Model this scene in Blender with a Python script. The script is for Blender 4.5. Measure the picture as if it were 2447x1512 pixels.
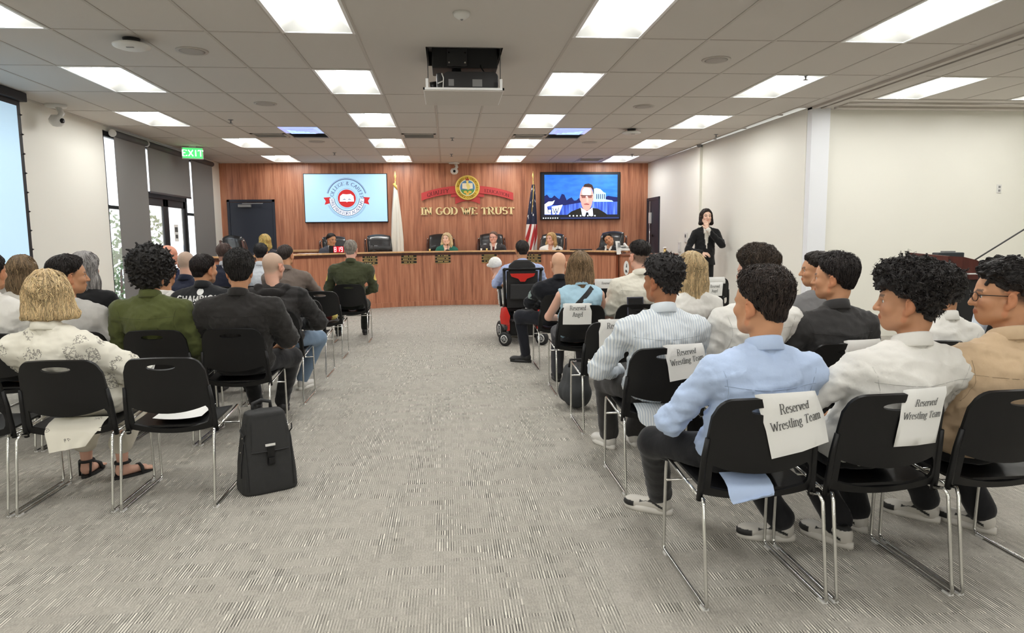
import bpy, bmesh, math, random
import numpy as np
from mathutils import Vector, Matrix
from mathutils.bvhtree import BVHTree
from mathutils.geometry import delaunay_2d_cdt

for _o in list(bpy.data.objects):
    bpy.data.objects.remove(_o)
SC = bpy.context.scene
COL = SC.collection
PI = math.pi
# ------------------------------------------------------------------ camera
cd = bpy.data.cameras.new('camera')
cam = bpy.data.objects.new('camera', cd)
COL.objects.link(cam)
SC.camera = cam
_yaw, _pit, _rol = 0.0922, -0.1143, -0.0101
_F = Vector((math.sin(_yaw) * math.cos(_pit), math.cos(_yaw) * math.cos(_pit), math.sin(_pit)))
_R = Vector((math.cos(_yaw), -math.sin(_yaw), 0))
_U = _R.cross(_F)
_R2 = _R * math.cos(_rol) + _U * math.sin(_rol)
_U2 = -_R * math.sin(_rol) + _U * math.cos(_rol)
cam.matrix_world = Matrix((( _R2.x, _U2.x, -_F.x, 0), (_R2.y, _U2.y, -_F.y, 0), (_R2.z, _U2.z, -_F.z, 1.45), (0, 0, 0, 1)))
cd.sensor_width = 36
cd.lens = 1640 / 2447 * 36
cd.clip_start = 0.05
# ------------------------------------------------------------------ world, exposure
w = bpy.data.worlds.new('world')
SC.world = w
w.use_nodes = True
_bg = w.node_tree.nodes['Background']
_bg.inputs[0].default_value = (0.86, 0.93, 1.0, 1)
_bg.inputs[1].default_value = 2.2
SC.view_settings.view_transform = 'Standard'
SC.view_settings.look = 'None'
SC.view_settings.gamma = 1
SC.view_settings.use_curve_mapping = False
SC.view_settings.exposure = 0.62
try:
    SC.cycles.max_bounces = 5
    SC.cycles.use_adaptive_sampling = True
    SC.cycles.adaptive_threshold = .1
    SC.cycles.diffuse_bounces = 4
    SC.cycles.glossy_bounces = 3
    SC.cycles.sample_clamp_indirect = 6
    SC.cycles.caustics_reflective = False
    SC.cycles.caustics_refractive = False
except Exception:
    pass
rng = random.Random(7)
nrng = np.random.default_rng(11)


def lin(r, g, b):
    f = lambda c: (c / 255 / 12.92) if c / 255 <= .04045 else ((c / 255 + .055) / 1.055) ** 2.4
    return (f(r), f(g), f(b))


# ------------------------------------------------------------------ materials
MATS = {}


def mat(name, col=(.5, .5, .5), rough=.6, metal=0., spec=.5, emit=None, es=1., attr=False, bump=None, sheen=0., coat=0., alpha=1., trans=0.):
    if name in MATS:
        return MATS[name]
    m = bpy.data.materials.new(name)
    m.use_nodes = True
    nt = m.node_tree
    b = nt.nodes['Principled BSDF']
    b.inputs['Base Color'].default_value = (*col, 1)
    b.inputs['Roughness'].default_value = rough
    b.inputs['Metallic'].default_value = metal
    b.inputs['Specular IOR Level'].default_value = spec
    b.inputs['Sheen Weight'].default_value = sheen
    b.inputs['Coat Weight'].default_value = coat
    b.inputs['Alpha'].default_value = alpha
    b.inputs['Transmission Weight'].default_value = trans
    if emit:
        b.inputs['Emission Color'].default_value = (*emit, 1)
        b.inputs['Emission Strength'].default_value = es
    if attr:
        a = nt.nodes.new('ShaderNodeVertexColor')
        a.layer_name = 'Col'
        nt.links.new(a.outputs[0], b.inputs['Base Color'])
    if bump:
        sc, st, stretch = bump
        tc = nt.nodes.new('ShaderNodeTexCoord')
        mp = nt.nodes.new('ShaderNodeMapping')
        mp.inputs['Scale'].default_value = stretch
        nz = nt.nodes.new('ShaderNodeTexNoise')
        nz.inputs['Scale'].default_value = sc
        nz.inputs['Detail'].default_value = 4
        bp = nt.nodes.new('ShaderNodeBump')
        bp.inputs['Strength'].default_value = st
        bp.inputs['Distance'].default_value = .01
        nt.links.new(tc.outputs['Object'], mp.inputs[0])
        nt.links.new(mp.outputs[0], nz.inputs[0])
        nt.links.new(nz.outputs[0], bp.inputs['Height'])
        nt.links.new(bp.outputs[0], b.inputs['Normal'])
    MATS[name] = m
    return m


class NT:
    """tiny node helper"""
    def __init__(s, m):
        s.nt = m.node_tree
        s.b = s.nt.nodes['Principled BSDF']

    def n(s, t, **k):
        x = s.nt.nodes.new('ShaderNode' + t)
        for a, v in k.items():
            setattr(x, a, v)
        return x

    def l(s, a, b):
        s.nt.links.new(a, b)

    def math(s, op, a, b=None, c=None):
        x = s.n('Math', operation=op)
        for i, v in enumerate((a, b, c)):
            if v is None:
                continue
            if isinstance(v, (int, float)):
                x.inputs[i].default_value = v
            else:
                s.l(v, x.inputs[i])
        return x.outputs[0]

    def mix(s, f, a, b):
        x = s.n('Mix', data_type='RGBA')
        if isinstance(f, (int, float)):
            x.inputs[0].default_value = f
        else:
            s.l(f, x.inputs[0])
        for i, v in ((6, a), (7, b)):
            if isinstance(v, tuple):
                x.inputs[i].default_value = (*v, 1)
            else:
                s.l(v, x.inputs[i])
        return x.outputs[2]

    def noise(s, vec, scale, detail=3, rough=.5):
        x = s.n('TexNoise')
        x.inputs['Scale'].default_value = scale
        x.inputs['Detail'].default_value = detail
        x.inputs['Roughness'].default_value = rough
        s.l(vec, x.inputs[0])
        return x.outputs[0]

    def coord(s, scale=(1, 1, 1), out='Object'):
        tc = s.n('TexCoord')
        mp = s.n('Mapping')
        mp.inputs['Scale'].default_value = scale
        s.l(tc.outputs[out], mp.inputs[0])
        return mp.outputs[0]

    def ramp(s, f, stops):
        x = s.n('ValToRGB')
        e = x.color_ramp.elements
        while len(e) < len(stops):
            e.new(.5)
        for q, (p, c) in zip(e, stops):
            q.position = p
            q.color = (*c, 1)
        s.l(f, x.inputs[0])
        return x.outputs[0]


def wood_mat(name, dark, mid, light, rough=.38, stretch=(9, 9, .55)):
    m = mat(name, mid, rough)
    t = NT(m)
    v = t.coord(stretch)
    n1 = t.noise(v, 1.6, 6, .62)
    v2 = t.coord((stretch[0] * 4.5, stretch[1] * 4.5, stretch[2] * 1.4))
    n2 = t.noise(v2, 1.5, 4, .6)
    f = t.math('ADD', t.math('MULTIPLY', n1, .7), t.math('MULTIPLY', n2, .3))
    c = t.ramp(f, [(.33, dark), (.5, mid), (.68, light)])
    t.l(c, t.b.inputs['Base Color'])
    return m


M_wood = wood_mat('wood veneer', lin(134, 80, 58), lin(184, 122, 92), lin(208, 152, 120))
M_woodtop = wood_mat('wood counter', lin(190, 140, 96), lin(224, 178, 128), lin(238, 200, 150), .3, (.8, 9, 9))
M_wooddark = wood_mat('dark walnut', lin(48, 26, 18), lin(78, 42, 30), lin(98, 56, 40), .3)
M_mahog = wood_mat('mahogany', lin(58, 26, 22), lin(86, 42, 36), lin(104, 54, 46), .35, (6, 6, .6))
M_wall = mat('painted wall', lin(242, 240, 230), .55, bump=(60, .03, (1, 1, 1)))
M_wallw = mat('white panel wall', lin(240, 242, 246), .45)
M_tile = mat('ceiling tile', lin(212, 206, 199), .95, bump=(220, .25, (1, 1, 1)))
M_tee = mat('grid metal', lin(196, 189, 181), .6)
M_dry = mat('ceiling drywall', lin(208, 202, 195), .8)
M_whitem = mat('white enamel', lin(238, 238, 236), .35)
M_plast = mat('white plastic', lin(226, 225, 221), .4)
M_black = mat('black plastic', (.007, .007, .0075), .4, spec=.35, bump=(300, .06, (1, 1, 1)))
M_blk2 = mat('matte black', (.014, .014, .015), .6)
M_chrome = mat('chrome', (.72, .72, .70), .16, 1.)
M_paper = mat('paper', lin(246, 246, 243), .8)
M_ink = mat('ink grey', (.09, .09, .09), .8)
M_navy = mat('navy door paint', lin(40, 45, 58), .45)
M_gold = mat('gold lettering', lin(226, 196, 122), .34, .35)
M_leather = mat('black leather', (.016, .016, .017), .3, coat=.35, bump=(90, .12, (1, 1, 1)))
M_skin = mat('skin', attr=True, rough=.5, spec=.35)
M_hair = mat('hair', attr=True, rough=.4, spec=.4, bump=(60, .5, (6, 6, 1)))
M_cloth = mat('cloth', attr=True, rough=.88, spec=.2, sheen=.15, bump=(26, .35, (1, 1, .6)))
M_shoe = mat('shoe', attr=True, rough=.5)
M_eye = mat('eye', attr=True, rough=.15)
M_dgrey = mat('dark grey metal', (.05, .05, .052), .4, .4)
M_grey = mat('mid grey', (.25, .25, .25), .5)
M_red = mat('red shell', lin(196, 42, 34), .3, coat=.3)
M_shade = mat('shade fabric', lin(126, 124, 122), .9, bump=(400, .1, (1, 1, 1)))
M_refl = mat('lamp reflector', lin(196, 196, 192), .4)
M_lamp = mat('lamp diffuser', (1, 1, 1), .5, emit=(1, 1, .98), es=19)


# ------------------------------------------------------------------ object helpers
def tag(o, label=None, cat=None, group=None, kind=None):
    if label:
        o['label'] = label
    if cat:
        o['category'] = cat
    if group:
        o['group'] = group
    if kind:
        o['kind'] = kind
    return o


def empty(name, loc=(0, 0, 0), rz=0., label=None, cat=None, group=None, parent=None):
    o = bpy.data.objects.new(name, None)
    COL.objects.link(o)
    o.location = loc
    o.rotation_euler = (0, 0, rz)
    o.empty_display_size = .1
    if parent:
        o.parent = parent
    return tag(o, label, cat, group)


def link(name, me, m=None, parent=None, loc=None, rot=None):
    o = bpy.data.objects.new(name, me)
    COL.objects.link(o)
    if m is not None and not me.materials:
        me.materials.append(m)
    if parent:
        o.parent = parent
    if loc is not None:
        o.location = loc
    if rot is not None:
        o.rotation_euler = rot
    return o


def copy_tree(o, parent=None):
    c = o.copy()
    COL.objects.link(c)
    c.parent = parent
    for ch in list(o.children):
        copy_tree(ch, c)
    return c


class MB:
    """collects polygons for one mesh"""
    def __init__(s):
        s.v, s.f, s.mi = [], [], []

    def add(s, vs, fs, mi=0):
        b = len(s.v)
        s.v += [tuple(map(float, p)) for p in vs]
        s.f += [tuple(b + i for i in q) for q in fs]
        s.mi += [mi] * len(fs)
        return s

    def box(s, c, d, rz=0., mi=0, rx=0.):
        cx, cy, cz = c
        hx, hy, hz = d[0] / 2, d[1] / 2, d[2] / 2
        vs = []
        for x, y, z in ((-1, -1, -1), (1, -1, -1), (1, 1, -1), (-1, 1, -1), (-1, -1, 1), (1, -1, 1), (1, 1, 1), (-1, 1, 1)):
            p = Vector((x * hx, y * hy, z * hz))
            if rx:
                p.rotate(Matrix.Rotation(rx, 3, 'X'))
            if rz:
                p.rotate(Matrix.Rotation(rz, 3, 'Z'))
            vs.append((p.x + cx, p.y + cy, p.z + cz))
        return s.add(vs, [(0, 3, 2, 1), (4, 5, 6, 7), (0, 1, 5, 4), (1, 2, 6, 5), (2, 3, 7, 6), (3, 0, 4, 7)], mi)

    def b2(s, lo, hi, mi=0):
        return s.box([(a + b) / 2 for a, b in zip(lo, hi)], [b - a for a, b in zip(lo, hi)], 0, mi)

    def tube(s, pts, r, n=8, mi=0, closed=False):
        pts = [Vector(p) for p in pts]
        rs = r if isinstance(r, (list, tuple)) else [r] * len(pts)
        rings = []
        up = None
        for i, p in enumerate(pts):
            if closed:
                t = pts[(i + 1) % len(pts)] - pts[i - 1]
            else:
                t = pts[min(i + 1, len(pts) - 1)] - pts[max(i - 1, 0)]
            t.normalize()
            if up is None:
                up = Vector((0, 0, 1)) if abs(t.z) < .9 else Vector((1, 0, 0))
            u = t.cross(up)
            if u.length < 1e-6:
                u = t.orthogonal()
            u.normalize()
            w_ = u.cross(t)
            up = w_
            rings.append([p + (u * math.cos(a) + w_ * math.sin(a)) * rs[i] for a in [2 * PI * k / n for k in range(n)]])
        vs = [q for rr in rings for q in rr]
        fs = []
        m_ = len(rings)
        for i in range(m_ if closed else m_ - 1):
            j = (i + 1) % m_
            for k in range(n):
                fs.append((i * n + k, i * n + (k + 1) % n, j * n + (k + 1) % n, j * n + k))
        if not closed:
            fs.append(tuple(range(n - 1, -1, -1)))
            fs.append(tuple((m_ - 1) * n + k for k in range(n)))
        return s.add(vs, fs, mi)

    def lathe(s, prof, n=24, c=(0, 0, 0), mi=0, axis='z'):
        vs, fs = [], []
        for r, z in prof:
            for k in range(n):
                a = 2 * PI * k / n
                p = (r * math.cos(a), r * math.sin(a), z)
                if axis == 'y':
                    p = (p[0], p[2], p[1])
                if axis == 'x':
                    p = (p[2], p[0], p[1])
                vs.append((p[0] + c[0], p[1] + c[1], p[2] + c[2]))
        for i in range(len(prof) - 1):
            for k in range(n):
                fs.append((i * n + k, i * n + (k + 1) % n, (i + 1) * n + (k + 1) % n, (i + 1) * n + k))
        fs.append(tuple(range(n - 1, -1, -1)))
        fs.append(tuple((len(prof) - 1) * n + k for k in range(n)))
        return s.add(vs, fs, mi)

    def grid(s, fn, nu, nv, mi=0, wrap=False):
        vs = [fn(i / nu, j / nv) for j in range(nv + 1) for i in range(nu + 1)]
        fs = [(j * (nu + 1) + i, j * (nu + 1) + i + 1, (j + 1) * (nu + 1) + i + 1, (j + 1) * (nu + 1) + i) for j in range(nv) for i in range(nu)]
        return s.add(vs, fs, mi)

    def prism(s, poly, a, b, axis='y', mi=0):
        """2D polygon (u,w) extruded from a to b along axis"""
        def P(u, w_, t):
            return (u, t, w_) if axis == 'y' else ((u, w_, t) if axis == 'z' else (t, u, w_))
        n = len(poly)
        vs = [P(u, w_, a) for u, w_ in poly] + [P(u, w_, b) for u, w_ in poly]
        fs = [tuple(range(n)), tuple(range(2 * n - 1, n - 1, -1))] + [(i, n + i, n + (i + 1) % n, (i + 1) % n) for i in range(n)]
        return s.add(vs, fs, mi)

    def mesh(s, name, smooth=False, bevel=0., fix=True):
        me = bpy.data.meshes.new(name)
        me.from_pydata(s.v, [], s.f)
        me.polygons.foreach_set('material_index', s.mi)
        if fix or bevel:
            bm = bmesh.new()
            bm.from_mesh(me)
            bmesh.ops.recalc_face_normals(bm, faces=bm.faces)
            if bevel:
                bmesh.ops.bevel(bm, geom=[e for e in bm.edges if e.is_manifold and e.calc_face_angle(0) > .5], offset=bevel, segments=2, affect='EDGES', profile=.6)
            bm.to_mesh(me)
            bm.free()
        if smooth:
            me.shade_smooth()
            if smooth is not True:
                me.set_sharp_from_angle(angle=smooth)
        return me

    def obj(s, name, m, parent=None, smooth=False, bevel=0., loc=None, rot=None, fix=True):
        me = s.mesh(name, smooth, bevel, fix)
        for q in (m if isinstance(m, (list, tuple)) else [m]):
            me.materials.append(q)
        return link(name, me, None, parent, loc, rot)


def sheet(outer, holes, sp, fn, th=0.):
    """triangulated flat sheet with holes, mapped by fn(u,v)->(Vector p, Vector n); thickness th along n"""
    loops = [outer] + holes
    pts, edges = [], []
    for lp in loops:
        b = len(pts)
        pts += [Vector(p) for p in lp]
        edges += [(b + i, b + (i + 1) % len(lp)) for i in range(len(lp))]
    us = [p[0] for p in outer]
    vs = [p[1] for p in outer]
    nb = len(pts)
    x = min(us) + sp * .5
    while x < max(us):
        y = min(vs) + sp * .5
        while y < max(vs):
            if min((Vector((x, y)) - q).length_squared for q in pts[:nb]) > (sp * .45) ** 2:
                pts.append(Vector((x, y)))
            y += sp
        x += sp
    V, E, Fc, *_ = delaunay_2d_cdt(pts, edges, [], 1, 1e-6)
    def inside(x, y, lp):
        r_ = False
        for i in range(len(lp)):
            (x1, y1), (x2, y2) = lp[i], lp[i - 1]
            if (y1 > y) != (y2 > y) and x < (x2 - x1) * (y - y1) / (y2 - y1) + x1:
                r_ = not r_
        return r_
    if holes:
        Fc = [f for f in Fc if not any(inside(sum(V[i][0] for i in f) / len(f), sum(V[i][1] for i in f) / len(f), lp) for lp in holes)]
    P = [fn(p[0], p[1]) for p in V]
    n = len(P)
    mb = MB()
    if th == 0:
        mb.add([a for a, _ in P], [tuple(f) for f in Fc])
        return mb
    vs = [a + b * th * .5 for a, b in P] + [a - b * th * .5 for a, b in P]
    fs = [tuple(f) for f in Fc] + [tuple(n + i for i in reversed(f)) for f in Fc]
    cnt = {}
    for f in Fc:
        for i in range(len(f)):
            a, b = f[i], f[(i + 1) % len(f)]
            k = (min(a, b), max(a, b))
            cnt[k] = None if k in cnt else (a, b)
    for e in cnt.values():
        if e:
            a, b = e
            fs.append((b, a, n + a, n + b))
    mb.add(vs, fs)
    return mb


def rrect(x0, y0, x1, y1, r, n=5):
    o = []
    for cx, cy, a in ((x1 - r, y1 - r, 0), (x0 + r, y1 - r, 90), (x0 + r, y0 + r, 180), (x1 - r, y0 + r, 270)):
        for k in range(n + 1):
            t = math.radians(a + 90 * k / n)
            o.append((cx + r * math.cos(t), cy + r * math.sin(t)))
    return o


def ellipse(cx, cy, rx, ry, n=24):
    return [(cx + rx * math.cos(2 * PI * k / n), cy + ry * math.sin(2 * PI * k / n)) for k in range(n)]
# ------------------------------------------------------------------ stroke lettering (roman with serifs)
def _A(cx, cy, rx, ry, a0, a1, n=14):
    return [(cx + rx * math.cos(math.radians(a0 + (a1 - a0) * k / n)), cy + ry * math.sin(math.radians(a0 + (a1 - a0) * k / n))) for k in range(n + 1)]


# glyph: (advance, [ (points, serif bits: 1 start, 2 end) ])
GL = {
    ' ': (.42, []),
    'A': (.98, [([(.12, 0), (.48, 1)], 1), ([(.48, 1), (.86, 0)], 2), ([(.24, .34), (.72, .34)], 0)]),
    'B': (.86, [([(.16, 0), (.16, 1)], 3), ([(.16, 1)] + _A(.42, .77, .26, .23, 90, -90) + [(.16, .54)], 0), ([(.16, .54)] + _A(.45, .27, .29, .27, 90, -90) + [(.16, 0)], 0)]),
    'C': (.9, [(_A(.5, .5, .38, .5, 42, 318, 22), 0)]),
    'D': (.98, [([(.16, 0), (.16, 1)], 3), ([(.16, 1), (.4, 1)] + _A(.44, .5, .4, .5, 90, -90, 18) + [(.16, 0)], 0)]),
    'E': (.84, [([(.16, 0), (.16, 1)], 3), ([(.16, .98), (.7, .98), (.7, .84)], 0), ([(.16, .52), (.56, .52)], 0), ([(.16, .02), (.74, .02), (.74, .18)], 0)]),
    'F': (.78, [([(.16, 0), (.16, 1)], 3), ([(.16, .98), (.7, .98), (.7, .84)], 0), ([(.16, .52), (.54, .52)], 0)]),
    'G': (1.0, [(_A(.52, .5, .4, .5, 45, 315, 22) + [(.82, .16), (.82, .42)], 2)]),
    'H': (1.02, [([(.16, 0), (.16, 1)], 3), ([(.84, 0), (.84, 1)], 3), ([(.16, .52), (.84, .52)], 0)]),
    'I': (.46, [([(.23, 0), (.23, 1)], 3)]),
    'L': (.78, [([(.16, 0), (.16, 1)], 3), ([(.16, .02), (.7, .02), (.7, .2)], 0)]),
    'M': (1.2, [([(.16, 0), (.16, 1)], 3), ([(.16, 1), (.6, .12)], 0), ([(.6, .12), (1.02, 1)], 0), ([(1.02, 0), (1.02, 1)], 3)]),
    'N': (1.04, [([(.16, 0), (.16, 1)], 3), ([(.16, 1), (.86, 0)], 0), ([(.86, 0), (.86, 1)], 2)]),
    'O': (1.02, [(_A(.51, .5, .41, .5, 0, 360, 28), 0)]),
    'P': (.82, [([(.16, 0), (.16, 1)], 3), ([(.16, 1), (.36, 1)] + _A(.42, .74, .28, .26, 90, -90) + [(.16, .48)], 0)]),
    'Q': (1.02, [(_A(.51, .5, .41, .5, 0, 360, 28), 0), ([(.5, .22), (.92, -.14)], 0)]),
    'R': (.96, [([(.16, 0), (.16, 1)], 3), ([(.16, 1), (.38, 1)] + _A(.44, .75, .27, .25, 90, -90) + [(.16, .5)], 0), ([(.46, .5), (.82, 0)], 2)]),
    'S': (.76, [(_A(.38, .74, .27, .26, 35, 250, 14) + _A(.38, .26, .29, .26, 75, -150, 14), 0)]),
    'T': (.9, [([(.45, 0), (.45, 1)], 1), ([(.1, .82), (.1, .98), (.8, .98), (.8, .82)], 0)]),
    'U': (.98, [([(.16, 1)] + _A(.49, .36, .33, .36, 180, 360, 14) + [(.82, 1)], 3)]),
    'V': (.96, [([(.12, 1), (.48, 0)], 1), ([(.48, 0), (.84, 1)], 2)]),
    'W': (1.36, [([(.1, 1), (.4, 0)], 1), ([(.4, 0), (.68, .86)], 0), ([(.68, .86), (.94, 0)], 0), ([(.94, 0), (1.24, 1)], 2)]),
    'Y': (.92, [([(.12, 1), (.46, .48)], 1), ([(.46, .48), (.8, 1)], 2), ([(.46, 0), (.46, .5)], 1)]),
    'X': (.92, [([(.12, 0), (.8, 1)], 3), ([(.12, 1), (.8, 0)], 3)]),
    '&': (1.0, [([(.86, .02), (.34, .62)] + _A(.42, .8, .16, .2, 200, -40, 12) + _A(.4, .27, .28, .27, 100, 350, 14), 0)]),
    '0': (.8, [(_A(.4, .5, .29, .5, 0, 360, 24), 0)]),
    '2': (.8, [(_A(.4, .7, .27, .3, 160, -35, 12) + [(.12, .04), (.7, .04), (.7, .16)], 0)]),
    'a': (.62, [(_A(.3, .48, .18, .2, 150, 0, 8) + [(.48, .1), (.58, .02)], 0), (_A(.29, .19, .19, .19, 60, 320, 12), 0)]),
    'd': (.7, [(_A(.32, .33, .22, .33, 40, 320, 16), 0), ([(.54, 1), (.54, .02)], 3)]),
    'e': (.62, [([(.1, .38), (.54, .38)] + _A(.32, .34, .22, .33, 15, 320, 16), 0)]),
    'g': (.66, [(_A(.3, .44, .2, .22, 0, 360, 16), 0), ([(.44, .6), (.6, .66)], 0), ([(.2, .24), (.16, .1)] + _A(.32, -.12, .24, .16, 120, -220, 16), 0)]),
    'i': (.34, [([(.17, 0), (.17, .64)], 3), ([(.14, .86), (.2, .92)], 0)]),
    'l': (.34, [([(.17, 0), (.17, 1)], 3)]),
    'm': (1.08, [([(.15, 0), (.15, .64)], 3), (_A(.34, .42, .19, .24, 170, 0, 8) + [(.53, 0)], 2), (_A(.72, .42, .19, .24, 170, 0, 8) + [(.91, 0)], 2)]),
    'n': (.74, [([(.15, 0), (.15, .64)], 3), (_A(.36, .42, .21, .24, 170, 0, 8) + [(.57, 0)], 2)]),
    'r': (.52, [([(.15, 0), (.15, .64)], 3), (_A(.36, .4, .2, .26, 165, 50, 8), 0)]),
    's': (.54, [(_A(.27, .5, .17, .16, 40, 250, 10) + _A(.27, .17, .18, .17, 75, -150, 10), 0)]),
    't': (.44, [([(.2, .86), (.2, .14), (.34, .03), (.42, .06)], 0), ([(.06, .64), (.38, .64)], 0)]),
    'v': (.64, [([(.08, .64), (.32, 0)], 1), ([(.32, 0), (.56, .64)], 2)]),
}


def letters(text, thick=.16, thin=.06, serif=.1, gap=0.):
    """list of 2D quads/polys for the text on baseline 0, cap height 1; returns (polys, width)"""
    polys, x = [], 0.
    for ch in text:
        adv, strokes = GL[ch]
        for pts, sb in strokes:
            P = [Vector((p[0] + x, p[1])) for p in pts]
            L, Rr = [], []
            for i, p in enumerate(P):
                t = P[min(i + 1, len(P) - 1)] - P[max(i - 1, 0)]
                t.normalize()
                if 0 < i < len(P) - 1:
                    a = (P[i] - P[i - 1]).normalized()
                    b = (P[i + 1] - P[i]).normalized()
                    if a.dot(b) < .3:
                        t = b
                wd = (thin + (thick - thin) * abs(t.y) ** 1.5) / 2
                nrm = Vector((-t.y, t.x))
                L.append(p + nrm * wd)
                Rr.append(p - nrm * wd)
            for i in range(len(P) - 1):
                polys.append([L[i], Rr[i], Rr[i + 1], L[i + 1]])
            if serif:
                for bit, p in ((1, P[0]), (2, P[-1])):
                    if sb & bit:
                        h = thin * .5
                        polys.append([Vector((p.x - thick / 2 - serif, p.y - h)), Vector((p.x + thick / 2 + serif, p.y - h)), Vector((p.x + thick / 2 + serif, p.y + h)), Vector((p.x - thick / 2 - serif, p.y + h))])
        x += adv + gap
    return polys, x - gap


def text_mb(text, size, fn, thick=.16, thin=.06, serif=.1, gap=0., align=.5, depth=0.):
    """fn(u,v,w)->point; u along the line (centred by align), v up from baseline, w out of the surface"""
    polys, wd = letters(text, thick, thin, serif, gap)
    mb = MB()
    for q in polys:
        n = len(q)
        top = [fn((p.x - wd * align) * size, p.y * size, depth) for p in q]
        if depth > .0015:
            bot = [fn((p.x - wd * align) * size, p.y * size, 0) for p in q]
            mb.add(top + bot, [tuple(range(n)), tuple(range(2 * n - 1, n - 1, -1))] + [(i, n + i, n + (i + 1) % n, (i + 1) % n) for i in range(n)])
        else:
            mb.add(top, [tuple(range(n))])
    return mb
# ------------------------------------------------------------------ the room
CZ = 3.163
XL, YB = -5.05, 16.15
GX0, GU, GY0, GT = -1.334, .6096, 4.8775, 1.2192


def wallx(y):
    return 4.76 + (16.15 - y) * .023


def struct(o):
    o['kind'] = 'structure'
    return o


# carpet ----------------------------------------------------------
M_carpet = mat('carpet', (.3, .29, .27), .95, spec=.15)
t = NT(M_carpet)
tc = t.n('TexCoord')
sp = t.n('SeparateXYZ')
t.l(tc.outputs['Object'], sp.inputs[0])
X, Y = sp.outputs[0], sp.outputs[1]


def wn(a, b, seed):
    c = t.n('CombineXYZ')
    t.l(a, c.inputs[0])
    t.l(b, c.inputs[1])
    c.inputs[2].default_value = seed
    x = t.n('TexWhiteNoise', noise_dimensions='3D')
    t.l(c.outputs[0], x.inputs[0])
    return x.outputs[0]


fl = lambda v, s: t.math('FLOOR', t.math('MULTIPLY', v, s))
fr = lambda v, s: t.math('FRACT', t.math('MULTIPLY', v, s))
tl = wn(fl(X, 2.05), fl(Y, 1.0), 9.)                # carpet plank
rowy = t.math('FLOOR', t.math('ADD', t.math('MULTIPLY', Y, 15.), t.math('MULTIPLY', tl, 9.)))
rj = wn(rowy, rowy, 5.)
blk = wn(t.math('FLOOR', t.math('ADD', t.math('MULTIPLY', X, 3.1), t.math('MULTIPLY', rj, 7.))), rowy, 1.)   # staggered bands
coln = wn(fl(X, 11.), fl(Y, 1.3), 4.)                # groups of columns that read stronger
col = fl(X, 84.)
cr = wn(col, rowy, 2.)
stripe = t.math('LESS_THAN', t.math('ABSOLUTE', t.math('SUBTRACT', fr(X, 84.), .5)), t.math('ADD', t.math('MULTIPLY', wn(col, rowy, 7.), .2), .13))
nz = t.noise(t.coord((1, 1, 1)), 230, 3, .75)
nzb = t.noise(t.coord((1, .35, 1)), 150, 2, .7)
cell = wn(fl(X, 27.), t.math('FLOOR', t.math('ADD', t.math('MULTIPLY', Y, 22.), t.math('MULTIPLY', tl, 9.))), 6.)
cel2 = wn(fl(X, 21.), t.math('FLOOR', t.math('MULTIPLY', Y, 13.)), 8.)
base = t.mix(t.math('MULTIPLY', t.math('ADD', t.math('ADD', nz, nzb), t.math('MULTIPLY', cel2, .16)), .463), lin(66, 63, 58), lin(226, 220, 208))
gap = t.mix(t.math('MULTIPLY', t.math('ADD', cr, cell), .5), lin(34, 38, 40), lin(136, 132, 125))
pat = t.mix(stripe, gap, t.mix(cr, lin(240, 236, 224), lin(192, 187, 175)))
st = t.math('MINIMUM', t.math('ADD', t.math('MULTIPLY', t.math('POWER', blk, 1.7), t.math('ADD', t.math('MULTIPLY', cell, 1.1), .15)), t.math('MULTIPLY', t.math('POWER', coln, 2.4), t.math('MULTIPLY', cell, .9))), .95)
cc = t.mix(st, base, pat)
t.l(cc, t.b.inputs['Base Color'])
bp = t.n('Bump')
bp.inputs['Strength'].default_value = .5
bp.inputs['Distance'].default_value = .004
t.l(nz, bp.inputs['Height'])
t.l(bp.outputs[0], t.b.inputs['Normal'])

fo = MB().b2((-5.3, -8.4, -.1), (9.2, 16.4, 0)).obj('floor', M_carpet)
tag(struct(fo), 'grey and cream flecked woven carpet')

# walls -----------------------------------------------------------
o = MB().b2((XL - .15, YB, 0), (5.2, YB + .15, CZ + .05)).obj('wall_back', M_wood)
tag(struct(o), 'wall clad in reddish brown wood veneer')
OY0, OY1, OZ = 10.92, 15.44, 3.1
wl = MB()
wl.b2((XL - .15, -8.4, 0), (XL, OY0, CZ + .05)).b2((XL - .15, OY1, 0), (XL, YB, CZ + .05)).b2((XL - .15, OY0, OZ), (XL, OY1, CZ + .05))
tag(struct(wl.obj('wall_left', M_wall)), 'cream painted wall with window opening')
wr = MB()
wr.add([(wallx(9.2), 9.2, 0), (wallx(YB), YB, 0), (5.2, YB, 0), (5.2, 9.2, 0), (wallx(9.2), 9.2, CZ), (wallx(YB), YB, CZ), (5.2, YB, CZ), (5.2, 9.2, CZ)],
       [(0, 1, 2, 3), (4, 5, 6, 7), (0, 1, 5, 4), (1, 2, 6, 5), (2, 3, 7, 6), (3, 0, 4, 7)])
tag(struct(wr.obj('wall_right', M_wall)), 'cream painted side wall')
o = MB().b2((5.2, 9.2, 0), (9.2, 9.35, CZ + .05)).obj('wall_alcove', M_wall)
tag(struct(o), 'plain cream wall of the alcove')
o = MB().b2((4.93, 9.08, 0), (5.19, 9.2, CZ)).obj('trim_1', M_wallw, bevel=.004)
tag(struct(o), 'white stacked partition panel at the wall corner')
o = MB().b2((9.05, -8.4, 0), (9.2, 9.2, CZ)).obj('wall_east', M_wall)
struct(o)
o = MB().b2((-5.2, -8.4, 0), (9.2, -8.25, CZ)).obj('wall_south', M_wall)
struct(o)
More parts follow.
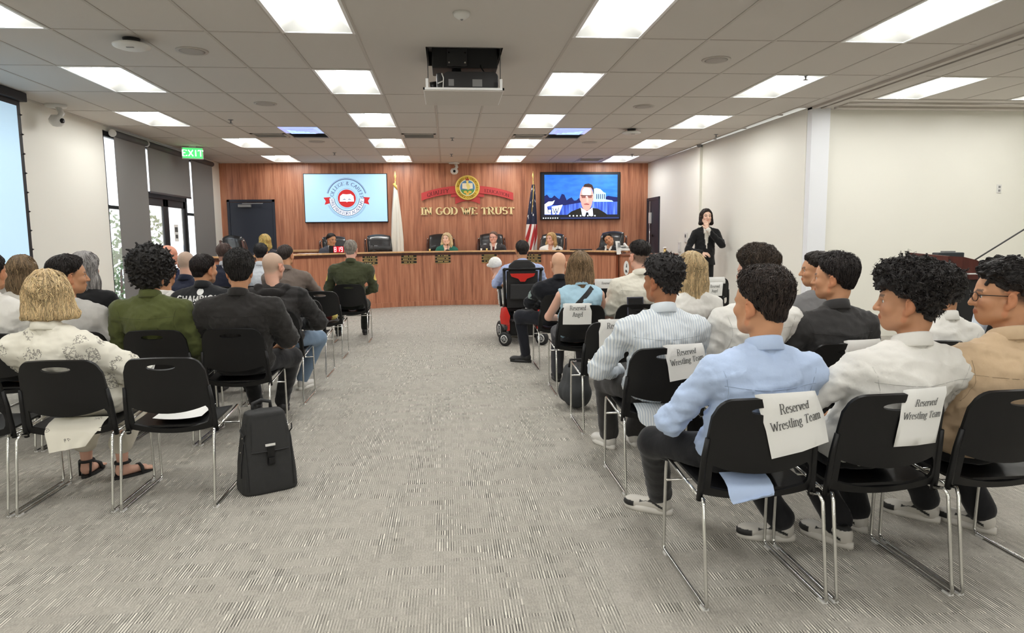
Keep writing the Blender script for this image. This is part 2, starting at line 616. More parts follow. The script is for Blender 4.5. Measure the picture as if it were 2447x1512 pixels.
# conduit and plates on the side wall
o = MB().b2((wallx(12.9) - .05, 12.84, 0), (wallx(12.9) + .01, 12.98, CZ - .05)).obj('trim_2', M_wall, bevel=.008)
tag(struct(o), 'vertical boxed conduit on the side wall')
g = empty('motion_sensor', (wallx(12.9) - .05, 12.88, CZ - .02), 0, 'small grey sensor on top of the boxed conduit', 'sensor')
MB().lathe([(.03, -.03), (.05, 0), (.05, .02)], 16).obj('housing', M_grey, g, True)
for nm, y, z, lab in (('wall_thermostat', 13.6, 1.42, 'white thermostat with dark display on the cream side wall'), ('light_switch', 13.95, 1.22, 'white switch plate below the thermostat on the side wall')):
    x = wallx(y)
    g = empty(nm, (x, y, z), 0, lab, 'wall plate')
    MB().b2((-.02, -.07, -.1), (0, .07, .1)).obj('plate', M_plast, g, bevel=.005)
    MB().b2((-.024, -.03, 0 if y < 13.8 else -.05), (-.018, .03, .06 if y < 13.8 else .05)).obj('display' if y < 13.8 else 'switch', M_ink if y < 13.8 else M_whitem, g)
g = empty('wall_outlet', (7.81, 9.2, 2.07), 0, 'white outlet plate high on the alcove wall', 'outlet')
MB().b2((-.035, -.01, -.06), (.035, 0, .06)).obj('plate', M_plast, g, bevel=.004)
for z in (-.025, .025):
    MB().b2((-.015, -.013, z - .014), (.015, -.008, z + .014)).obj('socket', M_grey, g)
# baseboard
o = MB().b2((wallx(12) - .012, 9.25, 0), (wallx(12) + .03, 15.0, .1)).obj('baseboard_right', M_grey)
struct(o)

# doors -----------------------------------------------------------
dx0, dx1, dz = -4.86, -3.92, 2.31
d = struct(empty('door_1', (dx0, YB, 0)))
tag(d, 'dark navy door with closer in the wood wall')
MB().b2((-.05, -.035, 0), (0, 0, dz + .05)).b2((dx1 - dx0, -.035, 0), (dx1 - dx0 + .05, 0, dz + .05)).b2((-.05, -.035, dz), (dx1 - dx0 + .05, 0, dz + .05)).obj('frame', M_navy, d)
MB().b2((.005, -.02, .13), (dx1 - dx0 - .005, 0, dz - .01)).obj('leaf', M_navy, d, bevel=.003)
MB().b2((.2, -.09, dz - .12), (.48, -.02, dz - .06)).obj('closer_body', M_grey, d, bevel=.006)
MB().b2((.3, -.1, dz - .05), (.75, -.08, dz - .03)).obj('closer_arm', M_grey, d)
MB().tube([(.07, -.08, 1.15), (.18, -.08, 1.15)], .011).tube([(.08, -.02, 1.15), (.08, -.08, 1.15)], .016).obj('handle', M_chrome, d, True)
d = struct(empty('door_2', (wallx(15.7), 15.72, 0), math.atan(.023)))
tag(d, 'navy door with tall chrome exit bar in the side wall')
MB().b2((-.03, -.47, 0), (0, -.42, 2.34)).b2((-.03, .36, 0), (0, .41, 2.34)).b2((-.03, -.47, 2.28), (0, .41, 2.34)).obj('frame', M_navy, d)
MB().b2((-.02, -.42, .02), (0, .36, 2.28)).obj('leaf', M_navy, d)
MB().tube([(-.05, .1, .2), (-.05, .1, 2.26)], .012).obj('vertical_rod', M_chrome, d, True)
MB().b2((-.07, .06, 1.75), (-.02, .14, 2.0)).obj('latch_case', M_plast, d, bevel=.006)
MB().b2((-.08, .05, .95), (-.02, .15, 1.2)).obj('exit_device', M_chrome, d, bevel=.006)
MB().tube([(-.03, -.05, 1.45), (-.09, -.2, 1.5)], .014).obj('lever', M_dgrey, d, True)

# window wall -------------------------------------------------------
M_bronze = mat('dark bronze', (.028, .027, .028), .45, .3)
M_glass = mat('glass', (1, 1, 1), .02, 0, trans=1., alpha=.25)
wn1 = struct(empty('window_1', (XL, 10.92, 0)))
tag(wn1, 'tall window wall in dark bronze frame')
W = OY1 - OY0
for nm, y0, y1, z0, z1 in (('jamb', 0, .07, 0, OZ), ('jamb', W - .07, W, 0, OZ), ('mullion', 1.2, 1.28, 0, OZ), ('mullion', 3.16, 3.24, 0, OZ), ('head', 0, W, OZ - .08, OZ), ('transom', 1.2, 3.24, 2.2, 2.3), ('transom', 0, 1.2, 1.95, 2.0), ('transom', 3.24, W, 1.95, 2.0), ('sill', 0, W, 0, .08)):
    MB().b2((-.1, y0, z0), (-.02, y1, z1)).obj(nm, M_bronze, wn1, bevel=.003)
for y0, y1, z0, z1 in ((.07, 1.2, .08, 1.95), (.07, 1.2, 2., 3.02), (3.24, W - .07, .08, 1.95), (3.24, W - .07, 2., 3.02), (1.28, 3.16, 2.3, 3.02)):
    MB().b2((-.065, y0, z0), (-.058, y1, z1)).obj('pane', M_glass, wn1)
d = struct(empty('door_3', (XL, 12.2, 0)))
tag(d, 'glazed double entrance door in dark bronze frame')
for k, (a, b) in enumerate(((0, .95), (.96, 1.9))):
    lf = MB().b2((-.08, a, 0), (-.035, a + .11, 2.2)).b2((-.08, b - .11, 0), (-.035, b, 2.2)).b2((-.08, a, 2.07), (-.035, b, 2.2)).b2((-.08, a, 0), (-.035, b, .25)).obj('leaf', M_bronze, d, bevel=.003)
    MB().b2((-.06, a + .11, .25), (-.053, b - .11, 2.07)).obj('pane', M_glass, lf)
    MB().tube([(-.02, a + (.84 if k == 0 else .12), .9), (-.02, a + (.84 if k == 0 else .12), 1.35)], .014).obj('handle', M_bronze, lf, True)
n_ = empty('door_notice', (XL - .05, 13.62, 1.6), 0, 'white printed notice taped to the entrance door glass', 'notice')
MB().b2((-.002, -.1, -.16), (0, .1, .16)).obj('sheet', M_paper, n_)
MB().b2((0, -.07, .02), (.001, .07, .11)).b2((0, -.05, -.1), (.001, .06, -.03)).obj('print', M_ink, n_)
# roller shades
for i, (a, b, zb, lab) in enumerate(((11.06, 12.14, .04, 'full length grey roller shade at the window beside the projection screen'), (12.22, 14.09, 2.27, 'short wide grey roller shade above the entrance door'), (14.19, 15.4, .04, 'full length grey roller shade between entrance door and wood wall'))):
    g = empty('roller_shade', (XL + .09, a, 0), 0, lab, 'roller shade', 'grey roller shades on the window wall')
    MB().b2((-.002, .0, zb), (.002, b - a, 3.03)).obj('fabric', M_shade, g)
    MB().tube([(-.0, -.02, 3.065), (0, b - a + .02, 3.065)], .05, 16).obj('roller_tube', mat('shade tube', lin(78, 77, 78), .6), g, True)
    MB().tube([(0, -.035, 3.065), (0, -.02, 3.065)], .056, 16).obj('end_cap', M_plast if i < 2 else M_dgrey, g)
    MB().b2((-.008, 0, zb - .01), (.008, b - a, zb + .02)).obj('hem_bar', M_dgrey, g)
# outdoors: paving, hedge shrubs, building opposite
o = MB().b2((-30, 2, -.2), (-5.2, 30, -.05)).obj('ground', mat('pale paving', lin(225, 222, 215), .8))
tag(struct(o), 'pale paving outside the window')
M_leaf = mat('leaf green', lin(70, 98, 52), .7)
for i, (x, y, h) in enumerate(((-7.2, 16.6, 1.9), (-7.6, 18.2, 2.3), (-8.4, 14.2, 1.2), (-9.4, 20., 2.6), (-6.9, 15.2, 1.3))):
    g = empty('shrub', (x, y, -.05), 0, ('waist high leafy shrub', 'tall leafy shrub', 'low leafy shrub', 'tallest leafy shrub', 'knee high leafy shrub')[i] + ' on the paving outside the entrance door', 'shrub', 'shrubs outside the door')
    mb = MB()
    for k in range(420):
        th, ph, r = rng.uniform(0, 2 * PI), rng.uniform(0, PI), rng.uniform(.5, 1) ** .4
        c = Vector((.55 * r * math.cos(th) * math.sin(ph), .55 * r * math.sin(th) * math.sin(ph), h * .55 + h * .45 * r * math.cos(ph)))
        u = Vector((rng.uniform(-1, 1), rng.uniform(-1, 1), rng.uniform(-1, 1))).normalized() * .07
        v = u.orthogonal().normalized() * .035
        mb.add([c - u, c + v, c + u, c - v], [(0, 1, 2, 3)])
    mb.obj('foliage', M_leaf, g)
    MB().tube([(0, 0, 0), (.03, .02, h * .7)], [.04, .02]).obj('stem', M_wooddark, g)
o = MB().b2((-22, 9, 0), (-21, 32, 3.2)).obj('building_front', mat('pale stucco', lin(214, 204, 186), .9))
tag(o, 'pale stucco building across the paving', 'building')
g = MB()
g2 = empty('parked_car', (-13.5, 20.5, -.05), .4, 'dark blue car parked outside beyond the entrance door', 'car')
MB().prism([(-2.1, .3), (2.1, .3), (2.15, .75), (1.3, .9), (.7, 1.38), (-1.1, 1.4), (-1.9, .92), (-2.15, .8)], -.85, .85).obj('body', mat('car paint', lin(60, 74, 96), .25, coat=.5), g2, bevel=.05, smooth=.6)
for x in (-1.3, 1.3):
    for y in (-.85, .85):
        MB().lathe([(.1, -.1), (.32, -.1), (.33, 0), (.32, .1), (.1, .1)], 20, (x, y, .32), axis='y').obj('wheel', M_blk2, g2, True)

# ceiling -----------------------------------------------------------
ceil = struct(MB().b2((-5.3, -8.4, CZ + .14), (9.2, 16.4, CZ + .24)).obj('ceiling', M_tile))
tag(ceil, 'suspended ceiling of grey-white tiles')
lights, vents = [], []
for k in range(-5, 5):  # rearmost light rows are out of view, added to brighten the near backs
    for c in (0, 4):
        lights.append((c, 2 * k))
    lights.append((8, 2 * k))
    lights.append(((-5 if k == 2 else -4), 2 * k))
skip = {(c, r) for c, r in lights}
vent_cells = [(-2, 5, 0), (5, 5, 0)]
for c, r, _ in vent_cells:
    skip.add((c, r))
tile_me = MB().b2((-GU / 2 + .012, -GT / 2 + .012, 0), (GU / 2 - .012, GT / 2 - .012, .02)).mesh('ceiling_tile', bevel=.006)
tile_me.materials.append(M_tile)


def cellx(c):
    return GX0 + GU * c


NR0 = -2
for r in range(NR0, 10):
    y0 = GY0 + GT * r
    if y0 > YB:
        break
    for c in range(-6, 10):
        if (c, r) in skip or (1 <= c <= 3 and r < 3):
            continue
        y1 = min(y0 + GT, YB - .01)
        tl = link('ceiling_tile', tile_me, None, ceil, (cellx(c) + GU / 2, (y0 + y1) / 2, CZ))
        if y1 - y0 < GT - .01:
            tl.scale.y = (y1 - y0) / GT
ALX = 5.30
for r in range(-1, 3):
    for c in range(0, 6):
        if (r == 2 and c in (0, 3)) or (r == 0 and c in (0, 3)):
            continue
        link('ceiling_tile', tile_me, None, ceil, (ALX + .14 + GU * (c + .5), GY0 + GT * (r + .5), CZ))
for c in range(-6, 11):
    x = cellx(c)
    y0 = 8.535 if c in (2, 3) else -2.2
    MB().b2((x - .012, y0, CZ - .004), (x + .012, YB - .01, CZ + .012)).obj('grid_runner', M_tee, ceil)
for r in range(NR0, 11):
    y = GY0 + GT * r
    if y < YB:
        if r < 3:
            for a, b in ((XL, cellx(1)), (cellx(4), 4.85)):
                MB().b2((a, y - .012, CZ - .003), (b, y + .012, CZ + .012)).obj('cross_tee', M_tee, ceil)
        else:
            MB().b2((XL, y - .012, CZ - .003), (min(4.85, wallx(y) - .01), y + .012, CZ + .012)).obj('cross_tee', M_tee, ceil)
for c in range(0, 7):
    x = ALX + .14 + GU * c
    MB().b2((x - .012, -8.2, CZ - .004), (x + .012, 8.55, CZ + .012)).obj('grid_runner', M_tee, ceil)
for r in range(-2, 4):
    y = GY0 + GT * r
    MB().b2((5.2, y - .012, CZ - .003), (9.05, y + .012, CZ + .012)).obj('cross_tee', M_tee, ceil)
# drywall field around the projector, with the hatch
hx0, hx1, hy0, hy1 = -.15, .53, 6.47, 7.15
sx0, sx1, sy1 = cellx(1) + .012, cellx(4) - .012, 8.52
MB().b2((sx0, -8.2, CZ), (sx1, hy0, CZ + .03)).b2((sx0, hy1, CZ), (sx1, sy1, CZ + .03)).b2((sx0, hy0, CZ), (hx0, hy1, CZ + .03)).b2((hx1, hy0, CZ), (sx1, hy1, CZ + .03)).obj('drywall_panel', M_dry, ceil)
# margins
MB().b2((XL, -8.2, CZ), (cellx(-6) - .012, YB - .01, CZ + .02)).b2((cellx(10) + .012, -8.2, CZ), (4.93, 9.2, CZ + .02)).b2((cellx(10) + .012, 9.2, CZ), (4.75, YB - .01, CZ + .02)).b2((5.2, 8.55, CZ - .01), (9.05, 9.2, CZ + .02)).b2((8.9, -8.2, CZ), (9.05, 9.2, CZ + .02)).b2((5.2, -8.2, CZ), (5.42, 8.55, CZ + .02)).b2((5.42, -8.2, CZ), (8.9, GY0 - GT, CZ + .02)).obj('border_panel', M_dry, ceil)
rp = MB()
for r in range(-11, NR0):
    y0, y1 = max(-8.2, GY0 + GT * r), GY0 + GT * (r + 1)
    for a, b in (((-6, 1), (4, 10)) if r % 2 or r < -10 else ((-6, -4), (-3, 0), (5, 8), (9, 10))):
        rp.b2((cellx(a), y0, CZ), (cellx(b), y1, CZ + .02))
rp.obj('rear_ceiling_panel', M_dry, ceil)
# partition track
tr = struct(empty('trim_3', (4.93, -8.2, CZ)))
tag(tr, 'metal ceiling track for the folding partition')
MB().b2((0, 0, -.03), (.07, 17.4, .02)).b2((.12, 0, -.03), (.18, 17.4, .02)).b2((.2, 0, -.02), (.27, 17.4, .02)).obj('track_rail', M_tee, tr)
MB().b2((.07, 0, -.005), (.12, 17.4, .02)).b2((.18, 0, -.004), (.2, 17.4, .02)).obj('track_slot', M_dgrey, tr)
tr = struct(empty('trim_4', (5.2, 8.6, CZ)))
tag(tr, 'stepped ceiling trim along the alcove wall')
MB().b2((0, .1, -.035), (3.85, .22, 0)).b2((0, .3, -.05), (3.85, .42, 0)).obj('trim_board', M_tee, tr)
MB().b2((0, .45, -.02), (3.85, .6, 0)).obj('trim_board', M_dry, tr)

# light fixtures ------------------------------------------------------
def make_fixture():
    g = empty('ceiling_light')
    hx, hy = .275, .575
    MB().b2((-.3, -.6, -.006), (-hx, .6, .01)).b2((hx, -.6, -.006), (.3, .6, .01)).b2((-hx, -.6, -.006), (hx, -hy, .01)).b2((-hx, hy, -.006), (hx, .6, .01)).obj('frame', M_whitem, g)

    def refl(u, v):
        x, y = (u * 2 - 1) * hx, (v * 2 - 1) * hy
        a = min(1, (hx - abs(x)) / .17)
        b = min(1, (hy - abs(y)) / .16)
        z = .1 * min(math.sin(a * PI / 2), math.sin(b * PI / 2))
        return (x, y, z)
    MB().grid(refl, 14, 18).obj('reflector', M_refl, g, .7)

    def dif(u, v):
        a = u * PI
        s_ = (v * 2 - 1)
        e = math.sqrt(max(0, 1 - max(0, (abs(s_) - .82) / .18) ** 2))
        return (-.115 * math.cos(a) * (.35 + .65 * e), s_ * .47, .1 - .088 * math.sin(a) * e)
    MB().grid(dif, 7, 8).obj('diffuser', M_lamp, g, True, fix=True)
    return g


fx0 = make_fixture()
ORD = 'first second third fourth fifth sixth seventh eighth ninth tenth'.split()
first = True
for c, r in lights + [('a', 0), ('a', 2), ('b', 2), ('b', 0)]:
    f_ = fx0 if first else copy_tree(fx0)
    first = False
    if c in ('a', 'b'):
        x = ALX + .14 + GU * (.5 if c == 'a' else 3.5)
        lab, grp = 'recessed alcove ceiling light ' + {('a', 2): 'beside the partition track, by the alcove wall', ('a', 0): 'beside the partition track, away from the alcove wall', ('b', 2): 'well past the partition track, by the alcove wall', ('b', 0): 'well past the partition track, away from the alcove wall'}[(c, r)], 'alcove ceiling lights'
    else:
        x = cellx(c) + GU / 2
        n_ = ORD[4 - r // 2]
        lab, grp = {0: (n_ + ' recessed ceiling light from the wood wall in the row passing the projector, window side', 'ceiling lights beside the projector, window side'), 4: (n_ + ' recessed ceiling light from the wood wall in the row passing the projector, alcove side', 'ceiling lights beside the projector, alcove side'), 8: (n_ + ' recessed ceiling light from the wood wall in the row along the partition track', 'ceiling lights along the partition track')}.get(c, (n_ + ' recessed ceiling light from the wood wall in the row along the window wall', 'ceiling lights along the window wall'))
    f_.location = (x, GY0 + GT * (r + .5), CZ)
    tag(f_, lab, 'ceiling light', grp)
# air vents
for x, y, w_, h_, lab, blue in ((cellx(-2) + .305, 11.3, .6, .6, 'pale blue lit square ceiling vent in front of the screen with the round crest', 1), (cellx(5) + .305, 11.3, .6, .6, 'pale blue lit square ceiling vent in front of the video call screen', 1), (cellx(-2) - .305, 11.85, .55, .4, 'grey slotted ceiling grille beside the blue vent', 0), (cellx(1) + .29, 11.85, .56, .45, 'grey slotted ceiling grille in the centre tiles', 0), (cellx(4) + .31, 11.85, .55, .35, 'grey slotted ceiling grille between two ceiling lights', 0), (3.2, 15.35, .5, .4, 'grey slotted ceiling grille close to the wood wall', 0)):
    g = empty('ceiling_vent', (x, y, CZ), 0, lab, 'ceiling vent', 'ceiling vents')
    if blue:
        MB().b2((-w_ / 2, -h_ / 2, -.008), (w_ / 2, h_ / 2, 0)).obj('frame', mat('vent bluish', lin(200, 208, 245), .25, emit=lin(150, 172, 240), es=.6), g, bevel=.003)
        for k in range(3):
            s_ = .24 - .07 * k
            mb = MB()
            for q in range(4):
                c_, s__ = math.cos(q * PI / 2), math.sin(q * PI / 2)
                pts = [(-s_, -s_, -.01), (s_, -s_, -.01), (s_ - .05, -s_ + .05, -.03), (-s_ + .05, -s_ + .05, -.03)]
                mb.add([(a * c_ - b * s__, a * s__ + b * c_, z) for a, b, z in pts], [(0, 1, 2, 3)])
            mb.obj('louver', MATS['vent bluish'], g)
    else:
        MB().b2((-w_ / 2, -h_ / 2, -.008), (w_ / 2, h_ / 2, -.004)).obj('backing', M_dgrey, g)
        MB().b2((-w_ / 2, -h_ / 2, -.012), (w_ / 2, -h_ / 2 + .04, 0)).b2((-w_ / 2, h_ / 2 - .04, -.012), (w_ / 2, h_ / 2, 0)).b2((-w_ / 2, -h_ / 2, -.012), (-w_ / 2 + .04, h_ / 2, 0)).b2((w_ / 2 - .04, -h_ / 2, -.012), (w_ / 2, h_ / 2, 0)).obj('frame', M_tee, g)
        for k in range(8):
            y_ = -h_ / 2 + .05 + (h_ - .1) * k / 7
            MB().box((0, y_, -.012), (w_ - .08, .012, .003), 0, 0, .5).obj('slat', M_tee, g)
# speakers, access points, smoke detector, sprinklers
for (x, y), w9 in zip(((-2.27, 6.7), (-2.25, 9.16), (2.66, 6.75), (2.63, 9.16), (-2.25, 12.6), (2.62, 12.6)), ('window side, beside the hanging access point', 'window side, halfway to the crest screen', 'alcove side, across from the projector', 'alcove side, halfway to the video call screen', 'window side, just before the crest screen', 'alcove side, just before the video call screen')):
    g = empty('ceiling_speaker', (x, y, CZ), 0, 'round ceiling speaker flush in a tile, ' + w9, 'speaker', 'round ceiling speakers')
    MB().lathe([(.11, -.008), (.135, -.01), (.14, 0)], 32).obj('rim', M_tee, g, True)
    MB().lathe([(.0, -.011), (.09, -.0105), (.112, -.008)], 32).obj('grille', mat('grille', lin(188, 182, 176), .8, bump=(900, .5, (1, 1, 1))), g, True)
for x, y, lab in ((-2.64, 6.34, 'white wireless access point hanging from a ceiling tile on the window side'), (2.98, 11.06, 'white wireless access point on the ceiling near the video call screen')):
    g = empty('access_point', (x, y, CZ), 0, lab, 'access point', 'wireless access points')
    MB().lathe([(.06, -.045), (.07, 0)], 20).obj('mount', M_dgrey, g, True)
    MB().lathe([(.0, -.085), (.1, -.085), (.145, -.07), (.15, -.055), (.13, -.045), (.0, -.045)], 36).obj('disc', M_plast, g, True)
    MB().b2((-.02, -.07, -.089), (.04, -.05, -.084)).obj('badge', M_grey, g)
g = empty('smoke_detector', (.144, 5.49, CZ), 0, 'white dome smoke detector on the ceiling before the projector', 'smoke detector')
MB().lathe([(.012, -.05), (.035, -.045), (.06, -.025), (.066, 0)], 28).obj('dome', M_plast, g, True)
MB().lathe([(.006, -.058), (.014, -.048)], 12).obj('sensor', M_grey, g)
for x, y, lab in ((3.9, 7.35, 'fire sprinkler head beside the partition track'), (-3.05, 10.4, 'fire sprinkler head before the slotted grille, window side'), (.12, 12.1, 'fire sprinkler head beside the slotted grille in the centre tiles'), (-3.9, 6.6, 'fire sprinkler head by the projection screen'), (4.6, 11.6, 'fire sprinkler head above the interpreter'), (-2.2, 14.2, 'fire sprinkler head before the crest screen'), (.12, 14.4, 'fire sprinkler head before the gold crest'), (3.9, 14.4, 'fire sprinkler head before the video call screen')):
    g = empty('sprinkler', (x, y, CZ), 0, lab, 'sprinkler', 'fire sprinklers')
    MB().lathe([(.004, -.05), (.03, -.048), (.008, -.04), (.012, -.01), (.04, 0)], 14).obj('head', M_grey, g, True)
# exit sign
g = empty('exit_sign', (-4.6, 13.28, CZ), .35, 'green lit exit sign hanging by the roller shades', 'exit sign')
MB().b2((-.18, -.03, -.23), (.18, .03, -.02)).obj('case', M_plast, g, bevel=.006)
MB().b2((-.165, -.033, -.215), (.165, -.029, -.035)).obj('face', mat('exit green', lin(96, 196, 112), .4, emit=lin(70, 214, 110), es=.9), g)
text_mb('EXIT', .11, lambda u, v, w_: (u, -.0345 - w_, -.18 + v), .17, .15, 0, .06).obj('lettering', mat('exit letters', (.9, 1, .9), .4, emit=(.8, 1, .85), es=1.3), g)
MB().b2((-.06, -.02, -.02), (.06, .02, 0)).obj('mount', M_plast, g)
# wall cameras
for nm, loc, rz, lab in (('security_camera', (.19, 16.0, CZ), 0, 'white security camera above the crest on the wood wall'), ('security_camera', (-4.86, 9.35, CZ), 1.2, 'white security camera over the cream wall beside the projection screen')):
    g = empty(nm, loc, rz, lab, 'camera', 'security cameras')
    MB().lathe([(.12, -.03), (.125, 0)], 24).obj('base', M_plast, g, True)
    MB().tube([(.03, 0, -.02), (.06, -.02, -.1), (.0, -.03, -.17)], .035, 12).obj('arm', M_plast, g, True)
    MB().lathe([(.0, -.27), (.05, -.26), (.085, -.22), (.09, -.18), (.06, -.13), (0, -.12)], 24).obj('head', M_plast, g, True)
    MB().lathe([(.0, -.012), (.03, -.01), (.03, .01)], 16, (0, -.085, -.2), axis='y').obj('lens', M_black, g, True)

# projection screen -----------------------------------------------------
g = empty('projection_screen', (-4.86, 6.4, 0), 0, 'glowing pale blue projection screen with black border', 'screen')
MB().b2((-.012, 0, 1.0), (0, 2.2, 3.08)).obj('black_border', M_blk2, g)
m_scr = mat('screen blue', lin(180, 210, 230), .8, emit=lin(182, 212, 234), es=.4)
MB().b2((0, .07, 1.07), (.003, 2.13, 3.0)).obj('fabric', m_scr, g)
MB().b2((-.05, -.05, 3.06), (.06, 2.25, 3.16)).obj('housing', M_blk2, g, bevel=.01)
MB().tube([(-.005, 0, 1.0), (-.005, 2.2, 1.0)], .018).obj('weight_bar', M_blk2, g, True)
for k in range(9):
    MB().lathe([(.0, -.012), (.02, 0), (0, .012)], 10, (0, 2.2, 1.15 + .22 * k)).obj('tension_tab', M_blk2, g)
# ------------------------------------------------------------------ stacking chair (origin: floor between the rear feet, faces +y)
def make_chair():
    g = empty('stacking_chair')
    # backrest panel: outline in (x, s) with s = height
    top, wt, wb = .835, .205, .235

    def half(z):
        return wb + (wt - wb) * max(0, (z - .5) / .33)
    out = []
    for k in range(13):            # bottom edge, sagging
        x = -wb + 2 * wb * k / 12
        out.append((x, .393 + .037 * (x / wb) ** 2))
    for k in range(1, 9):
        z = .43 + (top - .08 - .43) * k / 8
        out.append((half(z), z))
    for k in range(1, 7):
        a = PI / 2 * k / 6
        out.append((wt - .07 + .07 * math.cos(a), top - .08 + .075 * math.sin(a)))
    for k in range(1, 5):
        out.append((wt - .07 - (2 * wt - .14) * k / 5, top - .005 + .006 * math.sin(PI * k / 5)))
    for k in range(0, 6):
        a = PI / 2 + PI / 2 * k / 6
        out.append((-wt + .07 + .07 * math.cos(a), top - .08 + .075 * math.sin(a)))
    for k in range(8, 0, -1):
        z = .43 + (top - .08 - .43) * k / 8
        out.append((-half(z), z))
    slot = ellipse(0, .785, .075, .017, 20)
    # opening between back panel and seat
    op = []
    for k in range(13):
        x = -.195 + .39 * k / 12
        op.append((x, .423 + .034 * (x / .195) ** 2))
    for k in range(5):
        a = -PI / 2 + PI * k / 4
        op.append((.195 + .014 * math.cos(a), .506 + .046 * math.sin(a)))
    for k in range(13):
        x = .195 - .39 * k / 12
        op.append((x, .518 + .036 * (x / .195) ** 2))

    def fn(x, z):
        q = (z - .43)
        y = .125 - .02 * q - .30 * q * q - .05 * (1 - (x / .235) ** 2) * min(1, max(0, (z - .4) / .2))
        if z < .47:
            y += (0.47 - z) * .35
        p = Vector((x, y, z))
        n = Vector((.43 * x * -.5, -1, -.35)).normalized()
        return p, n
    sheet(out, [slot, op], .04, fn, .014).obj('backrest', M_black, g, .8)
    so = rrect(-.22, .132, .22, .52, .055)

    def fs(x, y):
        z = .462 - .022 * math.cos(min(1, abs(x) / .22) * PI / 2) * (1 if y < .4 else 1) - .02 * (1 - (y - .09) / .43) + .0
        if y > .45:
            z -= (y - .45) ** 2 * 3.5
        return Vector((x, y, z)), Vector((0, 0, 1))
    sheet(so, [], .055, fs, .012).obj('seat', M_black, g, .8)
    for s_ in (-1, 1):
        x = .243 * s_
        pth = [(x * .93, .12, .415), (x * .98, .08, .425), (x, .06, .40), (x, .035, .22), (x, .012, .05), (x, .004, .025), (x, .012, .011), (x, .03, .009), (x, .27, .009), (x, .51, .009), (x, .532, .012), (x, .54, .03), (x, .535, .2), (x, .525, .40), (x, .515, .448), (x, .49, .458), (x * .98, .3, .432), (x * .95, .13, .41)]
        MB().tube(pth, .0075, 8).obj('side_frame', M_chrome, g, True)
        MB().tube([(x * .96, .135, .40), (x * .955, .125, .46), (x * .935, .108, .58), (x * .905, .092, .665)], [.013, .014, .013, .011], 8).obj('back_post', M_black, g, True)
        for y in (.03, .5):
            MB().b2((x - .011, y - .02, 0), (x + .011, y + .02, .008)).obj('glide', M_plast, g)
    MB().tube([(-.243, .52, .345), (.243, .52, .345)], .006, 8).obj('cross_bar', M_chrome, g, True)
    MB().tube([(-.24, .2, .41), (.24, .2, .41)], .006, 8).obj('cross_bar', M_chrome, g, True)
    return g


CHAIR0 = make_chair()
_cfirst = [True]


def chair(x, y, label, rz=0., group='black stacking chairs'):
    g = CHAIR0 if _cfirst[0] else copy_tree(CHAIR0)
    _cfirst[0] = False
    g.location = (x, y, 0)
    g.rotation_euler = (0, 0, rz)
    return tag(g, label, 'chair', group)


CW = .53
RX = lambda k: .95 + CW * (k + .5)          # chair centre on the lectern side
LX = lambda k: -1.27 - CW * (k + .5)
RR = {1: 2.43, 2: 3.64, 3: 4.85, 4: 6.09, 5: 7.3, 6: 8.5, 7: 9.6}
LR = {1: 3.73, 2: 4.92, 3: 6.07, 4: 7.22, 5: 8.34, 6: 9.58}


# draped reserved sign: sheet over the top of a chair back
def sign(x, y, u0, u1, drop, label, lines, skew=0., fold=.035, rz=0., size=.036, xs=.66, tilt=0.):
    g = empty('reserved_sign', (x, y, 0), rz, label, 'paper sign', 'reserved signs on chair backs')
    top = .846

    def back(u, v):            # v: distance below the chair top, on the rear face
        z = top - v
        q = z - .43
        yb = .125 - .02 * q - .30 * q * q - .05 * (1 - (u / .235) ** 2) - .012
        return yb

    def fn(u, v):
        if v > 0:
            v = v + tilt * ((u0 + u1) / 2 - u) * min(1, v / .08)
        xx = u + skew * v
        if v < 0:
            a = min(-v / .012, PI)
            yb = back(u, 0)
            r = .012
            yy = yb + r - r * math.cos(a)
            zz = top + r * math.sin(a) * .7
            if -v > .012 * PI:
                zz = top - (-v - .012 * PI)
            return Vector((xx, yy, zz)), Vector((0, -1, 0))
        return Vector((xx, back(u, v) - .002 - .03 * max(0, v - .1) * abs(u - u0) / (u1 - u0), top - v)), Vector((0, -1, 0))
    sheet([(u0, -fold), (u1, -fold), (u1, drop * .5), (u1, drop), ((u0 + u1) / 2, drop), (u0, drop), (u0, drop * .5)], [], .035, fn, .0008).obj('sheet', M_paper, g, .8)
    um = (u0 + u1) / 2
    for i, (tx, vv) in enumerate(lines):
        text_mb(tx, size, lambda u, v, w_: (lambda P: P + Vector((0, -.003, 0)))(fn(um + u * xs, vv - v)[0]), .15, .055, .09, .01).obj('lettering', M_ink, g)
    return g


# ------------------------------------------------------------------ dais
DC, DR = (.1, 11.62), 3.42
path = [(-4.3, 12.12), (-3.9, 12.3), (-3.45, 12.62)]
for k in range(25):
    a = math.radians(156 - (156 - 24) * k / 24)
    path.append((DC[0] + DR * math.cos(a), DC[1] + DR * math.sin(a)))


def offs(p, d_):
    o_ = []
    for i, q in enumerate(p):
        a, b = Vector(p[max(i - 1, 0)]), Vector(p[min(i + 1, len(p) - 1)])
        t_ = (b - a).normalized()
        o_.append((q[0] - t_.y * d_, q[1] + t_.x * d_))
    return o_


def band(mb, pa, pb, z0, z1):
    n = len(pa)
    vs = [(x, y, z) for z in (z0, z1) for pp in (pa, pb) for x, y in pp]
    fs = []
    for i in range(n - 1):
        for a, b in ((0, n), (n, 3 * n), (3 * n, 2 * n), (2 * n, 0)):
            fs.append((a + i, a + i + 1, b + i + 1, b + i))
    fs += [(0, n, 3 * n, 2 * n), (n - 1, 2 * n - 1, 4 * n - 1, 3 * n - 1)]
    return mb.add(vs, fs)


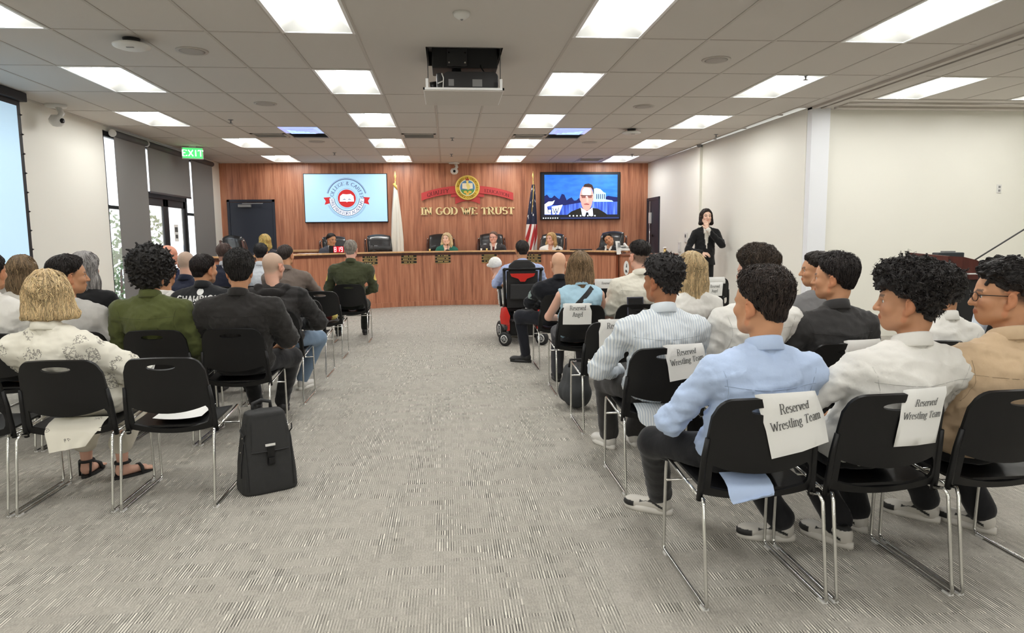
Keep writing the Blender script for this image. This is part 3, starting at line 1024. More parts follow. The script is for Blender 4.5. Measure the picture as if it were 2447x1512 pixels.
da = empty('dais', (0, 0, 0), 0, 'long curved wood veneer board dais with pale counter edge', 'dais')
band(MB(), path, offs(path, .06), .1, 1.1).obj('front_panel', M_wood, da, .6)
band(MB(), offs(path, -.012), offs(path, .02), 0, .1).obj('base_trim', M_wood, da, .6)
band(MB(), offs(path, -.04), offs(path, .3), 1.15, 1.178).obj('counter', M_woodtop, da, .6)
band(MB(), offs(path, -.02), offs(path, .1), 1.095, 1.15).obj('counter_underside', M_wooddark, da, .6)
band(MB(), offs(path, .2), offs(path, .75), .84, .87).obj('desk_surface', M_woodtop, da, .6)
# raised platform behind the dais
pl = MB()
pb = offs(path, .06)
pl.add([(x, y, .0) for x, y in pb] + [(4.7, YB - .06, 0), (-4.98, YB - .06, 0)] + [(x, y, .13) for x, y in pb] + [(4.7, YB - .06, .13), (-4.98, YB - .06, .13)],
       [tuple(range(len(pb) + 2)), tuple(range(2 * len(pb) + 3, len(pb) + 1, -1))] + [(i, (i + 1) % (len(pb) + 2), len(pb) + 2 + (i + 1) % (len(pb) + 2), len(pb) + 2 + i) for i in range(len(pb) + 2)])
o = pl.obj('floor_platform', M_carpet)
tag(struct(o), 'raised carpeted platform behind the dais')
PZ = .13
o = MB().b2((3.95, 11.2, 0), (4.83, 12.5, .13)).obj('floor_step', M_carpet, bevel=.005)
tag(struct(o), 'low carpeted step by the side wall')


def dais_at(x):
    b = min(range(len(path)), key=lambda i: abs(path[i][0] - x) + (0 if path[i][1] > 12.2 else 9))
    a_, c_ = path[max(b - 1, 0)], path[min(b + 1, len(path) - 1)]
    y = path[b][1] + (x - path[b][0]) * (c_[1] - a_[1]) / (c_[0] - a_[0])
    return y, math.atan2(c_[1] - a_[1], c_[0] - a_[0])


# name plates
M_plate = mat('plate black', (.02, .018, .014), .3)
for x, n, lab in ((-1.62, 3, 'three stacked black and brass name plates behind the officer in green'), (-.83, 3, 'three stacked black and brass name plates near the white flag'), (-.105, 3, 'three stacked black and brass name plates below the woman in green'), (.9, 3, 'three stacked black and brass name plates below the man in grey suit'), (1.83, 3, 'three stacked black and brass name plates below the flag with stripes')):
    y, a = dais_at(x)
    g = empty('name_plate', (x, y - .004, 1.03), a, lab, 'name plate', 'name plates on the dais')
    for k in range(n):
        z = .05 - .065 * k
        MB().b2((-.165, -.012, z - .025), (.165, 0, z + .025)).obj('plate', M_plate, g)
        MB().b2((-.17, -.014, z - .034), (.17, 0, z - .026)).obj('brass_strip', M_gold, g)
        pr_ = MB()
        xx = -.11 - .02 * (k % 2)
        while xx < .11:
            w_ = rng.uniform(.012, .03)
            pr_.b2((xx, -.014, z - .008), (xx + w_, -.0115, z + .009))
            xx += w_ + rng.choice((.006, .006, .03))
        pr_.obj('engraving', M_gold, g)['kind'] = 'stuff'

# things on the dais counter --------------------------------------
def on_dais(x, d_):
    y, a = dais_at(x)
    return (x - math.sin(a) * d_, y + math.cos(a) * d_, a)


x, y, a = on_dais(-2.17, .1)
g = empty('countdown_timer', (x, y, 1.178), 0.1, 'black countdown timer with red lit digits on the dais', 'timer')
MB().b2((-.15, -.05, 0), (.15, .04, .145)).obj('case', M_black, g, bevel=.006)
MB().b2((-.06, -.053, .012), (.14, -.049, .132)).obj('display', mat('timer red', (.2, 0, .01), .3, emit=lin(190, 10, 30), es=.7), g)
SEG = {'8': 'abcdefg', '1': 'bc', '9': 'abcdfg'}
m_dig = mat('timer digits', (1, .6, .6), .3, emit=(1, .55, .55), es=2.2)
for i, ch in enumerate('819'):
    cx = -.025 + .062 * i
    mb = MB()
    for s_ in SEG[ch]:
        dx, dz, ww, hh = {'a': (0, .045, .03, .008), 'd': (0, -.045, .03, .008), 'g': (0, 0, .03, .008), 'b': (.017, .022, .008, .04), 'c': (.017, -.022, .008, .04), 'f': (-.017, .022, .008, .04), 'e': (-.017, -.022, .008, .04)}[s_]
        mb.box((cx + dx, -.0545, .072 + dz), (ww, .003, hh))
    mb.obj('digit', m_dig, g)
for x, lab in ((-2.95, 'white sheet of paper spread on the far dais wing'), (-2.6, 'white sheet of paper lying beside the countdown timer')):
    xx, yy, a = on_dais(x, .12)
    o = MB().b2((-.2, -.12, 0), (.2, .12, .004)).obj('paper_sheet', M_paper, None, loc=(xx, yy, 1.178), rot=(0, 0, a))
    tag(o, lab, 'paper', 'papers on the dais')
xx, yy, a = on_dais(-3.05, .24)
g = empty('document_tray', (xx, yy, 1.178), a, 'black tray lying at the back of the dais counter', 'tray')
MB().b2((-.2, -.02, 0), (.25, .1, .02)).b2((-.2, .09, 0), (.25, .1, .05)).obj('body', M_black, g, bevel=.003)
for x, lab in ((-.38, 'small yellow cup by the woman in green'), (.72, 'white paper cup on the dais beside the yellow cup'), (.84, 'small yellow cup by the man in grey suit')):
    xx, yy, a = on_dais(x, .06)
    g = empty('paper_cup', (xx, yy, 1.178), 0, lab, 'cup', 'cups on the dais')
    MB().lathe([(.016, 0), (.02, .045), (.018, .045), (.014, .004)], 16).obj('body', M_paper if 'white' in lab else mat('yellow cup', lin(236, 216, 130), .5), g, True)
    MB().lathe([(.021, .043), (.022, .047), (.019, .048)], 16).obj('rim', M_paper, g)
for x, lab in ((0., 'gooseneck microphone before the woman in green'), (1.02, 'gooseneck microphone before the man in grey suit'), (2.2, 'gooseneck microphone before the woman in white'), (-1.45, 'gooseneck microphone before the empty leather chair')):
    xx, yy, a = on_dais(x, .22)
    g = empty('desk_microphone', (xx, yy, 1.178), a, lab, 'microphone', 'microphones on the dais')
    MB().lathe([(.05, 0), (.05, .015), (.015, .03)], 16).obj('base', M_black, g, True)
    MB().tube([(0, 0, .02), (0, 0, .06), (0, .02, .1), (0, .05, .13)], .005, 6).obj('gooseneck', M_dgrey, g, True)
    MB().tube([(0, .045, .126), (0, .075, .15)], .013, 10).obj('capsule', M_black, g, True)
xx, yy, a = on_dais(2.62, .16)
g = empty('laptop', (xx, yy, 1.178), a, 'closed black laptop on the dais by the man leaning over', 'laptop')
MB().b2((-.2, -.12, 0), (.2, .12, .012)).obj('base', M_black, g, bevel=.003)
MB().b2((-.2, -.12, .013), (.2, .12, .024)).obj('lid', M_dgrey, g, bevel=.003)
g = empty('desk_phone', (3.36, 12.98, 1.178), .2, 'pale desk telephone at the end of the dais', 'telephone')
MB().prism([(-.1, 0), (.1, 0), (.1, .1), (-.1, .03)], -.09, .09, 'x').obj('base', M_plast, g, bevel=.006)
MB().tube([(.06, -.07, .06), (.06, 0, .1), (.06, .08, .13)], [.025, .016, .025], 10).obj('handset', M_plast, g, True)
MB().b2((-.06, -.06, .05), (.02, .04, .085)).obj('keypad', M_grey, g)
g = empty('leaning_card', (3.24, 12.9, 1.178), .25, 'white printed card leaning over the end of the dais', 'card')
MB().box((0, 0, .06), (.09, .006, .26), 0, 0, -.25).obj('sheet', M_paper, g)
MB().box((.01, -.02, .11), (.05, .004, .09), 0, 0, -.25).obj('print', M_grey, g)
MB().b2((-.05, -.01, 0), (.05, .06, .01)).obj('foot', M_plast, g)
# wing desk with oval crest at the end of the dais
g = empty('wing_desk', (3.28, 12.72, 0), -.06, 'wood veneer wing desk with oval crest at the end of the dais', 'desk')
MB().b2((0, 0, 0), (1.02, .6, 1.08)).obj('body', M_wood, g, bevel=.006)
MB().b2((-.02, -.03, 1.08), (1.05, .62, 1.12)).obj('worktop', mat('wing top', lin(132, 78, 52), .35), g, bevel=.006)
MB().prism(ellipse(.07, .86, .05, .135, 28), -.012, 0).obj('crest', M_paper, g)
mb = MB()
mb.prism([(.05, .78), (.095, .77), (.08, .82), (.05, .83)], -.014, -.012).prism([(.06, .87), (.085, .87), (.08, .95), (.07, .93)], -.014, -.012)
mb.obj('crest_print', M_ink, g)
g = empty('brass_bell', (4.18, 12.98, 1.115), 0, 'small brass figure on the wing desk by the side door', 'ornament')
MB().lathe([(.04, 0), (.04, .02), (.02, .03), (.03, .07), (.012, .1)], 16).obj('body', M_gold, g, True)
MB().lathe([(.05, .1), (.06, .11), (.01, .13)], 16).obj('cap', M_plast, g, True)
# back counter
g = empty('back_counter', (-3.75, 15.2, PZ), 0, 'low wood counter standing behind the clerk desk', 'counter')
MB().b2((0, 0, 0), (.95, .4, 1.06)).obj('body', M_wood, g)
MB().b2((-.03, -.03, 1.06), (.98, .42, 1.1)).obj('worktop', M_woodtop, g, bevel=.004)

# ------------------------------------------------------------------ executive chairs (face -y in local space)
def make_exec():
    g = empty('leather_chair')
    def cush(u, v):
        a, b = u * 2 - 1, v * 2 - 1
        e = (1 - abs(a) ** 5) ** .3 * (1 - abs(b) ** 5) ** .3 if abs(a) < 1 and abs(b) < 1 else 0
        return a, b, e
    mb = MB()
    for sgn in (-1, 1):
        def fn(u, v):
            a, b, e = cush(u, v)
            wv = .27 - .02 * (b < 0) - .02 * max(0, b) ** 3
            z = .95 + .42 * b - .035 * a * a * max(0, b) ** 2
            puff = .05 + .035 * math.exp(-((b - .55) / .28) ** 2) + .02 * abs(math.sin(b * 5.5))
            if b < .1:
                puff -= .022 * abs(math.cos(a * 2.6 * PI)) ** 3 * (1 if b > -.8 else 0)
            return (a * wv, .2 + .11 * b - .05 * a * a - sgn * puff * e, z)
        mb.grid(fn, 28, 24)
    mb.obj('backrest', M_leather, g, True)
    mb = MB()
    for sgn in (-1, 1):
        mb.grid(lambda u, v: (lambda a, b, e: (a * .27, -.06 + b * .26, .5 + sgn * .07 * e))(*cush(u, v)), 14, 14)
    mb.obj('seat', M_leather, g, True)
    for s_ in (-1, 1):
        MB().tube([(s_ * .285, .31, 1.27), (s_ * .298, .27, 1.12), (s_ * .297, .22, .95), (s_ * .3, .17, .75), (s_ * .31, .1, .66), (s_ * .315, -.15, .68), (s_ * .315, -.24, .62), (s_ * .3, -.2, .46)], [.018, .026, .027, .028, .028, .03, .026, .024], 10).obj('wood_arm', M_wooddark, g, True)
        MB().lathe([(0, -.012), (.014, -.008), (.016, 0), (.014, .008), (0, .012)], 12, (s_ * .285, .27, 1.26), axis='y').obj('stud', M_chrome, g, True)
    MB().tube([(0, -.02, .1), (0, -.02, .46)], .03, 12).obj('column', M_dgrey, g, True)
    for k in range(5):
        a = 2 * PI * k / 5 + .3
        MB().tube([(0, -.02, .12), (.3 * math.cos(a), -.02 + .3 * math.sin(a), .075)], [.026, .018], 8).obj('base_arm', M_wooddark, g, True)
        MB().lathe([(.01, -.015), (.028, -.015), (.03, 0), (.028, .015), (.01, .015)], 14, (.3 * math.cos(a), -.02 + .3 * math.sin(a), .03), axis='y').obj('caster', M_black, g, True)
    return g


EX0 = make_exec()
_ef = [True]


def exec_chair(x, y, rz, label, s=1.):
    g = EX0 if _ef[0] else copy_tree(EX0)
    _ef[0] = False
    g.location = (x, y, PZ)
    g.rotation_euler = (0, 0, rz)
    g.scale = (s, s, s)
    tag(g, label, 'office chair', 'black leather executive chairs')
    return g


exec_chair(-2.3, 14.95, .55, 'black leather executive chair of the man behind the red timer', 1.02)
exec_chair(-1.45, 15.5, .32, 'empty black leather executive chair beside the white flag', 1.04)
exec_chair(-.15, 15.72, 0., 'black leather executive chair of the woman in green', 1.04)
exec_chair(.99, 15.72, -.1, 'black leather executive chair of the man in grey suit', 1.04)
exec_chair(2.26, 15.3, -.5, 'black leather executive chair of the woman in white', 1.03)
exec_chair(3.4, 14.55, -.75, 'black leather executive chair of the man leaning his head', 1.05)
exec_chair(-4.1, 14.4, 2.6, 'black leather executive chair turned away before the navy door', 1.04)

# ------------------------------------------------------------------ wall displays
def emi(name, c, s=1.):
    return mat(name, c, .4, spec=.3, emit=c, es=s)


# crest slide
x0, x1, z0, z1 = -3.19, -1.355, 1.85, 2.915
g = empty('wall_display', ((x0 + x1) / 2, YB - .005, (z0 + z1) / 2), 0, 'flat wall display showing a round red and white crest', 'display')
hw, hh = (x1 - x0) / 2, (z1 - z0) / 2
MB().b2((-hw - .015, -.075, -hh - .02), (hw + .015, 0, hh + .015)).obj('bezel', M_black, g, bevel=.004)
MB().b2((-hw, -.078, -hh), (hw, -.074, hh)).obj('screen', emi('slide blue', lin(168, 208, 236), .4), g)
m_nav, m_rd, m_wh = emi('slide navy', lin(74, 84, 120), .3), emi('slide red', lin(190, 44, 46), .4), emi('slide white', lin(232, 238, 250), .55)
cx_, cz_ = .02, -.01


def ring(mb, r0, r1, a0, a1, y, n=40, c=(cx_, cz_)):
    for k in range(n):
        p, q = math.radians(a0 + (a1 - a0) * k / n), math.radians(a0 + (a1 - a0) * (k + 1) / n)
        mb.add([(c[0] + r * math.cos(t_), y, c[1] + r * math.sin(t_)) for r, t_ in ((r0, p), (r1, p), (r1, q), (r0, q))], [(0, 1, 2, 3)])
    return mb


mb = ring(MB(), .425, .44, 15, 165, -.080)
ring(mb, .452, .457, 15, 165, -.080)
ring(mb, .425, .43, 200, 340, -.080)
ring(mb, .445, .449, 200, 340, -.080)
ring(mb, .222, .226, 0, 360, -.080)
mb.obj('crest_rings', m_nav, g)
ring(MB(), 0, .2, 0, 360, -.0802).obj('crest_disc', m_rd, g)
bk = MB()
bk.prism([(cx_ - .16, cz_ - .07), (cx_ - .02, cz_ - .07), (cx_, cz_ - .085), (cx_ + .02, cz_ - .07), (cx_ + .16, cz_ - .07), (cx_ + .15, cz_ + .05), (cx_ + .09, cz_ + .1), (cx_, cz_ + .09), (cx_ - .09, cz_ + .1), (cx_ - .15, cz_ + .05)], -.0812, -.0806)
bk.obj('crest_book', m_wh, g)
bk = MB()
for s_ in (-1, 1):
    bk.prism([(cx_ + s_ * .01, cz_ - .04), (cx_ + s_ * .05, cz_ - .005), (cx_ + s_ * .12, cz_ - .04), (cx_ + s_ * .05, cz_ - .025)], -.0818, -.0814)
bk.obj('crest_pages', m_nav, g)
rb = ring(MB(), .285, .39, 180, 360, -.0804)
rb.obj('crest_ribbon', m_wh, g)
rb = ring(MB(), .275, .288, 180, 360, -.081)
ring(rb, .386, .398, 180, 360, -.081)
rb.obj('ribbon_edges', m_nav, g)
for s_ in (-1, 1):
    rb = MB()
    rb.prism([(cx_ + s_ * .37, cz_ + .03), (cx_ + s_ * .52, cz_ + .02), (cx_ + s_ * .47, cz_ - .06), (cx_ + s_ * .5, cz_ - .14), (cx_ + s_ * .36, cz_ - .1)], -.0803, -.08)
    rb.obj('ribbon_tail', m_rd, g)


def arc_letters(tx, size, r, a_mid, y, c, m, par, flip=False, gap=0., **k):
    _, tot = letters(tx, gap=gap)
    x = -tot / 2
    for ch in tx:
        adv = GL[ch][0]
        if ch != ' ':
            mid = (x + adv / 2) * size / r
            arc_text(ch, size, r, a_mid + math.degrees(mid if flip else -mid), y, c, flip, **k).obj('letter', m, par)
        x += adv + gap


def arc_text(tx, size, r, a_mid, y, c, flip=False, **k):
    def fn(u, v, w_):
        if flip:
            a = math.radians(a_mid) + u / r
            rr = r - v
        else:
            a = math.radians(a_mid) - u / r
            rr = r + v
        return (c[0] + rr * math.cos(a), y - w_, c[1] + rr * math.sin(a))
    return text_mb(tx, size, fn, **k)


arc_letters('COLLEGE & CAREER', .074, .3, 90, -.0806, (cx_, cz_), m_nav, g, thick=.14, thin=.07, serif=.05, gap=.0)
arc_letters('PREPARATORY ACADEMY', .066, .37, 270, -.0815, (cx_, cz_), m_nav, g, True, thick=.2, thin=.1, serif=.04, gap=-.06)

# video call
x0, x1, z0, z1 = 2.2, 4.06, 1.875, 2.935
g = empty('wall_display', ((x0 + x1) / 2, YB - .005, (z0 + z1) / 2), 0, 'flat wall display showing a video call with a man in glasses', 'display')
hw, hh = (x1 - x0) / 2, (z1 - z0) / 2
MB().b2((-hw - .02, -.075, -hh - .02), (hw + .02, 0, hh + .02)).obj('bezel', M_black, g, bevel=.004)
MB().b2((-hw, -.078, -hh), (hw, -.074, hh)).obj('screen', emi('call dark', (.02, .022, .03), .3), g)
m_sky = mat('call sky', lin(40, 110, 210), .35, emit=lin(40, 110, 210), es=.62)
tt = NT(m_sky)
cr_ = tt.ramp(tt.math('ADD', tt.math('MULTIPLY', tt.noise(tt.coord((3, 1, 9)), 1.2, 4), .8), 0.05), [(.35, lin(34, 96, 205)), (.6, lin(66, 140, 226)), (.8, lin(190, 220, 245))])
tt.l(cr_, tt.b.inputs['Emission Color'])


def poly(name, pts, m, lay, par=None):
    """pts in screen units: u 0..1 across, v 0..1 up"""
    return MB().prism([(-hw + 2 * hw * u, -hh + 2 * hh * v) for u, v in pts], -.0785 - lay * .0006, -.078 - lay * .0006).obj(name, m, par or g)


poly('sky', [(.04, .09), (.97, .09), (.97, .96), (.04, .96)], m_sky, 1)
m_tr = emi('call trees', lin(28, 34, 92), .55)
tp = [(.04, .2)] + [(.04 + .5 * k / 16, .5 + .04 * math.sin(k * 1.9) + (.06 if k in (7, 8) else 0) - .006 * k) for k in range(17)] + [(.54, .2)]
poly('treeline', tp, m_tr, 2)
poly('treeline', [(.8, .36), (.8, .46), (.85, .5), (.92, .48), (.97, .47), (.97, .36)], m_tr, 2)
m_wt = mat('call water', lin(56, 84, 196), .35, emit=lin(58, 92, 206), es=.6)
tt = NT(m_wt)
tt.l(tt.ramp(tt.noise(tt.coord((14, 1, 1.2)), 1.3, 3), [(.38, lin(30, 52, 150)), (.55, lin(66, 110, 215)), (.75, lin(150, 190, 240))]), tt.b.inputs['Emission Color'])
poly('water', [(.04, .09), (.97, .09), (.97, .37), (.55, .37), (.3, .3), (.04, .3)], m_wt, 3)
m_mon = emi('call stone', lin(170, 214, 238), .7)
poly('rotunda', [(.66, .37), (.92, .37), (.9, .4), (.82, .42), (.82, .56), (.79, .58), (.78, .6), (.75, .65), (.7, .67), (.66, .65)], m_mon, 4)
for k in range(5):
    poly('column', [(.7 + .025 * k, .43), (.71 + .025 * k, .43), (.71 + .025 * k, .54), (.7 + .025 * k, .54)], m_tr, 5)
poly('suit', [(.33, .09), (.38, .16), (.5, .24), (.62, .24), (.72, .22), (.8, .14), (.84, .09), (.84, .02), (.33, .02)], emi('call suit', (.02, .019, .017), .3), 6)
poly('shirt', [(.5, .25), (.52, .06), (.66, .06), (.65, .25), (.58, .16)], emi('call shirt', lin(214, 218, 240), .7), 7)
poly('tie', [(.57, .14), (.595, .14), (.61, .04), (.555, .04)], emi('call tie', (.01, .012, .02), .3), 8)
m_f = emi('call face', lin(206, 150, 140), .75)
fc = [(.575 + .088 * math.cos(t_) * (1 - .12 * (math.sin(t_) < -.3)), .46 + .285 * math.sin(t_)) for t_ in [2 * PI * k / 40 for k in range(40)]]
poly('face', fc, m_f, 9)
poly('forehead', [(.575 + .06 * math.cos(t_), .58 + .11 * math.sin(t_)) for t_ in [2 * PI * k / 24 for k in range(24)]], emi('call face light', lin(228, 184, 184), .8), 10)
m_h = emi('call hair', lin(58, 40, 34), .5)
poly('call_hair', [(.53, .7), (.55, .755), (.6, .77), (.645, .74), (.668, .65), (.668, .5), (.66, .56), (.655, .63), (.63, .685), (.57, .69)], m_h, 11)
for a_, b_ in ((.505, .565), (.585, .645)):
    poly('spectacles', [(a_, .505), (b_, .505), (b_ - .004, .452), (a_ + .008, .45)], emi('call dark brown', lin(142, 92, 86), .45), 12)
poly('spectacles', [(.498, .515), (.652, .51), (.652, .498), (.498, .5)], emi('call black', (.01, .006, .006), .2), 13)
poly('nose', [(.575, .47), (.595, .47), (.6, .36), (.57, .365)], emi('call nose', lin(226, 170, 160), .75), 13)
poly('mouth', [(.535, .325), (.575, .335), (.615, .32), (.6, .305), (.55, .31)], emi('call lips', lin(150, 66, 66), .6), 13)
m_w = emi('call white', lin(226, 240, 244), .8)
lg = MB()
lg.prism([(-hw + 2 * hw * u, -hh + 2 * hh * v) for u, v in ((.04, .1), (.04, .32), (.09, .38), (.14, .38), (.17, .41), (.15, .33), (.13, .3), (.07, .27), (.08, .2), (.12, .2), (.12, .1))], -.0832, -.0826)
lg.prism([(-hw + 2 * hw * u, -hh + 2 * hh * v) for u, v in ((.13, .27), (.27, .31), (.22, .1), (.19, .1), (.19, .2), (.17, .1), (.14, .1))], -.0832, -.0826)
lg.obj('logo_mark', m_w, g)
text_mb('GW', .12, lambda u, v, w_: (-hw + 2 * hw * .15 + u, -.0834, -hh + 2 * hh * .13 + v), .12, .06, .04).obj('logo_lettering', m_tr, g)
ic = MB()
for k in range(8):
    ic.prism(ellipse(-hw + 2 * hw * (.36 + .046 * k), -hh + .07, .018, .018, 10), -.084, -.0832)
for k in range(7):
    ic.prism(ellipse(-hw + 2 * hw * (.025 + .03 * k), -hh + .02, .017, .014, 10), -.084, -.0832)
ic.obj('call_icons', m_w, g)['kind'] = 'stuff'
poly('call_bar', [(.24, .0), (.99, .0), (.99, .03), (.24, .03)], emi('call bar', lin(52, 62, 112), .5), 8)

# ------------------------------------------------------------------ wall crest, ribbon, motto
g = empty('wall_crest', (.486, YB, 2.605), 0, 'round gold rimmed crest over a red ribbon on the wood wall', 'crest')
m_rib = mat('ribbon red', lin(196, 66, 66), .45)
m_ribd = mat('ribbon lettering', lin(96, 20, 24), .5)


def rib(u, v, w_=0):
    """u across -1..1, v 0..1 up the band"""
    return (u * 1.06, -.03 - w_, -.10 - .17 * abs(u) ** 2.2 + .17 * v - .02)


def ribbon(mb, us, f, th=.02):
    n = len(us)
    vs = [f(u, v, w_) for w_ in (0, th) for v in (0, 1) for u in us]
    fs = []
    for i in range(n - 1):
        for a, b in ((0, n), (n, 3 * n), (3 * n, 2 * n), (2 * n, 0)):
            fs.append((a + i, a + i + 1, b + i + 1, b + i))
    fs += [(0, n, 3 * n, 2 * n), (n - 1, 2 * n - 1, 4 * n - 1, 3 * n - 1)]
    return mb.add(vs, fs)


for sgn in (-1, 1):
    us = [sgn * (.2 + .8 * k / 14) for k in range(15)]
    r_ = ribbon(MB(), us, rib).obj('ribbon', m_rib, g)
    ribbon(MB(), [sgn * (.18 + .18 * k / 4) for k in range(5)], lambda u, v, w_: (u * 1.06, -.02 - w_, -.2 - .03 * abs(u) + .14 * v), .012).obj('ribbon_fold', m_rib, g)
    tx = 'QUALITY' if sgn < 0 else 'EDUCATION'
    um = -.64 if sgn < 0 else .64
    _, tot = letters(tx, gap=-.02)
    xq = -tot / 2
    for ch in tx:
        x_ = xq
        text_mb(ch, .085 if sgn < 0 else .072, lambda u, v, w_: rib((um * 1.06 + x_ * (.085 if sgn < 0 else .072) + u) / 1.06, .22 + v / .17, .022 + w_), .17, .07, .06, 0, 0.).obj('letter', m_ribd, r_)
        xq += GL[ch][0] - .02
ribbon(MB(), [-.27 + .54 * k / 10 for k in range(11)], lambda u, v, w_: (u * 1.06, -.01 - w_, -.3 - .14 * (abs(u) / .27) ** 2 * .5 + .15 * v), .012).obj('ribbon_fold', m_rib, g)
MB().lathe([(.0, -.08), (.27, -.08), (.283, -.07), (.285, 0)], 48, axis='y').obj('rim', mat('crest gold', lin(232, 204, 112), .4, .2), g, .6)
ring(MB(), 0, .255, 0, 360, -.0815, 48, (0, 0)).obj('band', mat('crest yellow', lin(222, 186, 60), .5), g)
ring(MB(), 0, .185, 0, 360, -.083, 48, (0, 0)).obj('inner_ring', mat('crest cream', lin(236, 228, 196), .5), g)
ring(MB(), 0, .168, 0, 360, -.0845, 48, (0, 0)).obj('sky_disc', mat('crest blue', lin(92, 140, 186), .5), g)
MB().prism([(.168 * math.cos(t_), .168 * math.sin(t_)) for t_ in [math.radians(195 + 150 * k / 16) for k in range(17)]], -.0865, -.085).obj('field', mat('crest green', lin(92, 150, 80), .5), g)
MB().prism([(-.12, .1), (.12, .1), (.12, -.02), (.0, -.035), (-.12, -.02)], -.0885, -.087).obj('open_book', mat('crest page', lin(240, 228, 196), .5), g)
MB().prism([(-.035, .16), (.03, .16), (.02, .1), (.05, .06), (.07, .02), (.04, -.04), (.0, -.05), (-.01, .0), (-.03, .05), (-.02, .1)], -.0905, -.089).obj('state_map', mat('crest pale yellow', lin(232, 214, 130), .5), g)
MB().prism([(-.045, .21), (-.02, .2), (.0, .225), (.02, .2), (.045, .21), (.035, .165), (-.035, .165)], -.0905, -.085).obj('torch', mat('crest red', lin(170, 66, 40), .5), g)
mb = MB()
for a_, b_ in ((-.05, -.1), (0, -.14), (.055, -.1)):
    mb.prism(ellipse(a_, b_, .04, .028, 16), -.0905, -.088)
mb.obj('fruit', mat('crest orange', lin(230, 186, 80), .5), g)
m_brn = mat('crest brown', lin(110, 84, 16), .5)
arc_letters('BOARD OF TRUSTEES', .048, .196, 78, -.083, (0, 0), m_brn, g, thick=.22, thin=.12, serif=.03, gap=-.02)
arc_letters('ORANGE COUNTY', .048, .245, 262, -.083, (0, 0), m_brn, g, True, thick=.22, thin=.12, serif=.03, gap=-.02)
# motto: each letter a piece of the sign
M_motto = mat('motto gold', lin(246, 226, 170), .4, .1)
g = empty('motto_lettering', (.486, YB, 2.0), 0, 'gold raised letters reading IN GOD WE TRUST', 'lettering')
tx, size = 'IN GOD WE TRUST', .155
_, tot = letters(tx, .27, .1, .09, .06)
xx = -tot / 2
for ch in tx:
    adv = GL[ch][0] + .06
    if ch != ' ':
        x_ = xx
        text_mb(ch, size, lambda u, v, w_: ((x_ * 1.05) * size + u * 1.05, -.004 - w_, v), .27, .1, .09, 0, 0., .03).obj('letter', M_motto, g)
    xx += adv

# ------------------------------------------------------------------ flags
def flag(x, label, kind):
    g = empty('flag', (x, 15.86, PZ), 0, label, 'flag')
    MB().lathe([(.16, 0), (.16, .02), (.05, .05), (.03, .1)], 24).obj('stand', M_gold, g, True)
    MB().tube([(0, 0, .05), (0, 0, 2.62)], .014, 10).obj('pole', M_gold, g, True)
    MB().lathe([(.008, 2.6), (.02, 2.62), (.01, 2.66), (.028, 2.72), (.004, 2.83)], 14).obj('finial', M_gold, g, True)
    tilt = -.1 if kind == 'stripe' else 0

    def fn(u, v):
        z = 2.52 - 1.95 * v
        wd = .035 + .075 * min(1, v * 1.6) ** .8
        a = u * 2 * PI
        fold = 1 + .32 * math.sin(a * 5 + v * 2) * min(1, v * 3)
        return (wd * math.cos(a) * fold * 1.05 + tilt * v, -.02 + wd * .8 * math.sin(a) * fold, z)
    if kind == 'white':
        MB().grid(fn, 60, 16).obj('cloth', mat('white flag cloth', lin(236, 234, 224), .8), g, True)
        MB().tube([(-.03, -.04, 2.55), (0, -.05, 2.5), (.04, -.05, 2.42)], [.03, .03, .012], 10).obj('cord', mat('flag cord', lin(226, 190, 92), .5), g, True)
    else:
        m = mat('striped flag cloth', (1, 1, 1), .8)
        q = NT(m)
        uv = q.n('Attribute', attribute_name='flaguv')
        s_ = q.n('SeparateXYZ')
        q.l(uv.outputs['Vector'], s_.inputs[0])
        u_, v_ = s_.outputs[0], s_.outputs[1]
        st = q.math('GREATER_THAN', q.math('FRACT', q.math('ADD', q.math('MULTIPLY', u_, 6.5), q.math('MULTIPLY', v_, 3.))), .5)
        c1 = q.mix(st, lin(178, 48, 50), lin(238, 232, 226))
        stars = q.n('TexVoronoi')
        stars.inputs['Scale'].default_value = 1
        cb = q.n('CombineXYZ')
        q.l(q.math('MULTIPLY', u_, 14.), cb.inputs[0])
        q.l(q.math('MULTIPLY', v_, 16.), cb.inputs[1])
        q.l(cb.outputs[0], stars.inputs['Vector'])
        c2 = q.mix(q.math('LESS_THAN', stars.outputs['Distance'], .24), lin(38, 42, 66), lin(236, 236, 236))
        canton = q.math('LESS_THAN', v_, .46)
        c3 = q.mix(canton, c1, c2)
        fr_ = q.math('GREATER_THAN', q.math('SUBTRACT', v_, q.math('MULTIPLY', u_, .55)), .62)
        c4 = q.mix(q.math('MULTIPLY', fr_, q.math('LESS_THAN', u_, .16)), c3, lin(224, 176, 70))
        q.l(c4, q.b.inputs['Base Color'])
        mb = MB().grid(fn, 60, 40)
        o = mb.obj('cloth', m, g, True, fix=False)
        at = o.data.attributes.new('flaguv', 'FLOAT_VECTOR', 'POINT')
        at.data.foreach_set('vector', [c for j in range(41) for i in range(61) for c in ((i / 60 + .58) % 1.0 if i < 60 else .58, j / 40, 0)])
        MB().tube([(.0, -.1, 2.5), (-.02, -.12, 2.2), (-.05, -.12, 1.9)], .008, 6).obj('cord', mat('flag cord', lin(226, 190, 92), .5), g, True)


flag(-1.14, 'white flag furled on a brass pole beside the empty leather chair', 'white')
flag(1.985, 'furled flag with red stripes and blue starred canton', 'stripe')

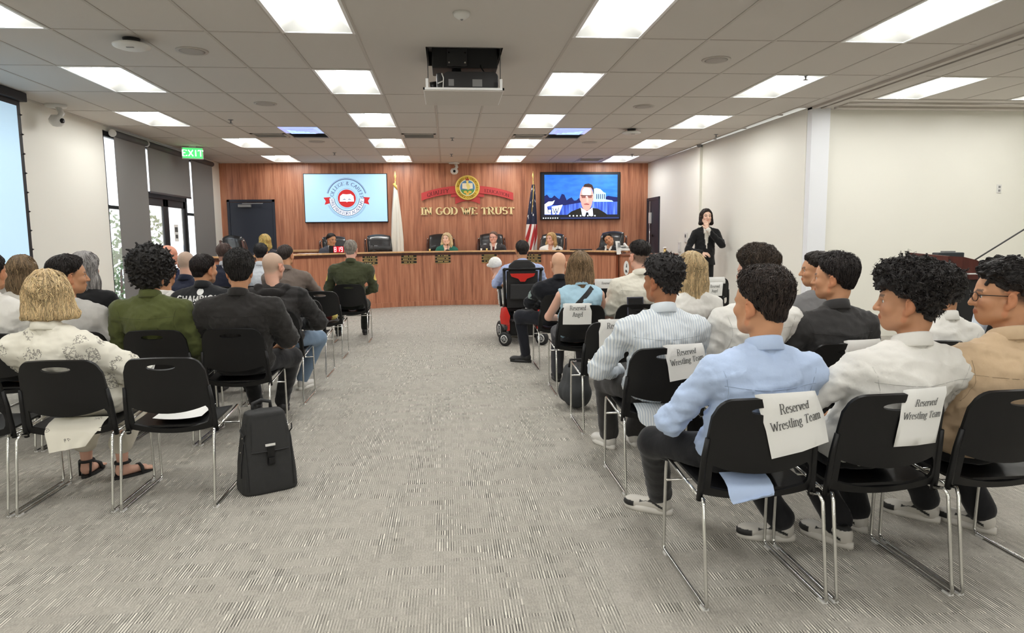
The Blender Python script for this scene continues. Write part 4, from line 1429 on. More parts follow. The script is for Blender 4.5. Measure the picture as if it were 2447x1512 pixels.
# ------------------------------------------------------------------ projector lift
g = empty('projector_lift', (.19, 6.8, CZ), 0, 'black projector on a lowered ceiling lift with white hatch panel', 'projector')
MB().b2((-.35, -.35, .0), (-.335, .35, .13)).b2((.335, -.35, 0), (.35, .35, .13)).b2((-.35, .33, 0), (.35, .35, .13)).b2((-.35, -.35, .0), (.35, -.335, .13)).obj('shaft_wall', M_blk2, g)
MB().b2((-.3, -.05, -.11), (.32, .3, .12)).obj('lift_frame', M_blk2, g, bevel=.01)
MB().b2((-.16, -.08, -.1), (.03, -.04, .06)).obj('mount_plate', M_dgrey, g, bevel=.004)
for x, z in ((-.14, .02), (.01, .02), (-.14, -.07), (.01, -.07)):
    MB().lathe([(.008, -.006), (.008, .006)], 8, (x, -.084, z), axis='y').obj('bolt', M_chrome, g)
MB().tube([(-.07, .02, -.1), (-.07, .0, -.2)], [.045, .05], 16).obj('swivel', M_black, g, True)
pb_ = MB().prism(rrect(-.2, -.36, .31, -.19, .05, 5), -.26, .12)
pb_.obj('body', mat('projector black', (.025, .025, .027), .45), g, bevel=.008, smooth=.7)
MB().b2((-.26, -.25, -.35), (-.2, .1, -.2)).obj('lens_bezel', M_dgrey, g, bevel=.015)
MB().tube([(-.32, -.1, -.3), (-.25, -.1, -.29)], .045, 18).obj('lens', M_black, g, True)
MB().tube([(-.21, -.265, -.21), (-.195, -.268, -.25), (-.2, -.268, -.34), (-.24, -.265, -.36)], .006, 6).tube([(-.25, -.262, -.30), (-.2, -.267, -.28)], .006, 6).obj('trim_curve', M_plast, g, True)
MB().b2((-.15, -.263, -.32), (-.1, -.26, -.26)).obj('connector_panel', M_grey, g)
MB().b2((.07, -.263, -.325), (.16, -.26, -.26)).obj('connector_panel', M_grey, g)
for x in (-.335, .325):
    MB().tube([(x, -.3, -.36), (x, -.3, .1)], .004, 6).obj('lift_cable', M_dgrey, g, True)
MB().tube([(.16, -.0, .05), (.16, -.05, -.1), (.2, -.1, -.18), (.28, -.12, -.22)], .008, 6).obj('power_cable', M_black, g, True)
MB().tube([(.29, .1, -.1), (.29, .1, -.22)], [.01, .004], 6).obj('antenna', M_black, g, True)
hp = MB().b2((-.37, -.35, -.385), (.345, .34, -.365)).obj('hatch_panel', M_dry, g, bevel=.003)
MB().b2((-.38, -.36, -.375), (.355, -.345, -.355)).b2((-.38, -.36, -.375), (-.365, .35, -.355)).b2((.34, -.36, -.375), (.355, .35, -.355)).obj('hatch_rim', M_whitem, hp)
for x in (-.345, .33):
    MB().b2((x - .012, -.33, -.365), (x + .012, -.29, -.27)).obj('hatch_bracket', M_whitem, hp)

# ------------------------------------------------------------------ side podium with document camera arm
g = empty('media_podium', (4.84, 6.25, 0), -.1, 'dark mahogany and black media podium before the alcove wall', 'podium')
MB().b2((0, 0, .03), (1.15, .62, 1.0)).obj('cabinet', M_blk2, g, bevel=.006)
MB().b2((-.03, -.03, 1.0), (1.2, .66, 1.05)).obj('worktop', M_mahog, g, bevel=.006)
MB().prism([(0, 1.05), (.42, 1.05), (.42, 1.08), (.36, 1.14), (.26, 1.19), (.14, 1.22), (0, 1.23)], -.01, .02).obj('privacy_panel', M_mahog, g)
MB().prism([(-.01, 1.05), (.65, 1.05), (.65, 1.25), (-.01, 1.23)], -.02, .0, 'x').obj('side_panel', M_mahog, g)
MB().b2((0, .6, 1.05), (1.15, .63, 1.13)).obj('rear_rail', M_mahog, g)
MB().b2((.0, .03, 0), (1.15, .6, .03)).obj('plinth', M_black, g)
g = empty('document_camera', (5.22, 6.5, 1.05), -.1, 'black document camera with long boom on the podium', 'document camera')
MB().b2((-.1, -.1, .0), (.14, .12, .05)).b2((.0, -.18, .05), (.14, -.02, .1)).obj('base', M_black, g, bevel=.01)
MB().tube([(-.06, -.05, .06), (.5, -.1, .44)], .008, 8).obj('boom', M_dgrey, g, True)
MB().tube([(.5, -.1, .44), (.56, -.1, .42)], .02, 8).obj('camera_head', M_black, g, True)
g = empty('control_box', (5.1, 6.62, 1.055), -.1, 'small dark control box on the podium back edge', 'control box')
MB().b2((-.12, -.06, 0), (.14, .06, .2)).obj('case', mat('slate case', lin(52, 58, 62), .4), g, bevel=.01)
MB().b2((-.05, -.04, .2), (.06, .03, .215)).obj('top_plate', M_grey, g)
for x, y, z, r, lab in ((5.62, 6.42, 1.052, .3, 'loose white papers spread on the podium worktop'), (5.14, 6.33, 1.052, -.2, 'white paper pad under the podium document camera')):
    o = MB().b2((-.22, -.14, 0), (.22, .14, .012)).obj('paper_stack', M_paper, None, loc=(x, y, z), rot=(0, 0, r))
    tag(o, lab, 'paper', 'papers on the podium')
# ------------------------------------------------------------------ implicit surfaces
class SDF:
    def __init__(s, lo, hi, h):
        s.h = h
        s.lo = np.array(lo, float)
        s.n = np.ceil((np.array(hi, float) - s.lo) / h).astype(int) + 1
        s.v = np.full(tuple(s.n), 1., np.float32)
        s.ax = [(s.lo[i] + h * np.arange(s.n[i])).astype(np.float32) for i in range(3)]

    def _sl(s, lo, hi):
        a = np.clip(np.floor((np.array(lo) - s.lo) / s.h).astype(int), 0, s.n)
        b = np.clip(np.ceil((np.array(hi) - s.lo) / s.h).astype(int) + 1, 0, s.n)
        return a, b

    def _put(s, sl, d, k, op='u'):
        o = s.v[sl]
        if op == 's':
            d = -d
            h = np.clip(.5 - .5 * (o - d) / k, 0, 1)
            s.v[sl] = o + (d - o) * h + k * h * (1 - h)
        elif k <= 0:
            s.v[sl] = np.minimum(o, d)
        else:
            h = np.clip(.5 + .5 * (o - d) / k, 0, 1)
            s.v[sl] = o + (d - o) * h - k * h * (1 - h)

    def pts(s, a, b):
        return np.meshgrid(s.ax[0][a[0]:b[0]], s.ax[1][a[1]:b[1]], s.ax[2][a[2]:b[2]], indexing='ij', sparse=True)

    def cone(s, A, B, ra, rb, k=.02, op='u', flat=None):
        A, B = np.array(A, float), np.array(B, float)
        r = max(ra, rb) + k + 3 * s.h
        a, b = s._sl(np.minimum(A, B) - r, np.maximum(A, B) + r)
        if (b <= a).any():
            return s
        X, Y, Z = s.pts(a, b)
        D = B - A
        L = max(D @ D, 1e-9)
        t_ = np.clip(((X - A[0]) * D[0] + (Y - A[1]) * D[1] + (Z - A[2]) * D[2]) / L, 0, 1)
        d = np.sqrt((X - A[0] - t_ * D[0]) ** 2 + (Y - A[1] - t_ * D[1]) ** 2 + (Z - A[2] - t_ * D[2]) ** 2) - (ra + t_ * (rb - ra))
        s._put(tuple(slice(i, j) for i, j in zip(a, b)), d.astype(np.float32), k, op)
        return s

    def ell(s, c, r, k=.02, op='u', R=None):
        c, r = np.array(c, float), np.array(r, float)
        rr = r if R is None else np.full(3, r.max())
        a, b = s._sl(c - rr - k - 3 * s.h, c + rr + k + 3 * s.h)
        if (b <= a).any():
            return s
        X, Y, Z = s.pts(a, b)
        P = [X - c[0], Y - c[1], Z - c[2]]
        if R is not None:
            P = [R[0][i] * P[0] + R[1][i] * P[1] + R[2][i] * P[2] for i in range(3)]
        k0 = np.sqrt((P[0] / r[0]) ** 2 + (P[1] / r[1]) ** 2 + (P[2] / r[2]) ** 2)
        k1 = np.sqrt((P[0] / r[0] ** 2) ** 2 + (P[1] / r[1] ** 2) ** 2 + (P[2] / r[2] ** 2) ** 2)
        d = k0 * (k0 - 1) / np.maximum(k1, 1e-6)
        s._put(tuple(slice(i, j) for i, j in zip(a, b)), d.astype(np.float32), k, op)
        return s

    def clip(s, fn):
        """keep where fn(X,Y,Z) <= 0"""
        X, Y, Z = s.pts((0, 0, 0), s.n)
        s.v = np.maximum(s.v, np.broadcast_to(fn(X, Y, Z), s.v.shape).astype(np.float32))
        return s

    def extract(s):
        v = s.v.copy()
        for ax in range(3):
            for e in (0, -1):
                ix = [slice(None)] * 3
                ix[ax] = e
                v[tuple(ix)] = np.maximum(v[tuple(ix)], 1e-3)
        ng = v < 0
        cnt = np.zeros(tuple(s.n - 1), np.int8)
        for dx in (0, 1):
            for dy in (0, 1):
                for dz in (0, 1):
                    cnt += ng[dx:s.n[0] - 1 + dx, dy:s.n[1] - 1 + dy, dz:s.n[2] - 1 + dz]
        act = (cnt > 0) & (cnt < 8)
        C = np.argwhere(act)
        if len(C) == 0:
            return np.zeros((0, 3)), np.zeros((0, 4), int)
        idx = np.full(act.shape, -1, np.int32)
        idx[act] = np.arange(len(C))
        acc, w_ = np.zeros((len(C), 3)), np.zeros(len(C))
        cor = [(0, 0, 0), (1, 0, 0), (0, 1, 0), (1, 1, 0), (0, 0, 1), (1, 0, 1), (0, 1, 1), (1, 1, 1)]
        val = [v[C[:, 0] + a, C[:, 1] + b, C[:, 2] + c] for a, b, c in cor]
        for i in range(8):
            for j in range(i + 1, 8):
                if sum(abs(p - q) for p, q in zip(cor[i], cor[j])) != 1:
                    continue
                m = (val[i] < 0) != (val[j] < 0)
                t_ = np.where(m, val[i] / np.where(m, val[i] - val[j], 1), 0)
                p = np.array(cor[i]) + t_[:, None] * (np.array(cor[j]) - np.array(cor[i]))
                acc += p * m[:, None]
                w_ += m
        V = s.lo + s.h * (C + acc / w_[:, None])
        Fs = []
        for ax in range(3):
            u, w2 = (ax + 1) % 3, (ax + 2) % 3
            sl0, sl1 = [slice(None)] * 3, [slice(None)] * 3
            sl0[ax], sl1[ax] = slice(0, -1), slice(1, None)
            d = ng[tuple(sl0)] != ng[tuple(sl1)]
            E_ = np.argwhere(d)
            ok = (E_[:, u] > 0) & (E_[:, w2] > 0) & (E_[:, u] < s.n[u] - 1) & (E_[:, w2] < s.n[w2] - 1)
            E_ = E_[ok]
            q = []
            for du, dw in ((-1, -1), (0, -1), (0, 0), (-1, 0)):
                c = E_.copy()
                c[:, u] += du
                c[:, w2] += dw
                q.append(idx[c[:, 0], c[:, 1], c[:, 2]])
            q = np.stack(q, 1)
            flip = ~ng[E_[:, 0], E_[:, 1], E_[:, 2]]
            q[flip] = q[flip][:, ::-1]
            Fs.append(q)
        return V, np.concatenate(Fs)


def normals(V, Fq):
    a, b, c, d = (V[Fq[:, i]] for i in range(4))
    n = np.cross(c - a, d - b)
    N = np.zeros_like(V)
    for i in range(4):
        np.add.at(N, Fq[:, i], n)
    return N / np.maximum(np.linalg.norm(N, axis=1, keepdims=True), 1e-9)


def relax(V, Fq, it=2, f=.5):
    for _ in range(it):
        S, n = np.zeros_like(V), np.zeros(len(V))
        for i in range(4):
            np.add.at(S, Fq[:, i], V[Fq[:, (i + 1) % 4]] + V[Fq[:, i - 1]])
            np.add.at(n, Fq[:, i], 2)
        V = V * (1 - f) + f * S / np.maximum(n, 1)[:, None]
    return V


def qmesh(name, parts, m):
    """parts: list of (V, F(quad array or list), C per-vertex colours)"""
    Vs, Fs, Cs, b = [], [], [], 0
    for V, Fq, C in parts:
        Vs.append(np.asarray(V, float))
        Fs += [tuple(int(i) + b for i in q) for q in (Fq.tolist() if hasattr(Fq, 'tolist') else Fq)]
        C = np.asarray(C, float)
        Cs.append(np.broadcast_to(C, (len(V), 3)))
        b += len(V)
    V, C = np.concatenate(Vs), np.concatenate(Cs)
    me = bpy.data.meshes.new(name)
    me.from_pydata(V.tolist(), [], Fs)
    at = me.color_attributes.new('Col', 'FLOAT_COLOR', 'POINT')
    at.data.foreach_set('color', np.concatenate([C, np.ones((len(C), 1))], 1).astype(np.float32).ravel())
    me.shade_smooth()
    me.materials.append(m)
    return me


def snoise(P, sc, seed=0):
    """cheap smooth noise in -1..1 from sums of rotated sines"""
    r = np.random.default_rng(seed)
    o = np.zeros(len(P))
    for i in range(5):
        d = r.normal(size=3)
        d /= np.linalg.norm(d)
        w2 = r.normal(size=3)
        w2 /= np.linalg.norm(w2)
        o += np.sin(P @ d * sc * (1 + .35 * i) + 1.6 * np.sin(P @ w2 * sc * .7 + r.uniform(0, 6)) + r.uniform(0, 6))
    return o / 5


def rotm(yaw=0, pitch=0, roll=0):
    return np.array(Matrix.Rotation(yaw, 3, 'Z') @ Matrix.Rotation(pitch, 3, 'X') @ Matrix.Rotation(roll, 3, 'Y'))


# ------------------------------------------------------------------ head (face towards +y, centre between the ears)
def build_head(h, skin, scalp=None, scalp_line=.0, face=True, jaw=1., brow=None, beard=0., nose=1.):
    s = SDF((-.115, -.135, -.25), (.115, .155, .155), h)
    s.ell((0, -.018, .04), (.077, .098, .086), .0)
    s.ell((0, .03, .03), (.066, .066, .075), .02)
    s.ell((0, .036, -.045), (.058 * jaw, .058, .07), .025)
    s.ell((0, .066, -.094), (.026, .024, .022), .03)
    for q in (-1, 1):
        s.cone((q * .06, .0, -.03), (q * .054 * jaw, .008, -.07), .016, .016, .025)
        s.cone((q * .054 * jaw, .008, -.07), (q * .018, .066, -.1), .016, .014, .025)
        s.ell((q * .042, .066, -.022), (.022, .024, .022), .02)
        s.cone((q * .012, .09, .022), (q * .044, .078, .022), .009, .009, .012)
    s.cone((0, .087, .02), (0, .111 + .008 * (nose - 1), -.026), .008, .0125 * nose, .01)
    for q in (-1, 1):
        s.ell((q * .012, .1, -.029), (.009, .011, .008), .006)
        s.ell((q * .031, .1, .006), (.017, .016, .01), .008, 's')
    s.ell((0, .0905, -.056), (.022, .011, .0062), .006)
    s.ell((0, .089, -.067), (.019, .011, .0066), .006)
    s.cone((-.02, .103, -.0615), (.02, .103, -.0615), .0022, .0022, .003, 's')
    s.cone((0, -.022, -.05), (0, -.04, -.2), .056, .055, .03)
    s.cone((0, -.06, -.0), (0, -.05, -.17), .045, .042, .03)
    for q in (-1, 1):
        R = rotm(q * -.35, -.18, q * .12)
        s.ell((q * .084, -.014, -.006), (.0095, .022, .036), .006, 'u', R)
        s.ell((q * .079, -.001, -.037), (.008, .012, .013), .008)
        s.ell((q * .095, -.008, -.002), (.007, .012, .022), .004, 's', R)
    V, Fq = s.extract()
    V = relax(V, Fq, 1, .35)
    C = np.tile(np.array(skin), (len(V), 1))
    C *= (1 + .05 * snoise(V, 60, 3))[:, None]
    ear = (np.abs(V[:, 0]) > .074) & (V[:, 2] < .03)
    C[ear] *= np.array((1.04, .88, .84))
    ck = np.exp(-(((np.abs(V[:, 0]) - .04) / .02) ** 2 + ((V[:, 2] + .025) / .022) ** 2)) * (V[:, 1] > .05)
    C *= 1 - ck[:, None] * np.array((.0, .12, .12))
    if face:
        lp = ((V[:, 0] / .023) ** 2 + ((V[:, 2] + .0615) / .012) ** 2 < 1) & (V[:, 1] > .08)
        C[lp] *= np.array((.82, .55, .52))
        if brow is not None:
            bw = (np.abs(np.abs(V[:, 0]) - .031) < .019) & (np.abs(V[:, 2] - .024 - .006 * np.cos((np.abs(V[:, 0]) - .034) * 60)) < .006) & (V[:, 1] > .06)
            C[bw] = C[bw] * .25 + np.array(brow) * .75
    if scalp is not None:
        zl = np.interp(V[:, 1], [-.12, -.07, -.03, .0, .02, .05, .075, .1], [-.06, -.055, -.03, -.0, .0, .05, .085, .1]) + scalp_line
        f = np.clip((V[:, 2] - zl) / .03, 0, 1) * (V[:, 1] < .09)
        f *= np.clip(1 - ear * 1., 0, 1)
        f = f * (.85 + .15 * snoise(V, 300, 5))
        C = C * (1 - f[:, None]) + np.array(scalp) * f[:, None]
    if beard:
        f = beard * np.clip((-.03 - V[:, 2]) / .02, 0, 1) * (V[:, 1] > .0) * (V[:, 2] > -.13)
        C = C * (1 - f[:, None]) + C * .35 * f[:, None]
    return V, Fq, C


HLINE = {'short': [-.065, -.058, -.02, .03, .03, .045, .082, .1], 'fade': [.0, .012, .03, .04, .045, .06, .085, .1], 'crop': [-.06, -.055, -.02, .032, .03, .052, .085, .105], 'low': [-.1, -.1, -.06, -.03, -.05, .03, .08, .1], 'bald': [-.05, -.045, -.02, .03, .03, .09, .2, .2]}


def build_hair(h, style, col, line='short', top=.02, side=.01, seed=1, strands=0, curl=0, curl_r=.013, long_=0., wide=1., fringe=0., slen=.09, flow='back', part_=0., mess=.003, hi=1., tuft=0):
    r = np.random.default_rng(seed)
    zlo = -.2 - long_
    s = SDF((-.19, -.2, zlo), (.19, .19, .24), h)

    def thick(X, Y, Z):
        t_ = np.clip((Z - .02) / .09, 0, 1)
        return side + (top - side) * t_
    def base():
        X, Y, Z = s.pts((0, 0, 0), s.n)
        def E_(c, rr):
            k0 = np.sqrt(((X - c[0]) / rr[0]) ** 2 + ((Y - c[1]) / rr[1]) ** 2 + ((Z - c[2]) / rr[2]) ** 2)
            return (k0 - 1) * min(rr)
        d = np.minimum(E_((0, -.018, .04), (.077, .098, .086)), E_((0, .03, .03), (.066, .066, .075)))
        nk = np.sqrt((X / 1.) ** 2 + ((Y + .055) / 1.) ** 2) - .05
        nk = np.maximum(nk, np.maximum(-.14 - Z, Z - .02))
        d = np.minimum(d, nk)
        return d, X, Y, Z
    d, X, Y, Z = base()
    zl = np.interp(Y.ravel(), [-.12, -.07, -.03, .0, .02, .05, .075, .1], HLINE[line]).reshape(Y.shape)
    tk = thick(X, Y, Z)
    if not long_:
        tk = tk * np.clip((Z - zl) / .045 + .12, .12, 1)
    s.v = np.maximum(d - tk, (zl - Z) * .8).astype(np.float32)
    if fringe:
        s.ell((0, .07, .1 + fringe * .2), (.07, .045, .04 + fringe), .02)
        for q in range(7):
            a = (q - 3) / 3
            s.cone((a * .05, .08, .11), (a * .066, .108 - .02 * a * a, .11 - fringe * 1.4 - .02 * abs(a)), .018, .008, .012)
    if long_:
        L = long_
        w_ = wide
        for q in range(9):
            a = (q - 4) / 4
            x = a * .085 * w_
            y = -.085 + .055 * a * a
            s.cone((x * .95, y, .05), (x * 1.12, y - .005 + .02 * abs(a), -.1), .03, .034, .02)
            s.cone((x * 1.12, y - .005 + .02 * abs(a), -.1), (x * 1.2 + .012 * r.normal(), y - .01 + .03 * abs(a), -.16 - L * (1 - .18 * abs(a) + .06 * r.normal())), .034, .014, .02)
    if curl:
        V, Fq = s.extract()
        ii = r.integers(0, len(V), curl)
        N = normals(V, Fq)
        for i in ii:
            p = V[i] + N[i] * r.uniform(-.002, curl_r * .8)
            if p[1] > .09 and p[2] < .06:
                continue
            q = p + r.normal(size=3) * curl_r * 1.1
            s.cone(p, q, curl_r * r.uniform(.5, .9), curl_r * r.uniform(.35, .7), .004)
    V, Fq = s.extract()
    if len(V) == 0:
        return []
    N = normals(V, Fq)
    col = np.array(col)
    crown = np.array((.0, -.045, .125))
    az = np.arctan2(V[:, 0] - crown[0] - part_, -(V[:, 1] - crown[1]))
    st = .5 * np.sin(az * 23 + 2.5 * np.sin(az * 7)) + .5 * np.sin(az * 47 + V[:, 2] * 20)
    if curl:
        C = col * (1 + .25 * snoise(V, 180, seed))[:, None]
    else:
        V = V + N * (.003 * st)[:, None]
        C = col * (1 + .28 * st + .12 * snoise(V, 50, seed))[:, None]
        V = V + N * (.0025 * snoise(V, 140, seed) + mess * snoise(V * np.array((1.3, 1, .8)), 52, seed + 3))[:, None]
    parts = [(V, Fq, np.clip(C, 0, 1))]
    if strands:
        bv = BVHTree.FromPolygons(V.tolist(), Fq.tolist())
        vs, fs, cs = [], [], []
        ii = r.integers(0, len(V), strands + tuft)
        flow0, slen0 = flow, slen
        for j_, i in enumerate(ii):
            p = Vector(V[i])
            if N[i][2] < -.5:
                continue
            flow, slen = flow0, slen0
            if j_ >= strands:
                if p.z < .05:
                    continue
                flow, slen = 'up', slen0 * .7
            pts = []
            n_ = 6
            if flow == 'back':
                dr = Vector((p.x - crown[0], p.y - crown[1], -.25 * max(0, .1 - p.z) / .1 - .02))
                if p.z < .06:
                    dr = Vector((0, -.02, -1))
            elif flow == 'down':
                dr = Vector((p.x - crown[0], p.y - crown[1], -.03)) if p.z > .07 else Vector((p.x * .15, -.02, -1))
            elif flow == 'fwd':
                dr = Vector((p.x * .5 + r.normal() * .03, .12, -.02)) if p.z > .05 else Vector((0, .02, -1))
            elif flow == 'up':
                dr = Vector((r.normal() * .8, r.normal() * .5 - .2, .7))
            else:
                dr = Vector((r.normal(), r.normal(), r.normal()))
            dr = dr.normalized() + Vector(r.normal(size=3) * (.07 if flow == 'down' else .22))
            L = slen * r.uniform(.6, 1.2) / n_
            ph = r.uniform(0, 6)
            for k in range(n_ + 1):
                loc, nn, _i, _d = bv.find_nearest(p)
                if loc is None:
                    break
                if not long_ and loc.z < np.interp(loc.y, [-.12, -.07, -.03, .0, .02, .05, .075, .1], HLINE[line]) + .003:
                    break
                lift = .0015 + (.012 if flow in ('up', 'rand') else .003) * (k / n_) ** 2
                pts.append(loc + nn * lift)
                t_ = dr - nn * dr.dot(nn)
                if t_.length < 1e-4:
                    break
                t_.normalize()
                if flow == 'rand':
                    t_.rotate(Matrix.Rotation(.9 * math.sin(ph + k * 1.3), 3, nn))
                p = loc + t_ * L
            if len(pts) < 4:
                continue
            rad = r.uniform(.0016, .0034)
            shade = r.uniform(.55, 1.5 + .6 * hi)
            b = len(vs)
            m_ = len(pts)
            for k, q in enumerate(pts):
                t_ = (pts[min(k + 1, m_ - 1)] - pts[max(k - 1, 0)]).normalized()
                u_ = t_.orthogonal().normalized()
                w2 = t_.cross(u_)
                rr = rad * (1 - (k / (m_ - 1)) ** 2 * .85)
                for a in (0, 2.09, 4.19):
                    vs.append(q + (u_ * math.cos(a) + w2 * math.sin(a)) * rr)
                    cs.append(col * shade)
            for k in range(m_ - 1):
                for a in range(3):
                    fs.append((b + 3 * k + a, b + 3 * k + (a + 1) % 3, b + 3 * k + 3 + (a + 1) % 3, b + 3 * k + 3 + a))
        if vs:
            parts.append((np.array(vs), fs, np.clip(np.array(cs), 0, 1)))
    return parts


# ------------------------------------------------------------------ hands
def build_hand(h, W, fwd, down, side, skin, curl=.5, size=1.):
    """W wrist, fwd finger direction, down palm normal; side +1 right hand, -1 left hand"""
    f = Vector(fwd).normalized()
    d = Vector(down)
    d = (d - f * d.dot(f)).normalized()
    x = f.cross(d) * -side          # towards the thumb
    W = Vector(W)
    z_ = size
    pts = []
    lo = W - Vector((.14,) * 3)
    hi = W + Vector((.14,) * 3)
    c = W + f * .05 * z_
    lo = Vector([min(a, b) for a, b in zip(W, W + f * .2)]) - Vector((.07,) * 3)
    hi = Vector([max(a, b) for a, b in zip(W, W + f * .2)]) + Vector((.07,) * 3)
    s = SDF(lo, hi, h)
    s.cone(W - f * .03, W + f * .02, .026 * z_, .026 * z_, .01)
    for q in (-.024, -.008, .008, .024):
        s.cone(W + f * .02 + x * q * .7, W + f * .088 * z_ + x * q * z_, .016 * z_, .0125 * z_, .012)
    for q, L, off in ((-.03, .056, .078), (-.0105, .07, .088), (.0095, .076, .09), (.029, .068, .086)):
        b = W + f * off * z_ + x * q * z_
        dirn = (f + d * curl * .5 + x * q * 2).normalized()
        m1 = b + dirn * L * .45 * z_
        dirn = (f + d * curl * 1.3 + x * q).normalized()
        m2 = m1 + dirn * L * .32 * z_
        dirn = (f + d * curl * 2.2).normalized()
        e = m2 + dirn * L * .26 * z_
        s.cone(b, m1, .0095 * z_, .0088 * z_, .003)
        s.cone(m1, m2, .0088 * z_, .0078 * z_, .003)
        s.cone(m2, e, .0078 * z_, .0066 * z_, .003)
    b = W + f * .025 * z_ + x * .024 * z_
    m1 = b + (x * .75 + f * .75 + d * .25).normalized() * .042 * z_
    e = m1 + (f * .9 + x * .25 + d * .3).normalized() * .036 * z_
    s.cone(b, m1, .0145 * z_, .0105 * z_, .01)
    s.cone(m1, e, .0105 * z_, .0085 * z_, .003)
    V, Fq = s.extract()
    return V, Fq, np.clip(np.array(skin) * (1 + .05 * snoise(V, 80, 4))[:, None], 0, 1)


SKIN = {'fair': lin(226, 178, 156), 'pink': lin(232, 178, 160), 'tan': lin(200, 148, 112), 'brown': lin(168, 116, 84), 'olive': lin(190, 140, 106), 'pale': lin(238, 198, 176)}
BLACKH, DKBR, BRN = lin(26, 23, 22), lin(42, 34, 30), lin(96, 76, 58)


def build_shoe(h, ankle, toe_dir, colu, cols, size=1., mark=None):
    """low shoe; returns (upper, sole) parts; ankle = (x,y) over the heel, toe_dir angle from +y (ccw)"""
    s = SDF((-.065, -.075, -.005), (.065, .225, .13), h)
    s.ell((0, -.02, .055), (.036, .045, .055), .0)
    s.cone((0, -.01, .05), (0, .15, .035), .036, .028, .02)
    s.ell((0, .14, .035), (.043, .062, .033), .02)
    s.cone((0, -.015, .06), (0, .03, .09), .036, .03, .02)
    s.ell((0, -.012, .125), (.026, .034, .03), .008, 's')
    s.clip(lambda X, Y, Z: .022 - Z)
    V, Fq = s.extract()
    C = np.tile(np.array(colu), (len(V), 1))
    if mark is not None:       # dark toe band, heel tab and side stripe
        side_ = (np.abs(V[:, 2] - .047 - .22 * np.maximum(0, V[:, 1] - .01) * 0 - .02 * np.sin((V[:, 1] + .02) * 22)) < .0075) & (V[:, 1] > -.03) & (V[:, 1] < .1) & (np.abs(V[:, 0]) > .026)
        toe_ = (V[:, 1] > .13) & (V[:, 2] < .052) & (V[:, 1] < .2)
        col_ = (V[:, 2] > .085) & (V[:, 1] < .02)
        C[side_ | toe_ | col_] = mark
    ol = []
    for k in range(28):
        a = 2 * PI * k / 28
        y = .062 + .135 * math.sin(a)
        x = .041 * math.cos(a) * (1 + .16 * math.sin(a)) * (1 - .1 * math.exp(-((y - .05) / .04) ** 2))
        ol.append((x, y))
    mb = MB()
    n = len(ol)
    vs = [(x * 1.05, y, 0) for x, y in ol] + [(x * 1.1, y, .012) for x, y in ol] + [(x * 1.02, y, .032) for x, y in ol]
    fs = [tuple(range(n - 1, -1, -1)), tuple(range(2 * n, 3 * n))]
    for l_ in (0, n):
        fs += [(l_ + i, l_ + (i + 1) % n, l_ + n + (i + 1) % n, l_ + n + i) for i in range(n)]
    c_, s_ = math.cos(toe_dir), math.sin(toe_dir)
    def tf(P):
        P = np.asarray(P, float) * size
        return np.stack([P[:, 0] * c_ - P[:, 1] * s_ + ankle[0], P[:, 0] * s_ + P[:, 1] * c_ + ankle[1], P[:, 2] + (ankle[2] if len(ankle) > 2 else 0)], 1)
    return (tf(V), Fq, C), (tf(vs), fs, np.array(cols))


